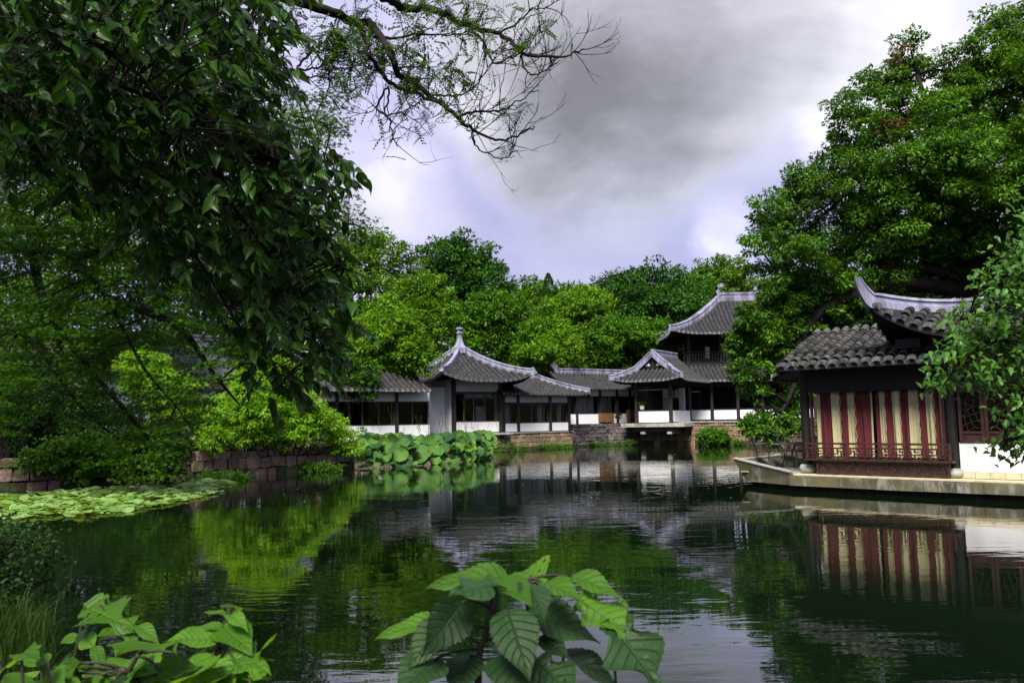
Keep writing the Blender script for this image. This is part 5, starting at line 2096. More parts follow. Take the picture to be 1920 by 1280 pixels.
def camphor():
    D = 29.0
    rnd = random.Random(77)
    pxm = F / D
    trunk_b = W(1900, 780, 30.5)
    base = Vector((trunk_b.x, trunk_b.y, .5))
    root = thing('camphor_tree', 'huge camphor tree spreading over the stone boat on the right', 'tree', base)
    pts = sample_poly(CPOLY, 175, 1.0 * pxm * .66, rnd, 20)
    cl = []
    for x, y, e in pts:
        b = e / pxm
        # open windows between the boughs where the sky shows
        if (abs(x - 1655) < 26 and abs(y - 352) < 24) or (abs(x - 1745) < 30 and abs(y - 165) < 22):
            continue
        off = rnd.uniform(-1, .9) * min(b * 1.0, 4.2)
        r = .95 * min(1.2, max(.55, .6 + .3 * b)) * rnd.uniform(.85, 1.2)
        cl.append((W(x, y, D + off), r))
    # low boughs hanging in front of the tower and down to the water
    for x, y, r, dd in ((1420, 590, .75, 0), (1460, 600, .8, .5), (1400, 620, .6, -.2), (1440, 640, .75, 0), (1395, 660, .55, .3), (1430, 685, .6, .2), (1400, 700, .5, 0), (1385, 640, .45, .3), (1470, 660, .7, .6), (1415, 735, .42, .2),
                        (1490, 730, .6, 1.0), (1460, 770, .55, .6), (1480, 790, .5, .4), (1445, 800, .5, .2), (1420, 790, .42, .1), (1425, 815, .42, .0), (1400, 800, .3, 0), (1455, 825, .4, .3), (1500, 760, .4, .8), (1500, 575, .8, .4), (1545, 595, .8, .8), (1470, 560, .8, .2), (1590, 585, .85, 1.2), (1530, 545, .9, .5), (1630, 590, .7, 1.4), (1560, 625, .6, 1.4), (1510, 620, .65, .8), (1680, 560, .8, 1.5), (1480, 630, .6, .6), (1490, 690, .5, .9)):
        cl.append((W(x, y, D - 1.0 + dd), r * 1.15))
    Ps, Ds, Ns, Ts = [], [], [], []
    for i, (c, r) in enumerate(cl):
        p_, d_, n_, t_ = clump_leaves(np.array(c), r, 15, int((1500 if i < len(cl) - 31 else 2300) * r * r), .72, .28, .36, .55)
        Ps.append(p_); Ds.append(d_); Ns.append(n_); Ts.append(t_)
    # withered twigs
    for x, y in ((1690, 110), (1672, 240)):
        p_, d_, n_, t_ = clump_leaves(np.array(W(x, y, D - 1.6)), .5, 6, 80, .8, .1, .4, .5)
        Ps.append(p_); Ds.append(d_); Ns.append(n_); Ts.append(np.ones(len(t_)))
    P, D_, N = np.concatenate(Ps), np.concatenate(Ds), np.concatenate(Ns)
    leaf_mesh('crown', P, D_, N, RNG.uniform(.7, 1.25, len(P)) * .155, T_SIMPLE, L_camphor, root, np.concatenate(Ts))
    mbt = MB()
    fork = W(1880, 560, 30.2)
    mbt.tube(smooth_path([base, (base + fork) / 2 + Vector((.3, 0, 0)), fork], 5), [.75, .72, .68, .64, .6, .58, .55, .52, .5, .48, .46], 12)
    ends = [(1500, 560, 28.5), (1650, 500, 28), (1560, 330, 29), (1640, 350, 29.5), (1700, 250, 29), (1720, 140, 29), (1830, 200, 30), (1920, 150, 30), (2060, 250, 30), (2100, 450, 30)]
    bough = []
    for x, y, d in ends:
        e_ = W(x, y, d)
        bough.append(limb(mbt, fork, e_, .30, .07, rnd, .16, 10, 8))
    low = smooth_path([fork, W(1700, 530, 28.5), W(1560, 570, 28.2), W(1500, 640, 28), W(1490, 720, 28.2), W(1450, 800, 28.0)], 5)
    mbt.tube(low, [.28 - .25 * i / (len(low) - 1) for i in range(len(low))], 8)
    bough.append(low)
    for c, r in cl:
        if rnd.random() < .75:
            best = min(((q - c).length, i, j) for i, bb in enumerate(bough) for j, q in enumerate(bb) if j > 1)
            limb(mbt, bough[best[1]][best[2]], c, .07, .02, rnd, .1, 5, 5)
    mbt.build('trunk', bark, root, smooth=True)


camphor()
tree('broadleaf_tree', 'dark dense tree filling the gap behind the camphor at the right edge', [(1480, 560), (1560, 480), (1700, 430), (1850, 420), (1990, 430), (2000, 640), (1800, 690), (1560, 690)], 38, L_bg[2], 36, 1.2, 60, 520, .26, trunk_px=1990)


# ------------------------------------------------------------------ maple on the left bank
def maple():
    rnd = random.Random(5)
    base = Vector((-17.0, 24.2, .5))
    root = thing('maple_tree', 'dark maple with fine starry leaves leaning over the lily pads', 'tree', base)
    mbt = MB()
    fork = Vector((-15.2, 22.0, 5.0))
    mbt.tube(smooth_path([base, base + Vector((.5, -.8, 2.4)), fork], 5), [.36, .34, .32, .30, .29, .27, .26, .25, .24, .23, .22], 10)
    B = [[(-60, 470, 21), (60, 470, 20), (130, 480, 19.5), (200, 560, 19), (270, 690, 19.5), (330, 760, 20)],
         [(-60, 350, 20), (40, 330, 19), (150, 365, 18), (300, 380, 17), (430, 420, 16.5), (560, 470, 16.5), (650, 420, 17)],
         [(-40, 300, 20), (200, 240, 18), (400, 200, 17), (540, 215, 16.5), (620, 235, 16.5)],
         [(130, 480, 19.5), (250, 480, 18.5), (400, 560, 18), (520, 600, 18), (610, 660, 18.5)],
         [(200, 560, 19), (330, 610, 19), (400, 700, 19.5), (450, 760, 20)],
         [(-60, 560, 21.5), (60, 640, 21), (150, 760, 21), (230, 830, 21.5)],
         [(60, 470, 20), (100, 600, 20.5), (260, 800, 21.3), (310, 860, 22)],
         [(-60, 200, 20), (120, 120, 18.5), (300, 60, 17.5), (480, 60, 17)]]
    bough = []
    for b in B:
        pts = [W(*q) for q in b]
        if b[0][0] < 0:
            pts = [fork] + pts
        pth = smooth_path(pts, 5)
        bough.append(pth)
        mbt.tube(pth, [.13 - .115 * i / (len(pth) - 1) for i in range(len(pth))], 7)
    poly = [(-80, 60), (300, 40), (470, 50), (545, 150), (620, 170), (655, 245), (625, 290), (600, 350), (690, 390), (700, 430), (650, 480), (640, 560), (600, 640), (610, 690), (540, 720), (470, 750), (440, 720), (400, 780), (345, 850), (340, 890), (250, 895), (180, 830), (60, 800), (-80, 820)]
    pts = sample_poly(poly, 235, 30, rnd, 10)
    Ps, Ds, Ns, Ts = [], [], [], []
    for x, y, e in pts:
        # lighter openings where the sky and the far roof show
        if (abs(x - 320) < 46 and abs(y - 660) < 34) or (abs(x - 430) < 30 and abs(y - 700) < 22):
            continue
        k = min(1, max(0, (y - 300) / 550))
        Dp = 17.2 + 4.4 * k * (1 - .4 * x / 640) + rnd.uniform(-1.3, 1.3)
        c = W(x, y, Dp)
        r = rnd.uniform(.42, .7) * (.75 if e < 30 else 1)
        n_ = int(330 * (r / .55) ** 2)
        # maple foliage lies in flat layers
        d = rand_unit(n_)
        rad = RNG.uniform(0, 1, n_) ** .5 * r
        lay = RNG.integers(0, 3, n_) * .26 - .26
        P = np.array(c) + np.stack([d[:, 0] * rad * 1.25, d[:, 1] * rad, lay * r / .5 + RNG.normal(0, .05, n_) - .25 * rad], -1)
        Ps.append(P)
        Ds.append(np.stack([d[:, 0], d[:, 1], np.full(n_, -.45)], -1) + RNG.normal(size=(n_, 3)) * .4)
        Ns.append(np.array((0, 0, 1.0)) + RNG.normal(size=(n_, 3)) * .38)
        Ts.append(np.clip(rnd.gauss(.5, .2) + RNG.normal(0, .18, n_), 0, 1))
        best = min(((q - c).length, i, j) for i, bb in enumerate(bough) for j, q in enumerate(bb))
        limb(mbt, bough[best[1]][best[2]], c, .028, .008, rnd, .05, 5, 4)
    P = np.concatenate(Ps)
    leaf_mesh('crown', P, np.concatenate(Ds), np.concatenate(Ns), RNG.uniform(.7, 1.2, len(P)) * .085, T_STAR, L_maple, root, np.concatenate(Ts))
    mbt.build('trunk', bark, root, smooth=True)


maple()


# ------------------------------------------------------------------ shrubs on the left bank
def shrub(name, label, poly, Dd, mat, seed, r, n, per, leaf, tmpl=T_SIMPLE, thick=.6, z0=.6, droop=.2, sub=.4, wide=1.0, group=None, cat='shrub', upb=.3):
    rnd = random.Random(seed)
    D, Dx = Dd if isinstance(Dd, tuple) else (Dd, 0.0)
    pxm = F / D
    pts = sample_poly(poly, n, r * pxm * .8, rnd, r * pxm * .35)
    cx = sum(q[0] for q in pts) / len(pts)
    b = W(cx, 800, D + .3)
    base = Vector((b.x, b.y, z0))
    root = thing(name, label, cat, base, group)
    Ps, Ds, Ns, Ts = [], [], [], []
    mbt = MB()
    for x, y, e in pts:
        off = rnd.uniform(-1, 1) * min(e / pxm * 1.1, 2.0) * thick
        c = W(x, y, D + Dx * (x - cx) + off)
        p_, d_, n_, t_ = clump_leaves(np.array(c), r * rnd.uniform(.8, 1.2), 9, per, .8, upb, sub, droop)
        Ps.append(p_); Ds.append(d_); Ns.append(n_); Ts.append(t_)
        limb(mbt, base + Vector(((c.x - base.x) * .6 + rnd.uniform(-.2, .2), (c.y - base.y) * .5, -.1)), c, .022, .006, rnd, .1, 5, 4)
    P = np.concatenate(Ps)
    leaf_mesh('foliage', P, np.concatenate(Ds), np.concatenate(Ns), RNG.uniform(.7, 1.3, len(P)) * leaf, tmpl, mat, root, np.concatenate(Ts), wide=wide)
    mbt.build('stems', bark, root)
    return root


shrub('bamboo_shrub', 'bright yellow-green bamboo thicket above the reddish stone wall', [(365, 845), (385, 790), (430, 735), (470, 700), (520, 735), (570, 740), (610, 765), (640, 800), (668, 830), (674, 872), (640, 858), (600, 832), (540, 836), (470, 832), (420, 840), (370, 850)],
      (28.6, .0155), L_shrub, 41, .48, 95, 460, .145, T_LANCE, .8, .7, .35, .42, 1.5)
shrub('bamboo_shrub', 'taller feathery bamboo stems rising behind the bright thicket', [(430, 735), (440, 690), (500, 650), (560, 690), (600, 735), (560, 760), (480, 760)], 32.5, L_shrub, 42, .5, 26, 420, .15, T_LANCE, .8, .7, .3, .5, 1.4)
shrub('shrub', 'light green shrub under the maple left of the bamboo thicket', [(225, 700), (260, 640), (330, 690), (380, 740), (395, 800), (350, 820), (280, 790)], 27.0, L_shrub, 43, .45, 34, 380, .13, T_LANCE, .8, .7, .3, .45, 1.5)
shrub('shrub', 'pale leafy shrub at the left edge under the maple boughs', [(-40, 790), (-30, 690), (40, 690), (75, 740), (60, 790), (0, 800)], 24.5, L_water, 44, .42, 16, 260, .16, T_LANCE, .7, .7, .3, .45, 1.6)
shrub('shrub', 'leafy vine trailing down the stone wall below the maple boughs', [(20, 880), (60, 840), (120, 825), (170, 810), (240, 830), (260, 880), (200, 885), (150, 908), (110, 890)], (23.4, .006), L_water, 45, .3, 34, 130, .13, T_OVAL, .5, .7, .6, .5)
shrub('shrub', 'dark shrub hanging over the wall between vine and bamboo', [(245, 900), (250, 810), (320, 790), (350, 850), (345, 905), (300, 912)], 23.8, L_small, 46, .36, 26, 420, .085, T_SIMPLE, .6, .7, .4, .45)
shrub('shrub', 'small airy shrub in front of the hall beside the lotus bed', [(655, 850), (660, 810), (680, 800), (690, 830), (680, 860)], 33.5, L_bg[1], 47, .3, 9, 120, .11, T_OVAL, .6, .3, .2, .5)
shrub('shrub', 'round green bush growing from the tan wall below the open hall', [(1308, 828), (1315, 812), (1335, 806), (1358, 815), (1362, 830), (1335, 836)], 50.2, L_water, 48, .42, 12, 300, .2, T_SIMPLE, .5, .1, .2, .45)
for i, (x0, x1, y0, y1, D, lab) in enumerate(((930, 990, 833, 846, 45.6, 'low weeds at the left foot of the tan quay wall'), (995, 1080, 832, 843, 48.5, 'low weeds at the right foot of the tan quay wall'),
                                              (1085, 1195, 826, 836, 52.6, 'ferny weeds along the foot of the grey rubble wall'), (1370, 1400, 826, 837, 49.4, 'green weeds at the waterline by the camphor branch'),
                                              (560, 640, 872, 886, 29.4, 'weeds in the water at the foot of the red wall'), (370, 470, 888, 902, 25.6, 'weeds between the lily pads and the red wall'))):
    shrub('waterside_weeds', lab, [(x0, y1), (x0 + 8, y0), (x1 - 8, y0), (x1, y1)], D, L_water, 60 + i, .22, max(6, int((x1 - x0) / 7)), 80, .13, T_LANCE, .5, .0, .0, .5, 1.5, cat='plant')


# ------------------------------------------------------------------ lotus bed
def lotus_leaf_mesh(seed):
    rnd = random.Random(seed)
    n, m_ = 20, 5
    vs, fs = [(0, 0, 0)], []
    ph = [rnd.uniform(0, 6.3) for _ in range(4)]
    cup = rnd.uniform(.05, .34)
    for i in range(1, m_ + 1):
        q = i / m_
        for j in range(n):
            a = 2 * math.pi * j / n
            rr = q * .5 * (1 + .05 * math.sin(3 * a + ph[0]) + .03 * math.sin(7 * a + ph[1]))
            z = cup * .5 * q * q + (q ** 3) * (.055 * math.sin(4 * a + ph[2]) + .04 * math.sin(7 * a + ph[3])) - .03 * math.sin(q * 3)
            vs.append((rr * math.cos(a), rr * math.sin(a), z))
    for j in range(n):
        fs.append((0, 1 + j, 1 + (j + 1) % n))
    for i in range(m_ - 1):
        for j in range(n):
            a, b = 1 + i * n + j, 1 + i * n + (j + 1) % n
            fs.append((a, a + n, b + n, b))
    me = bpy.data.meshes.new('leaf')
    me.from_pydata(vs, [], fs)
    me.polygons.foreach_set('use_smooth', [True] * len(fs))
    me.materials.append(L_lotus)
    return me


def lotus():
    rnd = random.Random(8)
    root = thing('lotus_bed', 'bed of tall round lotus leaves standing in front of the left hall', 'lotus', (-4, 36, 0))
    var = [lotus_leaf_mesh(i) for i in range(8)]
    stm = bpy.data.meshes.new('stalk')
    mbx = MB()
    mbx.tube([(0, 0, -1), (.02, .01, -.5), (0, 0, 0)], .012, 5)
    stm.from_pydata(mbx.v, [], mbx.f)
    stm.materials.append(stalkm)
    front = [g2(676, 878), g2(760, 875), g2(850, 868), g2(900, 862), g2(922, 857)]
    cnt = 0
    tries = 0
    done = []
    while cnt < 230 and tries < 9000:
        tries += 1
        k = rnd.uniform(0, len(front) - 1.001)
        i = int(k)
        f = k - i
        x = front[i][0] * (1 - f) + front[i + 1][0] * f
        y = front[i][1] * (1 - f) + front[i + 1][1] * f
        dep = (rnd.random() ** 1.3 * 4.2 * (1 - .55 * k / 4)) if cnt > 45 else rnd.uniform(-.25, .35)
        x, y = x + rnd.uniform(-.1, .1) - dep * .12, y + dep
        h = min(1.02, .08 + dep * .60 + rnd.uniform(-.15, .38)) * rnd.uniform(.85, 1.05)
        h = max(.05, h)
        if any((x - a) ** 2 + (y - b) ** 2 + (h - c) ** 2 < .085 for a, b, c in done):
            continue
        done.append((x, y, h))
        s_ = rnd.uniform(.36, .82) * (1 if h > .4 else .75)
        tilt = Matrix.Rotation(R(rnd.gauss(42, 24)), 4, Vector((1, rnd.uniform(-.7, .7), 0)).normalized())
        lf = inst('leaf', rnd.choice(var), Matrix.Translation((x, y, h)) @ tilt @ Matrix.Rotation(rnd.uniform(0, 6.3), 4, 'Z') @ Matrix.Diagonal((s_, s_, s_, 1)), root)
        st_ = bpy.data.objects.new('stalk', stm)
        COL.objects.link(st_)
        st_.parent = lf
        st_.matrix_parent_inverse = Matrix.Identity(4)
        inv = (Matrix.Translation(root.location) @ lf.matrix_local).inverted()
        st_.matrix_local = inv @ Matrix.Translation((x, y, h)) @ Matrix.Diagonal((1, 1, h + .3, 1))
        cnt += 1


lotus()


# ------------------------------------------------------------------ lily pads
def lily():
    rnd = random.Random(12)
    root = thing('lily_pads', 'raft of crowded pale green lily pads along the left bank', 'lily pads', (-10, 19, 0))
    var = []
    for s_ in range(5):
        r2 = random.Random(s_ + 40)
        n = 15
        vs, fs = [(0, 0, .02)], []
        for ringk in (.55, 1.0):
            for j in range(n + 1):
                a = R(14) + (2 * math.pi - R(28)) * j / n
                rr = .5 * ringk * (1 + .05 * math.sin(3 * a + s_))
                z = (.02 + (r2.uniform(-.015, .05) if ringk == 1 else .005)) + .05 * ringk * math.sin(2 * a + s_ * 2)
                vs.append((rr * math.cos(a), rr * math.sin(a), z))
        for j in range(n):
            fs.append((0, 1 + j, 2 + j))
            fs.append((1 + j, 1 + n + 1 + j, 2 + n + 1 + j, 2 + j))
        me = bpy.data.meshes.new('pad')
        me.from_pydata(vs, [], fs)
        me.polygons.foreach_set('use_smooth', [True] * len(fs))
        me.materials.append(L_lily)
        var.append(me)
    poly = [(-70, 968), (-60, 935), (60, 926), (180, 917), (300, 907), (390, 899), (443, 905), (430, 918), (380, 932), (310, 946), (230, 960), (150, 968), (40, 974)]
    spots = []
    xs = [q[0] for q in poly]
    tries = 0
    while len(spots) < 1300 and tries < 16000:
        tries += 1
        px = rnd.uniform(-70, 445)
        py = rnd.uniform(897, 975)
        e = edge_dist(px, py, poly)
        if not in_poly(px, py, poly):
            continue
        q = G(px, py)
        if math.sin(q.x * 1.9 + q.y * .6) * math.sin(q.y * 1.3 - q.x) > .72:
            continue
        if any((q.x - a.x) ** 2 + (q.y - a.y) ** 2 < .016 for a, _ in spots):
            continue
        spots.append((q, e))
    spots.sort(key=lambda s_: s_[0].y)
    rest_v, rest_f, rest_t = [], [], []
    off = 0
    for i, (q, e) in enumerate(spots):
        s_ = rnd.choice((rnd.uniform(.14, .26), rnd.uniform(.24, .40)))
        tl = rnd.gauss(0, 10) if e > 8 else rnd.gauss(0, 5)
        mw = Matrix.Translation((q.x, q.y, .012 + .004 * (i % 7) + abs(tl) * .0035)) @ Matrix.Rotation(R(tl), 4, Vector((rnd.uniform(-1, 1), rnd.uniform(-1, 1), 0.01)).normalized()) @ Matrix.Rotation(rnd.uniform(0, 6.3), 4, 'Z') @ Matrix.Diagonal((s_, s_, s_, 1))
        me = rnd.choice(var)
        if i < 300:
            inst('pad', me, mw, root)
        else:
            tt = rnd.random()
            vs = [mw @ v.co for v in me.vertices]
            rest_v += [tuple(v) for v in vs]
            for p_ in me.polygons:
                v_ = list(p_.vertices)
                rest_f.append([off + a for a in (v_ if len(v_) == 4 else v_ + [v_[-1]])][:4] if len(v_) == 4 else None)
                if len(v_) == 4:
                    rest_t.append(tt)
                else:
                    rest_f.pop()
            # centre fan as quads
            n = 15
            for j in range(0, n - 1, 2):
                rest_f.append([off, off + 1 + j, off + 2 + j, off + 3 + j])
                rest_t.append(tt)
            off += len(vs)
    if rest_v:
        np_mesh('far_pads', np.array(rest_v), np.array(rest_f), L_lilys, root, np.array(rest_t), stuff=True)


lily()
shrub('shrub', 'dark undergrowth behind the stone wall at the far left', [(-110, 890), (-110, 700), (30, 670), (140, 720), (250, 760), (260, 870), (120, 885)], 27.0, L_small, 49, .55, 110, 480, .11, T_SIMPLE, .8, .6, .3, .45)
shrub('shrub', 'dark undergrowth between the maple trunk and the bamboo thicket', [(230, 860), (240, 760), (330, 720), (430, 760), (430, 850), (330, 870)], 31, L_small, 50, .5, 40, 380, .11, T_SIMPLE, .8, .6, .3, .45)


# ------------------------------------------------------------------ blades for large leaves seen singly
def blade_mesh(name, mat, width=.5, seed=0, lobes=0, serr=0.0, nl=12, nw=3, curl=.12, fold=.12, wave_=.03, holes=False, acum=1.0):
    """leaf blade, length 1 along y; outline by width profile, optional lobes and teeth"""
    rnd = random.Random(seed)
    vs, fs, uvs = [], [], []
    ph = rnd.uniform(0, 6)

    def prof(t_):
        b = (math.sin(math.pi * min(1, t_ ** .62)) ** .85) if t_ < 1 else 0
        b = max(b, 0) * (1 - .55 * t_ ** 3 * acum)
        return b
    for i in range(nl + 1):
        t_ = i / nl
        for side in range(-nw, nw + 1):
            s_ = side / nw
            wd = prof(t_) * width / 2
            lo = 1.0
            if lobes:
                lo = .26 + .74 * abs(math.cos(math.pi * lobes * t_ + (.4 if s_ > 0 else 0) + ph * .06)) ** 1.1
                lo = 1 + (lo - 1) * abs(s_)
            if serr and abs(s_) == 1:
                lo += serr * (1 if i % 2 else -1)
            x = s_ * wd * lo
            z = fold * abs(x) * 1.4 - curl * t_ * t_ + wave_ * math.sin(9 * t_ + ph + s_) * abs(s_)
            y = t_ + (.10 * abs(s_) * (1 - t_) * -.6 if t_ < .25 else 0)
            vs.append((x, y, z))
            uvs.append((.5 + s_ * .5, t_))
    m_ = 2 * nw + 1
    for i in range(nl):
        for j in range(m_ - 1):
            a = i * m_ + j
            if holes and rnd.random() < .035 and 1 < i < nl - 2:
                continue
            fs.append((a, a + 1, a + m_ + 1, a + m_))
    me = bpy.data.meshes.new(name)
    me.from_pydata(vs, [], fs)
    uvl = me.uv_layers.new(name='UVMap')
    for l_ in me.loops:
        uvl.data[l_.index].uv = uvs[l_.vertex_index]
    me.polygons.foreach_set('use_smooth', [True] * len(fs))
    me.materials.append(mat)
    return me


def mesh_arrays(me):
    v = np.empty(len(me.vertices) * 3)
    me.vertices.foreach_get('co', v)
    fa = np.array([tuple(p_.vertices) for p_ in me.polygons])
    return v.reshape(-1, 3), fa


def leaf_matrix(p, d, n, s):
    d = Vector(d).normalized()
    x = d.cross(Vector(n)).normalized()
    nn = x.cross(d)
    return Matrix.Translation(p) @ Matrix((x, d, nn)).transposed().to_4x4() @ Matrix.Diagonal((s, s, s, 1))


# ------------------------------------------------------------------ near tree with hanging glossy leaves, upper left
def near_tree():
    rnd = random.Random(31)
    base = Vector((-4.6, 3.4, .25))
    root = thing('broadleaf_tree', 'near tree with big glossy dark leaves hanging into the upper left', 'tree', base)
    var = [blade_mesh('leaf', L_bigobj, .42 + .06 * k, k, 0, 0, 6, 2, .12 + .05 * k, .25, .015) for k in range(4)]
    tv = [mesh_arrays(q) for q in var]
    mbt = MB()
    fork = Vector((-4.2, 3.6, 3.4))
    tk = smooth_path([base, base + Vector((.2, .1, 1.6)), fork], 4)
    mbt.tube(tk, [.17 - .05 * i / (len(tk) - 1) for i in range(len(tk))], 10)
    B = [[(-250, 40, 3.9), (0, 60, 4.2), (200, 150, 4.5), (350, 290, 4.8), (470, 430, 5.1), (560, 560, 5.3), (600, 660, 5.4)],
         [(-250, -80, 4.0), (0, -60, 4.2), (250, 0, 4.5), (430, 60, 4.7), (540, 130, 4.9)],
         [(-250, 120, 4.0), (-20, 160, 4.3), (130, 250, 4.6), (280, 370, 4.8), (380, 500, 5.0), (470, 650, 5.1), (520, 740, 5.1)],
         [(200, 150, 4.5), (380, 220, 4.9), (520, 300, 5.2), (620, 300, 5.3)],
         [(350, 290, 4.8), (480, 370, 5.1), (600, 430, 5.4), (660, 530, 5.5)],
         [(0, -60, 4.2), (150, 60, 4.0), (260, 140, 4.1), (340, 240, 4.2)]]
    bough = []
    for b in B:
        pts = [W(*q) for q in b]
        if b[0][0] < -100:
            pts = [fork] + pts
        pth = smooth_path(pts, 6)
        bough.append(pth)
        mbt.tube(pth, [.022 - .018 * i / (len(pth) - 1) for i in range(len(pth))], 6)
    poly = [(-80, -60), (560, -60), (525, 60), (545, 150), (485, 200), (600, 250), (645, 290), (630, 350), (600, 400), (655, 470), (640, 540), (670, 600), (640, 670), (570, 690), (545, 745), (500, 730), (470, 690), (400, 600), (310, 520),
            (250, 450), (190, 380), (90, 330), (-80, 320)]
    tw = sample_poly(poly, 640, 14, rnd, 4)
    extra = [(520, 720), (505, 740), (540, 715), (590, 680), (620, 640), (560, 700), (640, 300), (630, 330), (615, 285), (600, 610), (650, 560)]
    tw += [(a, b, 20) for a, b in extra]
    allP = []
    for x, y, e in tw:
        k = max(0, min(1, (x + y) / 1200))
        Dp = 4.0 + 1.4 * k + rnd.uniform(-.45, .45)
        c = W(x, y, Dp)
        best = min(((q - c).length, i, j) for i, bb in enumerate(bough) for j, q in enumerate(bb))
        st = bough[best[1]][best[2]]
        dirn = Vector((rnd.gauss(.55, .5), rnd.gauss(-.1, .4), rnd.gauss(-.45, .35))).normalized()
        ln = rnd.uniform(.12, .24)
        end = c + dirn * ln + Vector((0, 0, -.03))
        mid = (st + c) / 2 + Vector((0, 0, .03))
        mbt.tube([st, mid, c, (c + end) / 2 + Vector((0, 0, .01)), end], [.006, .005, .004, .003, .002], 4, False)
        nlv = rnd.randint(5, 8)
        for q in range(nlv):
            f = (q + .5) / nlv
            p_ = c + (end - c) * f
            sgn = 1 if q % 2 else -1
            side = dirn.cross(Vector((0, 0, 1))).normalized() * sgn
            dl = (dirn * .7 + side * rnd.uniform(.4, 1.1) + Vector((0, 0, -rnd.uniform(-.1, .9)))).normalized()
            nn = (Vector((0, 0, 1)) * .7 + Vector((rnd.gauss(0, .55), rnd.gauss(-.25, .55), 0))).normalized()
            if abs(nn.dot(dl)) > .93:
                nn = Vector((1, -.3, .3)).normalized()
            allP.append((p_, dl, nn, rnd.uniform(.075, .125), rnd.randrange(4)))
    # the 300 largest in view stay single parts
    allP.sort(key=lambda q: -(q[3] / q[0].y) if (q[0].x / q[0].y > -.66 and q[0].z < 1.75 + .52 * q[0].y) else 1)
    for p_, dl, nn, s_, k in allP[:300]:
        inst('leaf', var[k], leaf_matrix(p_, dl, nn, s_), root)
    for k in range(4):
        sel = [q for q in allP[300:] if q[4] == k]
        if sel:
            leaf_mesh('foliage', np.array([q[0] for q in sel]), np.array([q[1] for q in sel]), np.array([q[2] for q in sel]), np.array([q[3] for q in sel]), tv[k], L_big, root, stuff=True, smooth=True)
    # further boughs of the same tree, deeper in the shade
    Q, QD, QN = [], [], []
    for x, y, e in sample_poly([(-90, -80), (545, -80), (500, 60), (470, 160), (560, 290), (600, 420), (590, 560), (520, 640), (430, 560), (320, 450), (200, 350), (-90, 300)], 230, 20, rnd, 8):
        c = W(x, y, 7.6 + rnd.uniform(-1, 1))
        n_ = 60
        d = rand_unit(n_)
        Q.append(np.array(c) + d * RNG.uniform(.02, .3, (n_, 1)))
        QD.append(d * .6 + RNG.normal(size=(n_, 3)) * .5 + np.array((.3, 0, -.5)))
        QN.append(rand_unit(n_) * .7 + np.array((0, 0, .9)))
        best = min(((q - c).length, i, j) for i, bb in enumerate(bough) for j, q in enumerate(bb))
        limb(mbt, bough[best[1]][best[2]], c, .010, .003, rnd, .05, 5, 4)
    Q = np.concatenate(Q)
    leaf_mesh('foliage', Q, np.concatenate(QD), np.concatenate(QN), RNG.uniform(.07, .115, len(Q)), T_OVAL, L_big, root, stuff=True)
    # unseen crown added over the camera to shade the centre sapling
    n_ = 11000
    P = np.stack([RNG.uniform(-8.0, 2.6, n_), RNG.uniform(-4.2, 4.5, n_), RNG.uniform(4.6, 6.4, n_)], -1)
    keep = (P[:, 2] > 1.75 + .62 * P[:, 1] + .35) & ~((P[:, 0] > -2.6) & (P[:, 0] < -.3) & (P[:, 1] < 1.4)) & ~((P[:, 0] > -1.3) & (P[:, 1] > .8))  # gap shaped to let sun reach the low left leaves
    P = P[keep]
    n_ = len(P)
    leaf_mesh('crown', P, RNG.normal(size=(n_, 3)) - np.array((0, 0, .5)), rand_unit(n_) * .6 + np.array((0, 0, 1)), RNG.uniform(.09, .15, n_), T_OVAL, L_big, root, stuff=True)
    for _ in range(14):
        limb(mbt, fork, Vector((rnd.uniform(-7.5, 2.0), rnd.uniform(-1.5, 2), rnd.uniform(5.2, 6.2))), .06, .01, rnd)
    mbt.build('trunk', bark, root, smooth=True)


near_tree()


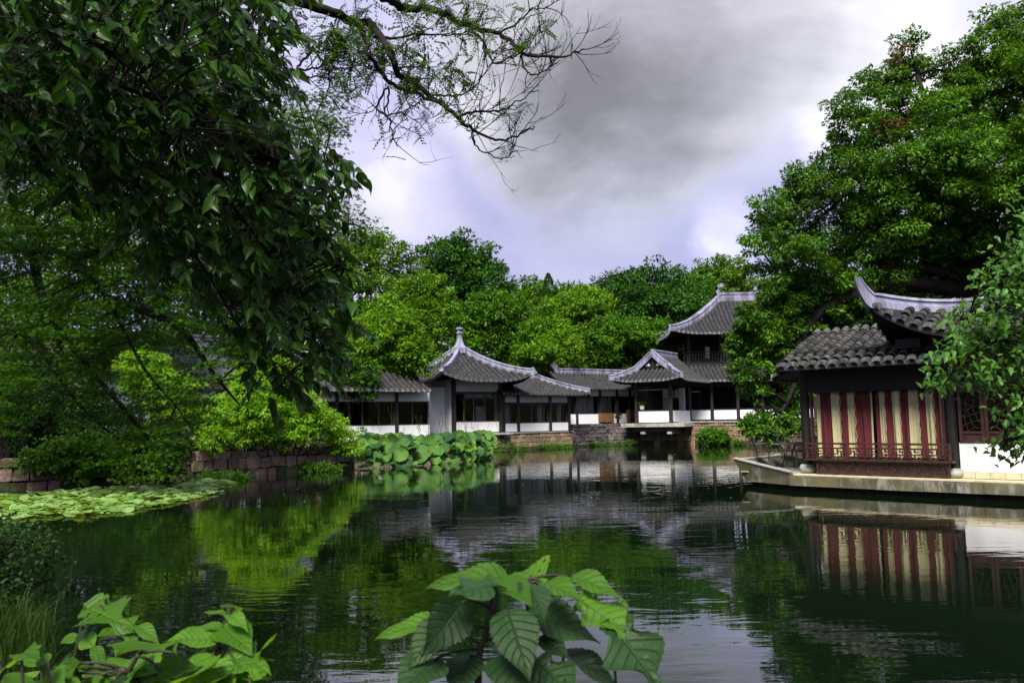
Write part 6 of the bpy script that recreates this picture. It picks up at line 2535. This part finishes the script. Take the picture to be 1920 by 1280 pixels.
# ------------------------------------------------------------------ overhanging bough with bare twigs and pinnate leaves
def pinnate_tree():
    rnd = random.Random(17)
    Dp = 7.6
    base = Vector((-8.6, 8.6, .2))
    root = thing('locust_tree', 'overhanging tree with bare dark twigs and small pinnate leaves against the sky', 'tree', base)
    mbt = MB()
    Z = lambda x, y: (480 + x / 2.909, y / 2.909)
    lines = [([(430, -120), (640, -40), (760, 15), (800, 45), (930, 45), (1020, 70), (1100, 120), (1200, 150), (1330, 190), (1400, 240), (1450, 290), (1560, 310), (1700, 305), (1790, 270)], .042, .006),
             ([(100, -60), (240, 10), (450, 80), (540, 125), (620, 130), (720, 260), (760, 370), (800, 430), (860, 445), (940, 520), (1040, 590), (1120, 660), (1200, 720), (1310, 765), (1420, 740), (1520, 690)], .044, .005),
             ([(540, 125), (600, 210), (610, 290), (650, 350), (720, 440), (800, 490), (900, 520), (1040, 590)], .022, .012),
             ([(720, 470), (670, 560), (665, 600), (720, 640), (740, 720), (770, 800)], .010, .004),
             ([(720, 480), (720, 560), (705, 625), (800, 615), (830, 660)], .009, .003),
             ([(190, 70), (240, 180), (310, 270), (370, 350), (400, 430), (380, 540)], .016, .004),
             ([(310, 270), (250, 340), (230, 380), (330, 370), (450, 330), (560, 350), (640, 380)], .012, .004),
             ([(200, 405), (320, 420), (420, 425), (520, 415)], .009, .003),
             ([(400, 430), (440, 500), (510, 500), (560, 465)], .007, .002),
             ([(1150, 140), (1230, 220), (1260, 290), (1310, 345), (1400, 300), (1500, 200), (1560, 180)], .012, .003),
             ([(1450, 290), (1460, 370), (1520, 410), (1600, 370), (1660, 330)], .010, .003),
             ([(1110, 640), (1200, 610), (1320, 605), (1440, 550), (1540, 490)], .012, .003),
             ([(940, 520), (1050, 520), (1160, 500), (1230, 420), (1280, 350)], .010, .003),
             ([(1180, 700), (1190, 790), (1280, 845), (1370, 860), (1420, 780)], .008, .003),
             ([(640, 200), (800, 205), (950, 185), (1080, 190), (1190, 170)], .012, .003),
             ([(740, 300), (830, 220), (900, 190)], .009, .003),
             ([(760, 370), (890, 370), (1000, 360)], .009, .003),
             ([(1330, 190), (1430, 120), (1500, 60), (1580, 40), (1660, 0)], .010, .003)]
    fork = W(380, -220, 8.0)
    mbt.tube(smooth_path([base, Vector((-8.0, 8.6, 4.0)), Vector((-6.0, 8.3, 7.2)), fork], 5), [.24 - .17 * i / 15 for i in range(16)], 10)
    paths = []
    for pts, r0, r1 in lines:
        off0 = rnd.uniform(-.3, .3)
        w_ = [W(*Z(*q), Dp + off0 + .25 * math.sin(i * 1.3 + r0 * 90)) for i, q in enumerate(pts)]
        if pts[0][1] < -50:
            w_ = [fork] + w_
        pth = smooth_path(w_, 5)
        # slight natural kinks
        pth = [pth[0]] + [q + Vector((rnd.gauss(0, .008), 0, rnd.gauss(0, .008))) for q in pth[1:-1]] + [pth[-1]]
        mbt.tube(pth, [1.25 * (r0 + (r1 - r0) * i / (len(pth) - 1)) for i in range(len(pth))], 6)
        paths.append(pth)
    twig_ends = []

    def twig(p_, d, ln, r, depth):
        n_ = 6
        pts = [p_]
        bend = Vector((rnd.gauss(.05, .22), rnd.gauss(0, .15), rnd.gauss(.34, .22)))
        for i in range(n_):
            d = (d + bend * .35 + Vector((rnd.gauss(0, .12), rnd.gauss(0, .1), rnd.gauss(0, .12)))).normalized()
            pts.append(pts[-1] + d * ln / n_)
        mbt.tube(pts, [r * (1 - .7 * i / n_) for i in range(n_ + 1)], 4, False)
        twig_ends.append(pts)
        if depth:
            for _ in range(rnd.randint(1, 3)):
                i = rnd.randint(2, n_ - 1)
                dd = (pts[i + 1] - pts[i]).normalized() + Vector((rnd.gauss(0, .5), rnd.gauss(0, .3), rnd.gauss(.1, .5)))
                twig(pts[i], dd.normalized(), ln * rnd.uniform(.4, .7), r * .6, depth - 1)
    for pth in paths:
        n_ = len(pth)
        for _ in range(int(n_ * .42)):
            i = rnd.randint(n_ // 4, n_ - 2)
            d = (pth[i + 1] - pth[i]).normalized()
            side = Vector((rnd.gauss(0, .5), rnd.gauss(0, .4), rnd.gauss(.3, .5)))
            twig(pth[i], (d * .7 + side).normalized(), rnd.uniform(.25, .6), .0058, 2 if rnd.random() < .5 else 1)
    mbt.build('trunk', bark, root, smooth=True)
    # pinnate leaves: pairs of leaflets along a rachis
    P, D_, N, S_ = [], [], [], []

    mbq = MB()

    def pinn(p_, d, ln):
        nl = rnd.randint(5, 8)
        d = d.normalized()
        nn = Vector((rnd.gauss(0, .5), rnd.gauss(-.3, .5), 1)).normalized()
        sd = d.cross(nn).normalized()
        mbq.tube([p_, p_ + d * ln * .5 + Vector((0, 0, -.06 * ln)), p_ + d * ln + Vector((0, 0, -.25 * ln))], .0018, 3, False)
        for k in range(nl):
            q = p_ + d * ln * (k + 1) / nl + Vector((0, 0, -.25 * ln * ((k + 1) / nl) ** 2))
            for sg in (-1, 1):
                P.append(q); D_.append(sd * sg + d * .45); N.append(nn); S_.append(rnd.uniform(.028, .042))
    for pth in twig_ends:
        x0 = (pth[0].x / pth[0].y * F + 960)
        y0 = 788 - (pth[0].z - 1.75) / pth[0].y * F
        dens = .30 if (x0 < 800 and y0 < 90) else (.14 if (x0 < 900 and y0 < 150) else (.03 if x0 < 990 else .01))
        for q in pth[1:]:
            for _ in range(2):
                if rnd.random() < dens * .6:
                    pinn(q, Vector((rnd.gauss(0, .7), rnd.gauss(0, .5), rnd.gauss(-.4, .5))), rnd.uniform(.10, .2))
    allpts = np.array([tuple(q) for pth in twig_ends + paths for q in pth])
    # dense tufts where the picture shows them
    for x, y, n_ in ((600, 60, 34), (650, 40, 30), (560, 30, 30), (700, 20, 34), (740, 60, 22), (690, 80, 24), (770, 95, 12), (640, 95, 16), (760, 40, 16), (830, 140, 16), (845, 150, 12), (800, 170, 8), (875, 95, 8), (1010, 35, 8), (1030, 40, 8), (925, 45, 10), (960, 10, 6),
                     (790, 200, 8), (825, 215, 9), (775, 195, 6), (945, 70, 6), (580, 90, 12), (520, 20, 16), (880, 30, 10), (920, 10, 10)):
        for _ in range(int(n_ * .5)):
            c_ = np.array(W(x + rnd.gauss(0, 24), y + rnd.gauss(0, 18), Dp + rnd.gauss(0, .25)))
            pinn(Vector(allpts[np.argmin(((allpts - c_) ** 2).sum(1))]), Vector((rnd.gauss(0, .7), rnd.gauss(0, .5), rnd.gauss(-.4, .5))), rnd.uniform(.10, .2))
    leaf_mesh('crown', np.array(P), np.array(D_), np.array(N), np.array(S_), T_SIMPLE, L_pinn, root, wide=1.2)
    mbq.build('leaf_stalks', darkstalk, root, stuff=True)


pinnate_tree()


# ------------------------------------------------------------------ leafy boughs at the right edge
def right_tree():
    rnd = random.Random(23)
    base = Vector((8.4, 9.4, .2))
    root = thing('broadleaf_tree', 'light green leafy tree entering from the right edge before the boat cabin', 'tree', base)
    var = [blade_mesh('leaf', L_rightobj, .55, 50 + k, 0, 0, 5, 2, .2, .25, .02) for k in range(3)]
    tv = [mesh_arrays(q) for q in var]
    mbt = MB()
    fork = Vector((8.0, 9.5, 2.2))
    tk = smooth_path([base, base + Vector((-.1, .1, 1.2)), fork], 4)
    mbt.tube(tk, [.12 - .03 * i / (len(tk) - 1) for i in range(len(tk))], 9)
    B = [[(1960, 560, 9.4), (1900, 570, 9.2), (1850, 580, 9.0), (1800, 600, 8.9)], [(1960, 640, 9.4), (1880, 640, 9.1), (1820, 660, 8.9), (1770, 720, 8.7)],
         [(1970, 700, 9.3), (1920, 740, 9.2), (1890, 790, 9.1), (1880, 840, 9.0)], [(1980, 480, 9.5), (1930, 500, 9.4), (1880, 520, 9.3), (1840, 520, 9.3)], [(2000, 420, 9.6), (1930, 430, 9.6), (1895, 470, 9.6)]]
    bough = []
    for b in B:
        pth = smooth_path([fork] + [W(*q) for q in b], 5)
        bough.append(pth)
        mbt.tube(pth, [.04 - .034 * i / (len(pth) - 1) for i in range(len(pth))], 6)
    poly = [(2010, 390), (1925, 400), (1890, 470), (1830, 515), (1850, 545), (1795, 585), (1770, 600), (1770, 640), (1760, 690), (1752, 722), (1775, 728), (1800, 710), (1850, 715), (1885, 745), (1890, 790), (1868, 840), (1890, 850), (1930, 850), (2010, 850)]
    tw = sample_poly(poly, 330, 11, rnd, 3)
    tw += [(1757, 722, 5), (1765, 728, 5), (1862, 842, 5), (1874, 845, 5), (1895, 400, 5)]
    allP = []
    for x, y, e in tw:
        c = W(x, y, 9.0 + rnd.uniform(-.6, .6))
        best = min(((q - c).length, i, j) for i, bb in enumerate(bough) for j, q in enumerate(bb) if j > 4)
        st = bough[best[1]][best[2]]
        mbt.tube([st, (st + c) / 2 + Vector((0, 0, .05)), c], [.008, .006, .003], 4, False)
        for q in range(rnd.randint(9, 14)):
            a = Vector((rnd.gauss(-.2, .6), rnd.gauss(-.3, .6), rnd.gauss(-.35, .5))).normalized()
            p_ = c + Vector((rnd.gauss(0, .09), rnd.gauss(0, .09), rnd.gauss(0, .07)))
            nn = Vector((rnd.gauss(0, .4), rnd.gauss(-.5, .4), 1)).normalized()
            allP.append((p_, a, nn, rnd.uniform(.062, .112), rnd.randrange(3)))
    vis = [q for q in allP if q[0].x / q[0].y < .65]
    hid = [q for q in allP if q[0].x / q[0].y >= .65]
    vis.sort(key=lambda q: -q[3])
    for p_, dl, nn, s_, k in vis[:300]:
        inst('leaf', var[k], leaf_matrix(p_, dl, nn, s_), root)
    for k in range(3):
        sel = [q for q in vis[300:] + hid if q[4] == k]
        leaf_mesh('foliage', np.array([q[0] for q in sel]), np.array([q[1] for q in sel]), np.array([q[2] for q in sel]), np.array([q[3] for q in sel]), tv[k], L_right, root, stuff=True, smooth=True)
    mbt.build('trunk', bark, root, smooth=True)


right_tree()


# ------------------------------------------------------------------ foreground plants
BV = {}


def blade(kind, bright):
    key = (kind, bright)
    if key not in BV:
        mt_ = L_fg_lit if bright else L_fg_shaded
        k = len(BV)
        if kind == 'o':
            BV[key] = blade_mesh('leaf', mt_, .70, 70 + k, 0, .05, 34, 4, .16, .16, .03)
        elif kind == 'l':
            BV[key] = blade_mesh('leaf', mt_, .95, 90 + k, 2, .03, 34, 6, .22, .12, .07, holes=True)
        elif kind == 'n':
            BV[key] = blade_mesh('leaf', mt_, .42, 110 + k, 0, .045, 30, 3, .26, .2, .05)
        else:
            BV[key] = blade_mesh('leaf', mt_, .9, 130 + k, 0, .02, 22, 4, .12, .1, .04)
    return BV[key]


def fg_plant(name, label, stem_px, leaves, cat='plant', rz=None):
    """leaves: (base_x, base_y, tip_x, tip_y, D_base, D_tip, kind, bright, normal tilt x, y(to viewer), z)"""
    q = [W(*a) for a in stem_px]
    b = q[-1]
    base = Vector((b.x + .02, b.y + .02, .25))
    root = thing(name, label, cat, base)
    mbt = MB()
    pth = smooth_path(q + [Vector((b.x, b.y, (b.z + .25) / 2)), base], 5)
    mbt.tube(pth, [.0045 + .004 * i / (len(pth) - 1) for i in range(len(pth))], 7)
    mbt.build('stem', darkstalk, root, smooth=True)
    for L in leaves:
        bx, by, tx, ty, d0_, d1_, kind, br, nx, ny, nz = L
        p0, p1 = W(bx, by, d0_), W(tx, ty, d1_)
        v = p1 - p0
        lf = inst('leaf', blade(kind, br), leaf_matrix(p0, v, (nx, ny, nz), v.length), root)
        near_ = min(pth, key=lambda s_: (s_ - p0).length + max(0, s_.z - p0.z) * .3)
        if (near_ - p0).length > .01:
            mbt = MB()
            if (near_ - p0).length > .13:           # a shoot of its own rising from below
                near_ = p0 + Vector((.02, .02, -.34))
            mid = (near_ + p0) / 2 + Vector((0, 0, .012))
            mbt.tube(bez(near_, mid, p0, 6), .0028, 6)
            mbt.build('petiole', darkstalk, root, smooth=True)
    return root


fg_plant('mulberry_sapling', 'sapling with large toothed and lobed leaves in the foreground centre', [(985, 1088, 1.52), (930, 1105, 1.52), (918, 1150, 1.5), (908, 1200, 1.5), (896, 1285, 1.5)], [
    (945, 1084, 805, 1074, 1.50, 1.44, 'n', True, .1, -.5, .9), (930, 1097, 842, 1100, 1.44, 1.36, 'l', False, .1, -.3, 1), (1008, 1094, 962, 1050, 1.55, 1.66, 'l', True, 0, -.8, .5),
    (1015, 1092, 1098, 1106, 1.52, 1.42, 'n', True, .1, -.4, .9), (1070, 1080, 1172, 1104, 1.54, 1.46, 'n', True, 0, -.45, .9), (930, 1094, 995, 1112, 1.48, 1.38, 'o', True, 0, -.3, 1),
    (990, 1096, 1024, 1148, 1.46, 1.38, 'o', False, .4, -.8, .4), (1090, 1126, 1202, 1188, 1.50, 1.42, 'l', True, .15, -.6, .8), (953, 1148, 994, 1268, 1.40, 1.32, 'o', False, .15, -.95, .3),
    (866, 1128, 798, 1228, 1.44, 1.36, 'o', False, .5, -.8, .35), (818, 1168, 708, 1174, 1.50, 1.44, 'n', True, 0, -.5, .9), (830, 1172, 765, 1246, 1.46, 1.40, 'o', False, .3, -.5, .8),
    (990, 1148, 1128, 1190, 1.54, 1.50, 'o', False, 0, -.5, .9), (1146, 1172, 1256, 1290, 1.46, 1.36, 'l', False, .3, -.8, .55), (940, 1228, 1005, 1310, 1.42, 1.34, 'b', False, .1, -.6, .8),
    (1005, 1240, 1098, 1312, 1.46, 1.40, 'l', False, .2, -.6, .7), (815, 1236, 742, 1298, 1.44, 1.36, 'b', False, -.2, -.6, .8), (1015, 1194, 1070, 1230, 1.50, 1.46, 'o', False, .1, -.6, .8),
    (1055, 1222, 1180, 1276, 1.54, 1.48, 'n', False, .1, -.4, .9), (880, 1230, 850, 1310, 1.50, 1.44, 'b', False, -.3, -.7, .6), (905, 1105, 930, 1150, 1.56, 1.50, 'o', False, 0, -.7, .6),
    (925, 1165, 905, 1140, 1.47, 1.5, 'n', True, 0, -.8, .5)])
fg_plant('mulberry_sapling', 'small sapling with a tuft of pale lobed leaves at the lower left', [(190, 1135, 2.3), (162, 1150, 2.3), (150, 1190, 2.3), (135, 1285, 2.3)], [
    (165, 1140, 240, 1160, 2.3, 2.2, 'l', True, 0, -.5, .9), (185, 1135, 232, 1150, 2.34, 2.26, 'l', True, 0, -.6, .7), (200, 1160, 256, 1194, 2.26, 2.2, 'l', True, .1, -.5, .8), (146, 1192, 112, 1204, 2.26, 2.22, 'b', True, -.3, -.8, .4),
    (160, 1176, 190, 1196, 2.28, 2.22, 'b', False, .2, -.8, .5), (160, 1196, 176, 1212, 2.24, 2.2, 'b', True, .1, -.8, .4), (180, 1212, 194, 1266, 2.2, 2.16, 'n', True, .3, -.9, .2), (175, 1130, 150, 1142, 2.34, 2.3, 'l', True, 0, -.5, .8),
    (258, 1172, 300, 1200, 2.2, 2.15, 'n', True, .2, -.5, .8)])
fg_plant('mulberry_sapling', 'upright sapling with pale serrate leaves right of the low tuft', [(430, 1140, 1.8), (424, 1165, 1.8), (412, 1190, 1.8), (408, 1290, 1.8)], [
    (426, 1150, 454, 1130, 1.8, 1.86, 'o', True, 0, -.6, .8), (424, 1152, 385, 1140, 1.8, 1.78, 'n', True, 0, -.4, .9), (430, 1152, 464, 1170, 1.78, 1.72, 'n', True, .1, -.4, .9), (416, 1178, 345, 1172, 1.78, 1.74, 'n', True, 0, -.4, .9),
    (418, 1176, 472, 1212, 1.78, 1.70, 'o', True, .2, -.5, .8), (400, 1200, 312, 1190, 1.74, 1.68, 'o', True, 0, -.5, .9), (414, 1240, 504, 1220, 1.72, 1.70, 'n', True, 0, -.5, .9), (398, 1230, 345, 1250, 1.7, 1.64, 'o', True, -.1, -.6, .8),
    (440, 1236, 480, 1276, 1.7, 1.64, 'n', True, .2, -.6, .7), (395, 1250, 440, 1300, 1.68, 1.62, 'o', True, .1, -.6, .8), (420, 1140, 438, 1128, 1.8, 1.84, 'o', True, 0, -.3, .9)])
lv = []
rl = random.Random(3)
for _ in range(34):
    x, y, s_ = rl.uniform(-10, 470), rl.uniform(1236, 1295), rl.uniform(24, 46)
    a = rl.uniform(-.9, .6) + (math.pi if rl.random() < .5 else 0)
    lv.append((x, y, x + s_ * math.cos(a), y + s_ * .5 * math.sin(a), 1.75 + rl.uniform(-.15, .15), 1.7 + rl.uniform(-.15, .1), rl.choice('nnol'), rl.random() < .75, rl.uniform(-.3, .3), -.55, .75))
for x, y, k, s_ in ((290, 1212, 'b', 70), (300, 1255, 'o', 80), (250, 1262, 'o', 70), (330, 1225, 'o', 75), (210, 1262, 'n', 60), (350, 1280, 'b', 60), (270, 1290, 'b', 70), (190, 1290, 'o', 60), (120, 1262, 'n', 50), (90, 1240, 'o', 40),
                    (60, 1280, 'b', 60), (20, 1250, 'o', 50), (130, 1290, 'n', 60), (10, 1290, 'o', 60), (230, 1300, 'b', 70), (310, 1300, 'b', 60), (70, 1300, 'o', 60), (165, 1250, 'n', 44), (380, 1300, 'o', 60), (40, 1225, 'n', 40), (0, 1235, 'n', 46)):
    a = rl.uniform(-2.7, -.4) if k != 'b' else rl.uniform(-3.4, -2.2)
    lv.append((x, y, x + s_ * math.cos(a), y - s_ * .55 * math.sin(a) * -1 * .5, 1.62 + rl.uniform(-.1, .1), 1.56 + rl.uniform(-.12, .1), k, True, rl.uniform(-.3, .3), -.6, .7))
fg_plant('mulberry_sapling', 'bright leafy undergrowth along the bottom left corner', [(260, 1225, 1.65), (240, 1260, 1.65), (220, 1300, 1.65)], lv)


def left_bank():
    rnd = random.Random(9)
    # dark small-leaved shrub
    root = thing('shrub', 'dark small-leaved shrub on the near left bank above the grass', 'shrub', (-5.9, 8.6, .2))
    poly = [(-90, 1170), (-90, 975), (20, 975), (45, 1000), (95, 1015), (75, 1040), (110, 1060), (85, 1090), (95, 1110), (70, 1150), (30, 1170)]
    Ps, Ds, Ns = [], [], []
    mbt = MB()
    for x, y, e in sample_poly(poly, 85, 10, rnd, 2):
        c = W(x, y, 8.4 + rnd.uniform(-.4, .4))
        n_ = 46
        d = rand_unit(n_)
        Ps.append(np.array(c) + d * RNG.uniform(.02, .2, (n_, 1)))
        Ds.append(d + RNG.normal(size=(n_, 3)) * .5)
        Ns.append(rand_unit(n_) * .7 + np.array((0, -.3, 1)))
        limb(mbt, Vector((-5.9 + rnd.uniform(-.6, .3), 8.7, .1)), c, .010, .003, rnd, .1, 6, 4)
    # wiry shoots with sparse leaves reaching over the water
    for x, y in ((120, 1010), (135, 990), (140, 1050), (120, 1080), (115, 1105), (90, 985)):
        c = W(x, y, 8.3)
        pts = limb(mbt, W(60, y + 15, 8.4), c, .006, .002, rnd, .1, 7, 4)
        for q in pts[2:]:
            for _ in range(3):
                Ps.append(np.array([q]) + RNG.normal(size=(1, 3)) * .02)
                Ds.append(RNG.normal(size=(1, 3)))
                Ns.append(rand_unit(1) + np.array((0, 0, 1)))
    P = np.concatenate(Ps)
    leaf_mesh('foliage', P, np.concatenate(Ds), np.concatenate(Ns), RNG.uniform(.035, .06, len(P)), T_OVAL, L_small, root, wide=1.5)
    mbt.build('stems', bark, root)
    # grass on the bank below it
    V, Fa, T = [], [], []
    o = 0
    for _ in range(1500):
        x, y = rnd.uniform(-90, 105), rnd.uniform(1130, 1300)
        if x > 100 - (y - 1130) * .25 and rnd.random() < .6:
            continue
        b = W(x, y, rnd.uniform(4.6, 6.6))
        ln = rnd.uniform(.2, .5)
        a = rnd.uniform(0, 6.3)
        lean = Vector((math.cos(a) + .45, math.sin(a) - .2, 0)) * rnd.uniform(.3, 1.0)
        side = Vector((-lean.y, lean.x, 0)).normalized() * rnd.uniform(.003, .006)
        n_ = 5
        for i in range(n_ + 1):
            t_ = i / n_
            p_ = b + Vector((0, 0, ln * (t_ - .45 * t_ * t_) - .12)) + lean * ln * t_ * t_ * .7
            k = 1 - t_ * .9
            V += [tuple(p_ - side * k), tuple(p_ + side * k)]
        for i in range(n_):
            Fa.append((o + 2 * i, o + 2 * i + 1, o + 2 * i + 3, o + 2 * i + 2))
            T.append(rnd.random())
        o += 2 * n_ + 2
    g = np_mesh('grass', np.array(V), np.array(Fa), L_grass, None, np.array(T))
    g['kind'] = 'stuff'
    g['label'] = 'long thin grass on the near left bank'
    g['category'] = 'grass'


left_bank()


# ------------------------------------------------------------------ small fallen leaves adrift on the pond
rnd = random.Random(4)
Pq = []
while len(Pq) < 90:
    x, y = rnd.uniform(300, 1400), 850 + 90 * rnd.random() ** 2.2
    q = G(x, y)
    if y > 842 + max(0, 680 - x) * .12 + 6:
        Pq.append((q.x, q.y, .006))
Pq = np.array(Pq)
n_ = len(Pq)
dq = RNG.normal(size=(n_, 3))
dq[:, 2] = .02
fl = leaf_mesh('floating_leaves', Pq, dq, np.tile(np.array((0, 0, 1.0)), (n_, 1)), RNG.uniform(.05, .1, n_), T_OVAL, L_lilys, None)
fl['kind'] = 'stuff'
fl['label'] = 'tiny fallen leaves adrift on the pond'
fl['category'] = 'leaves'
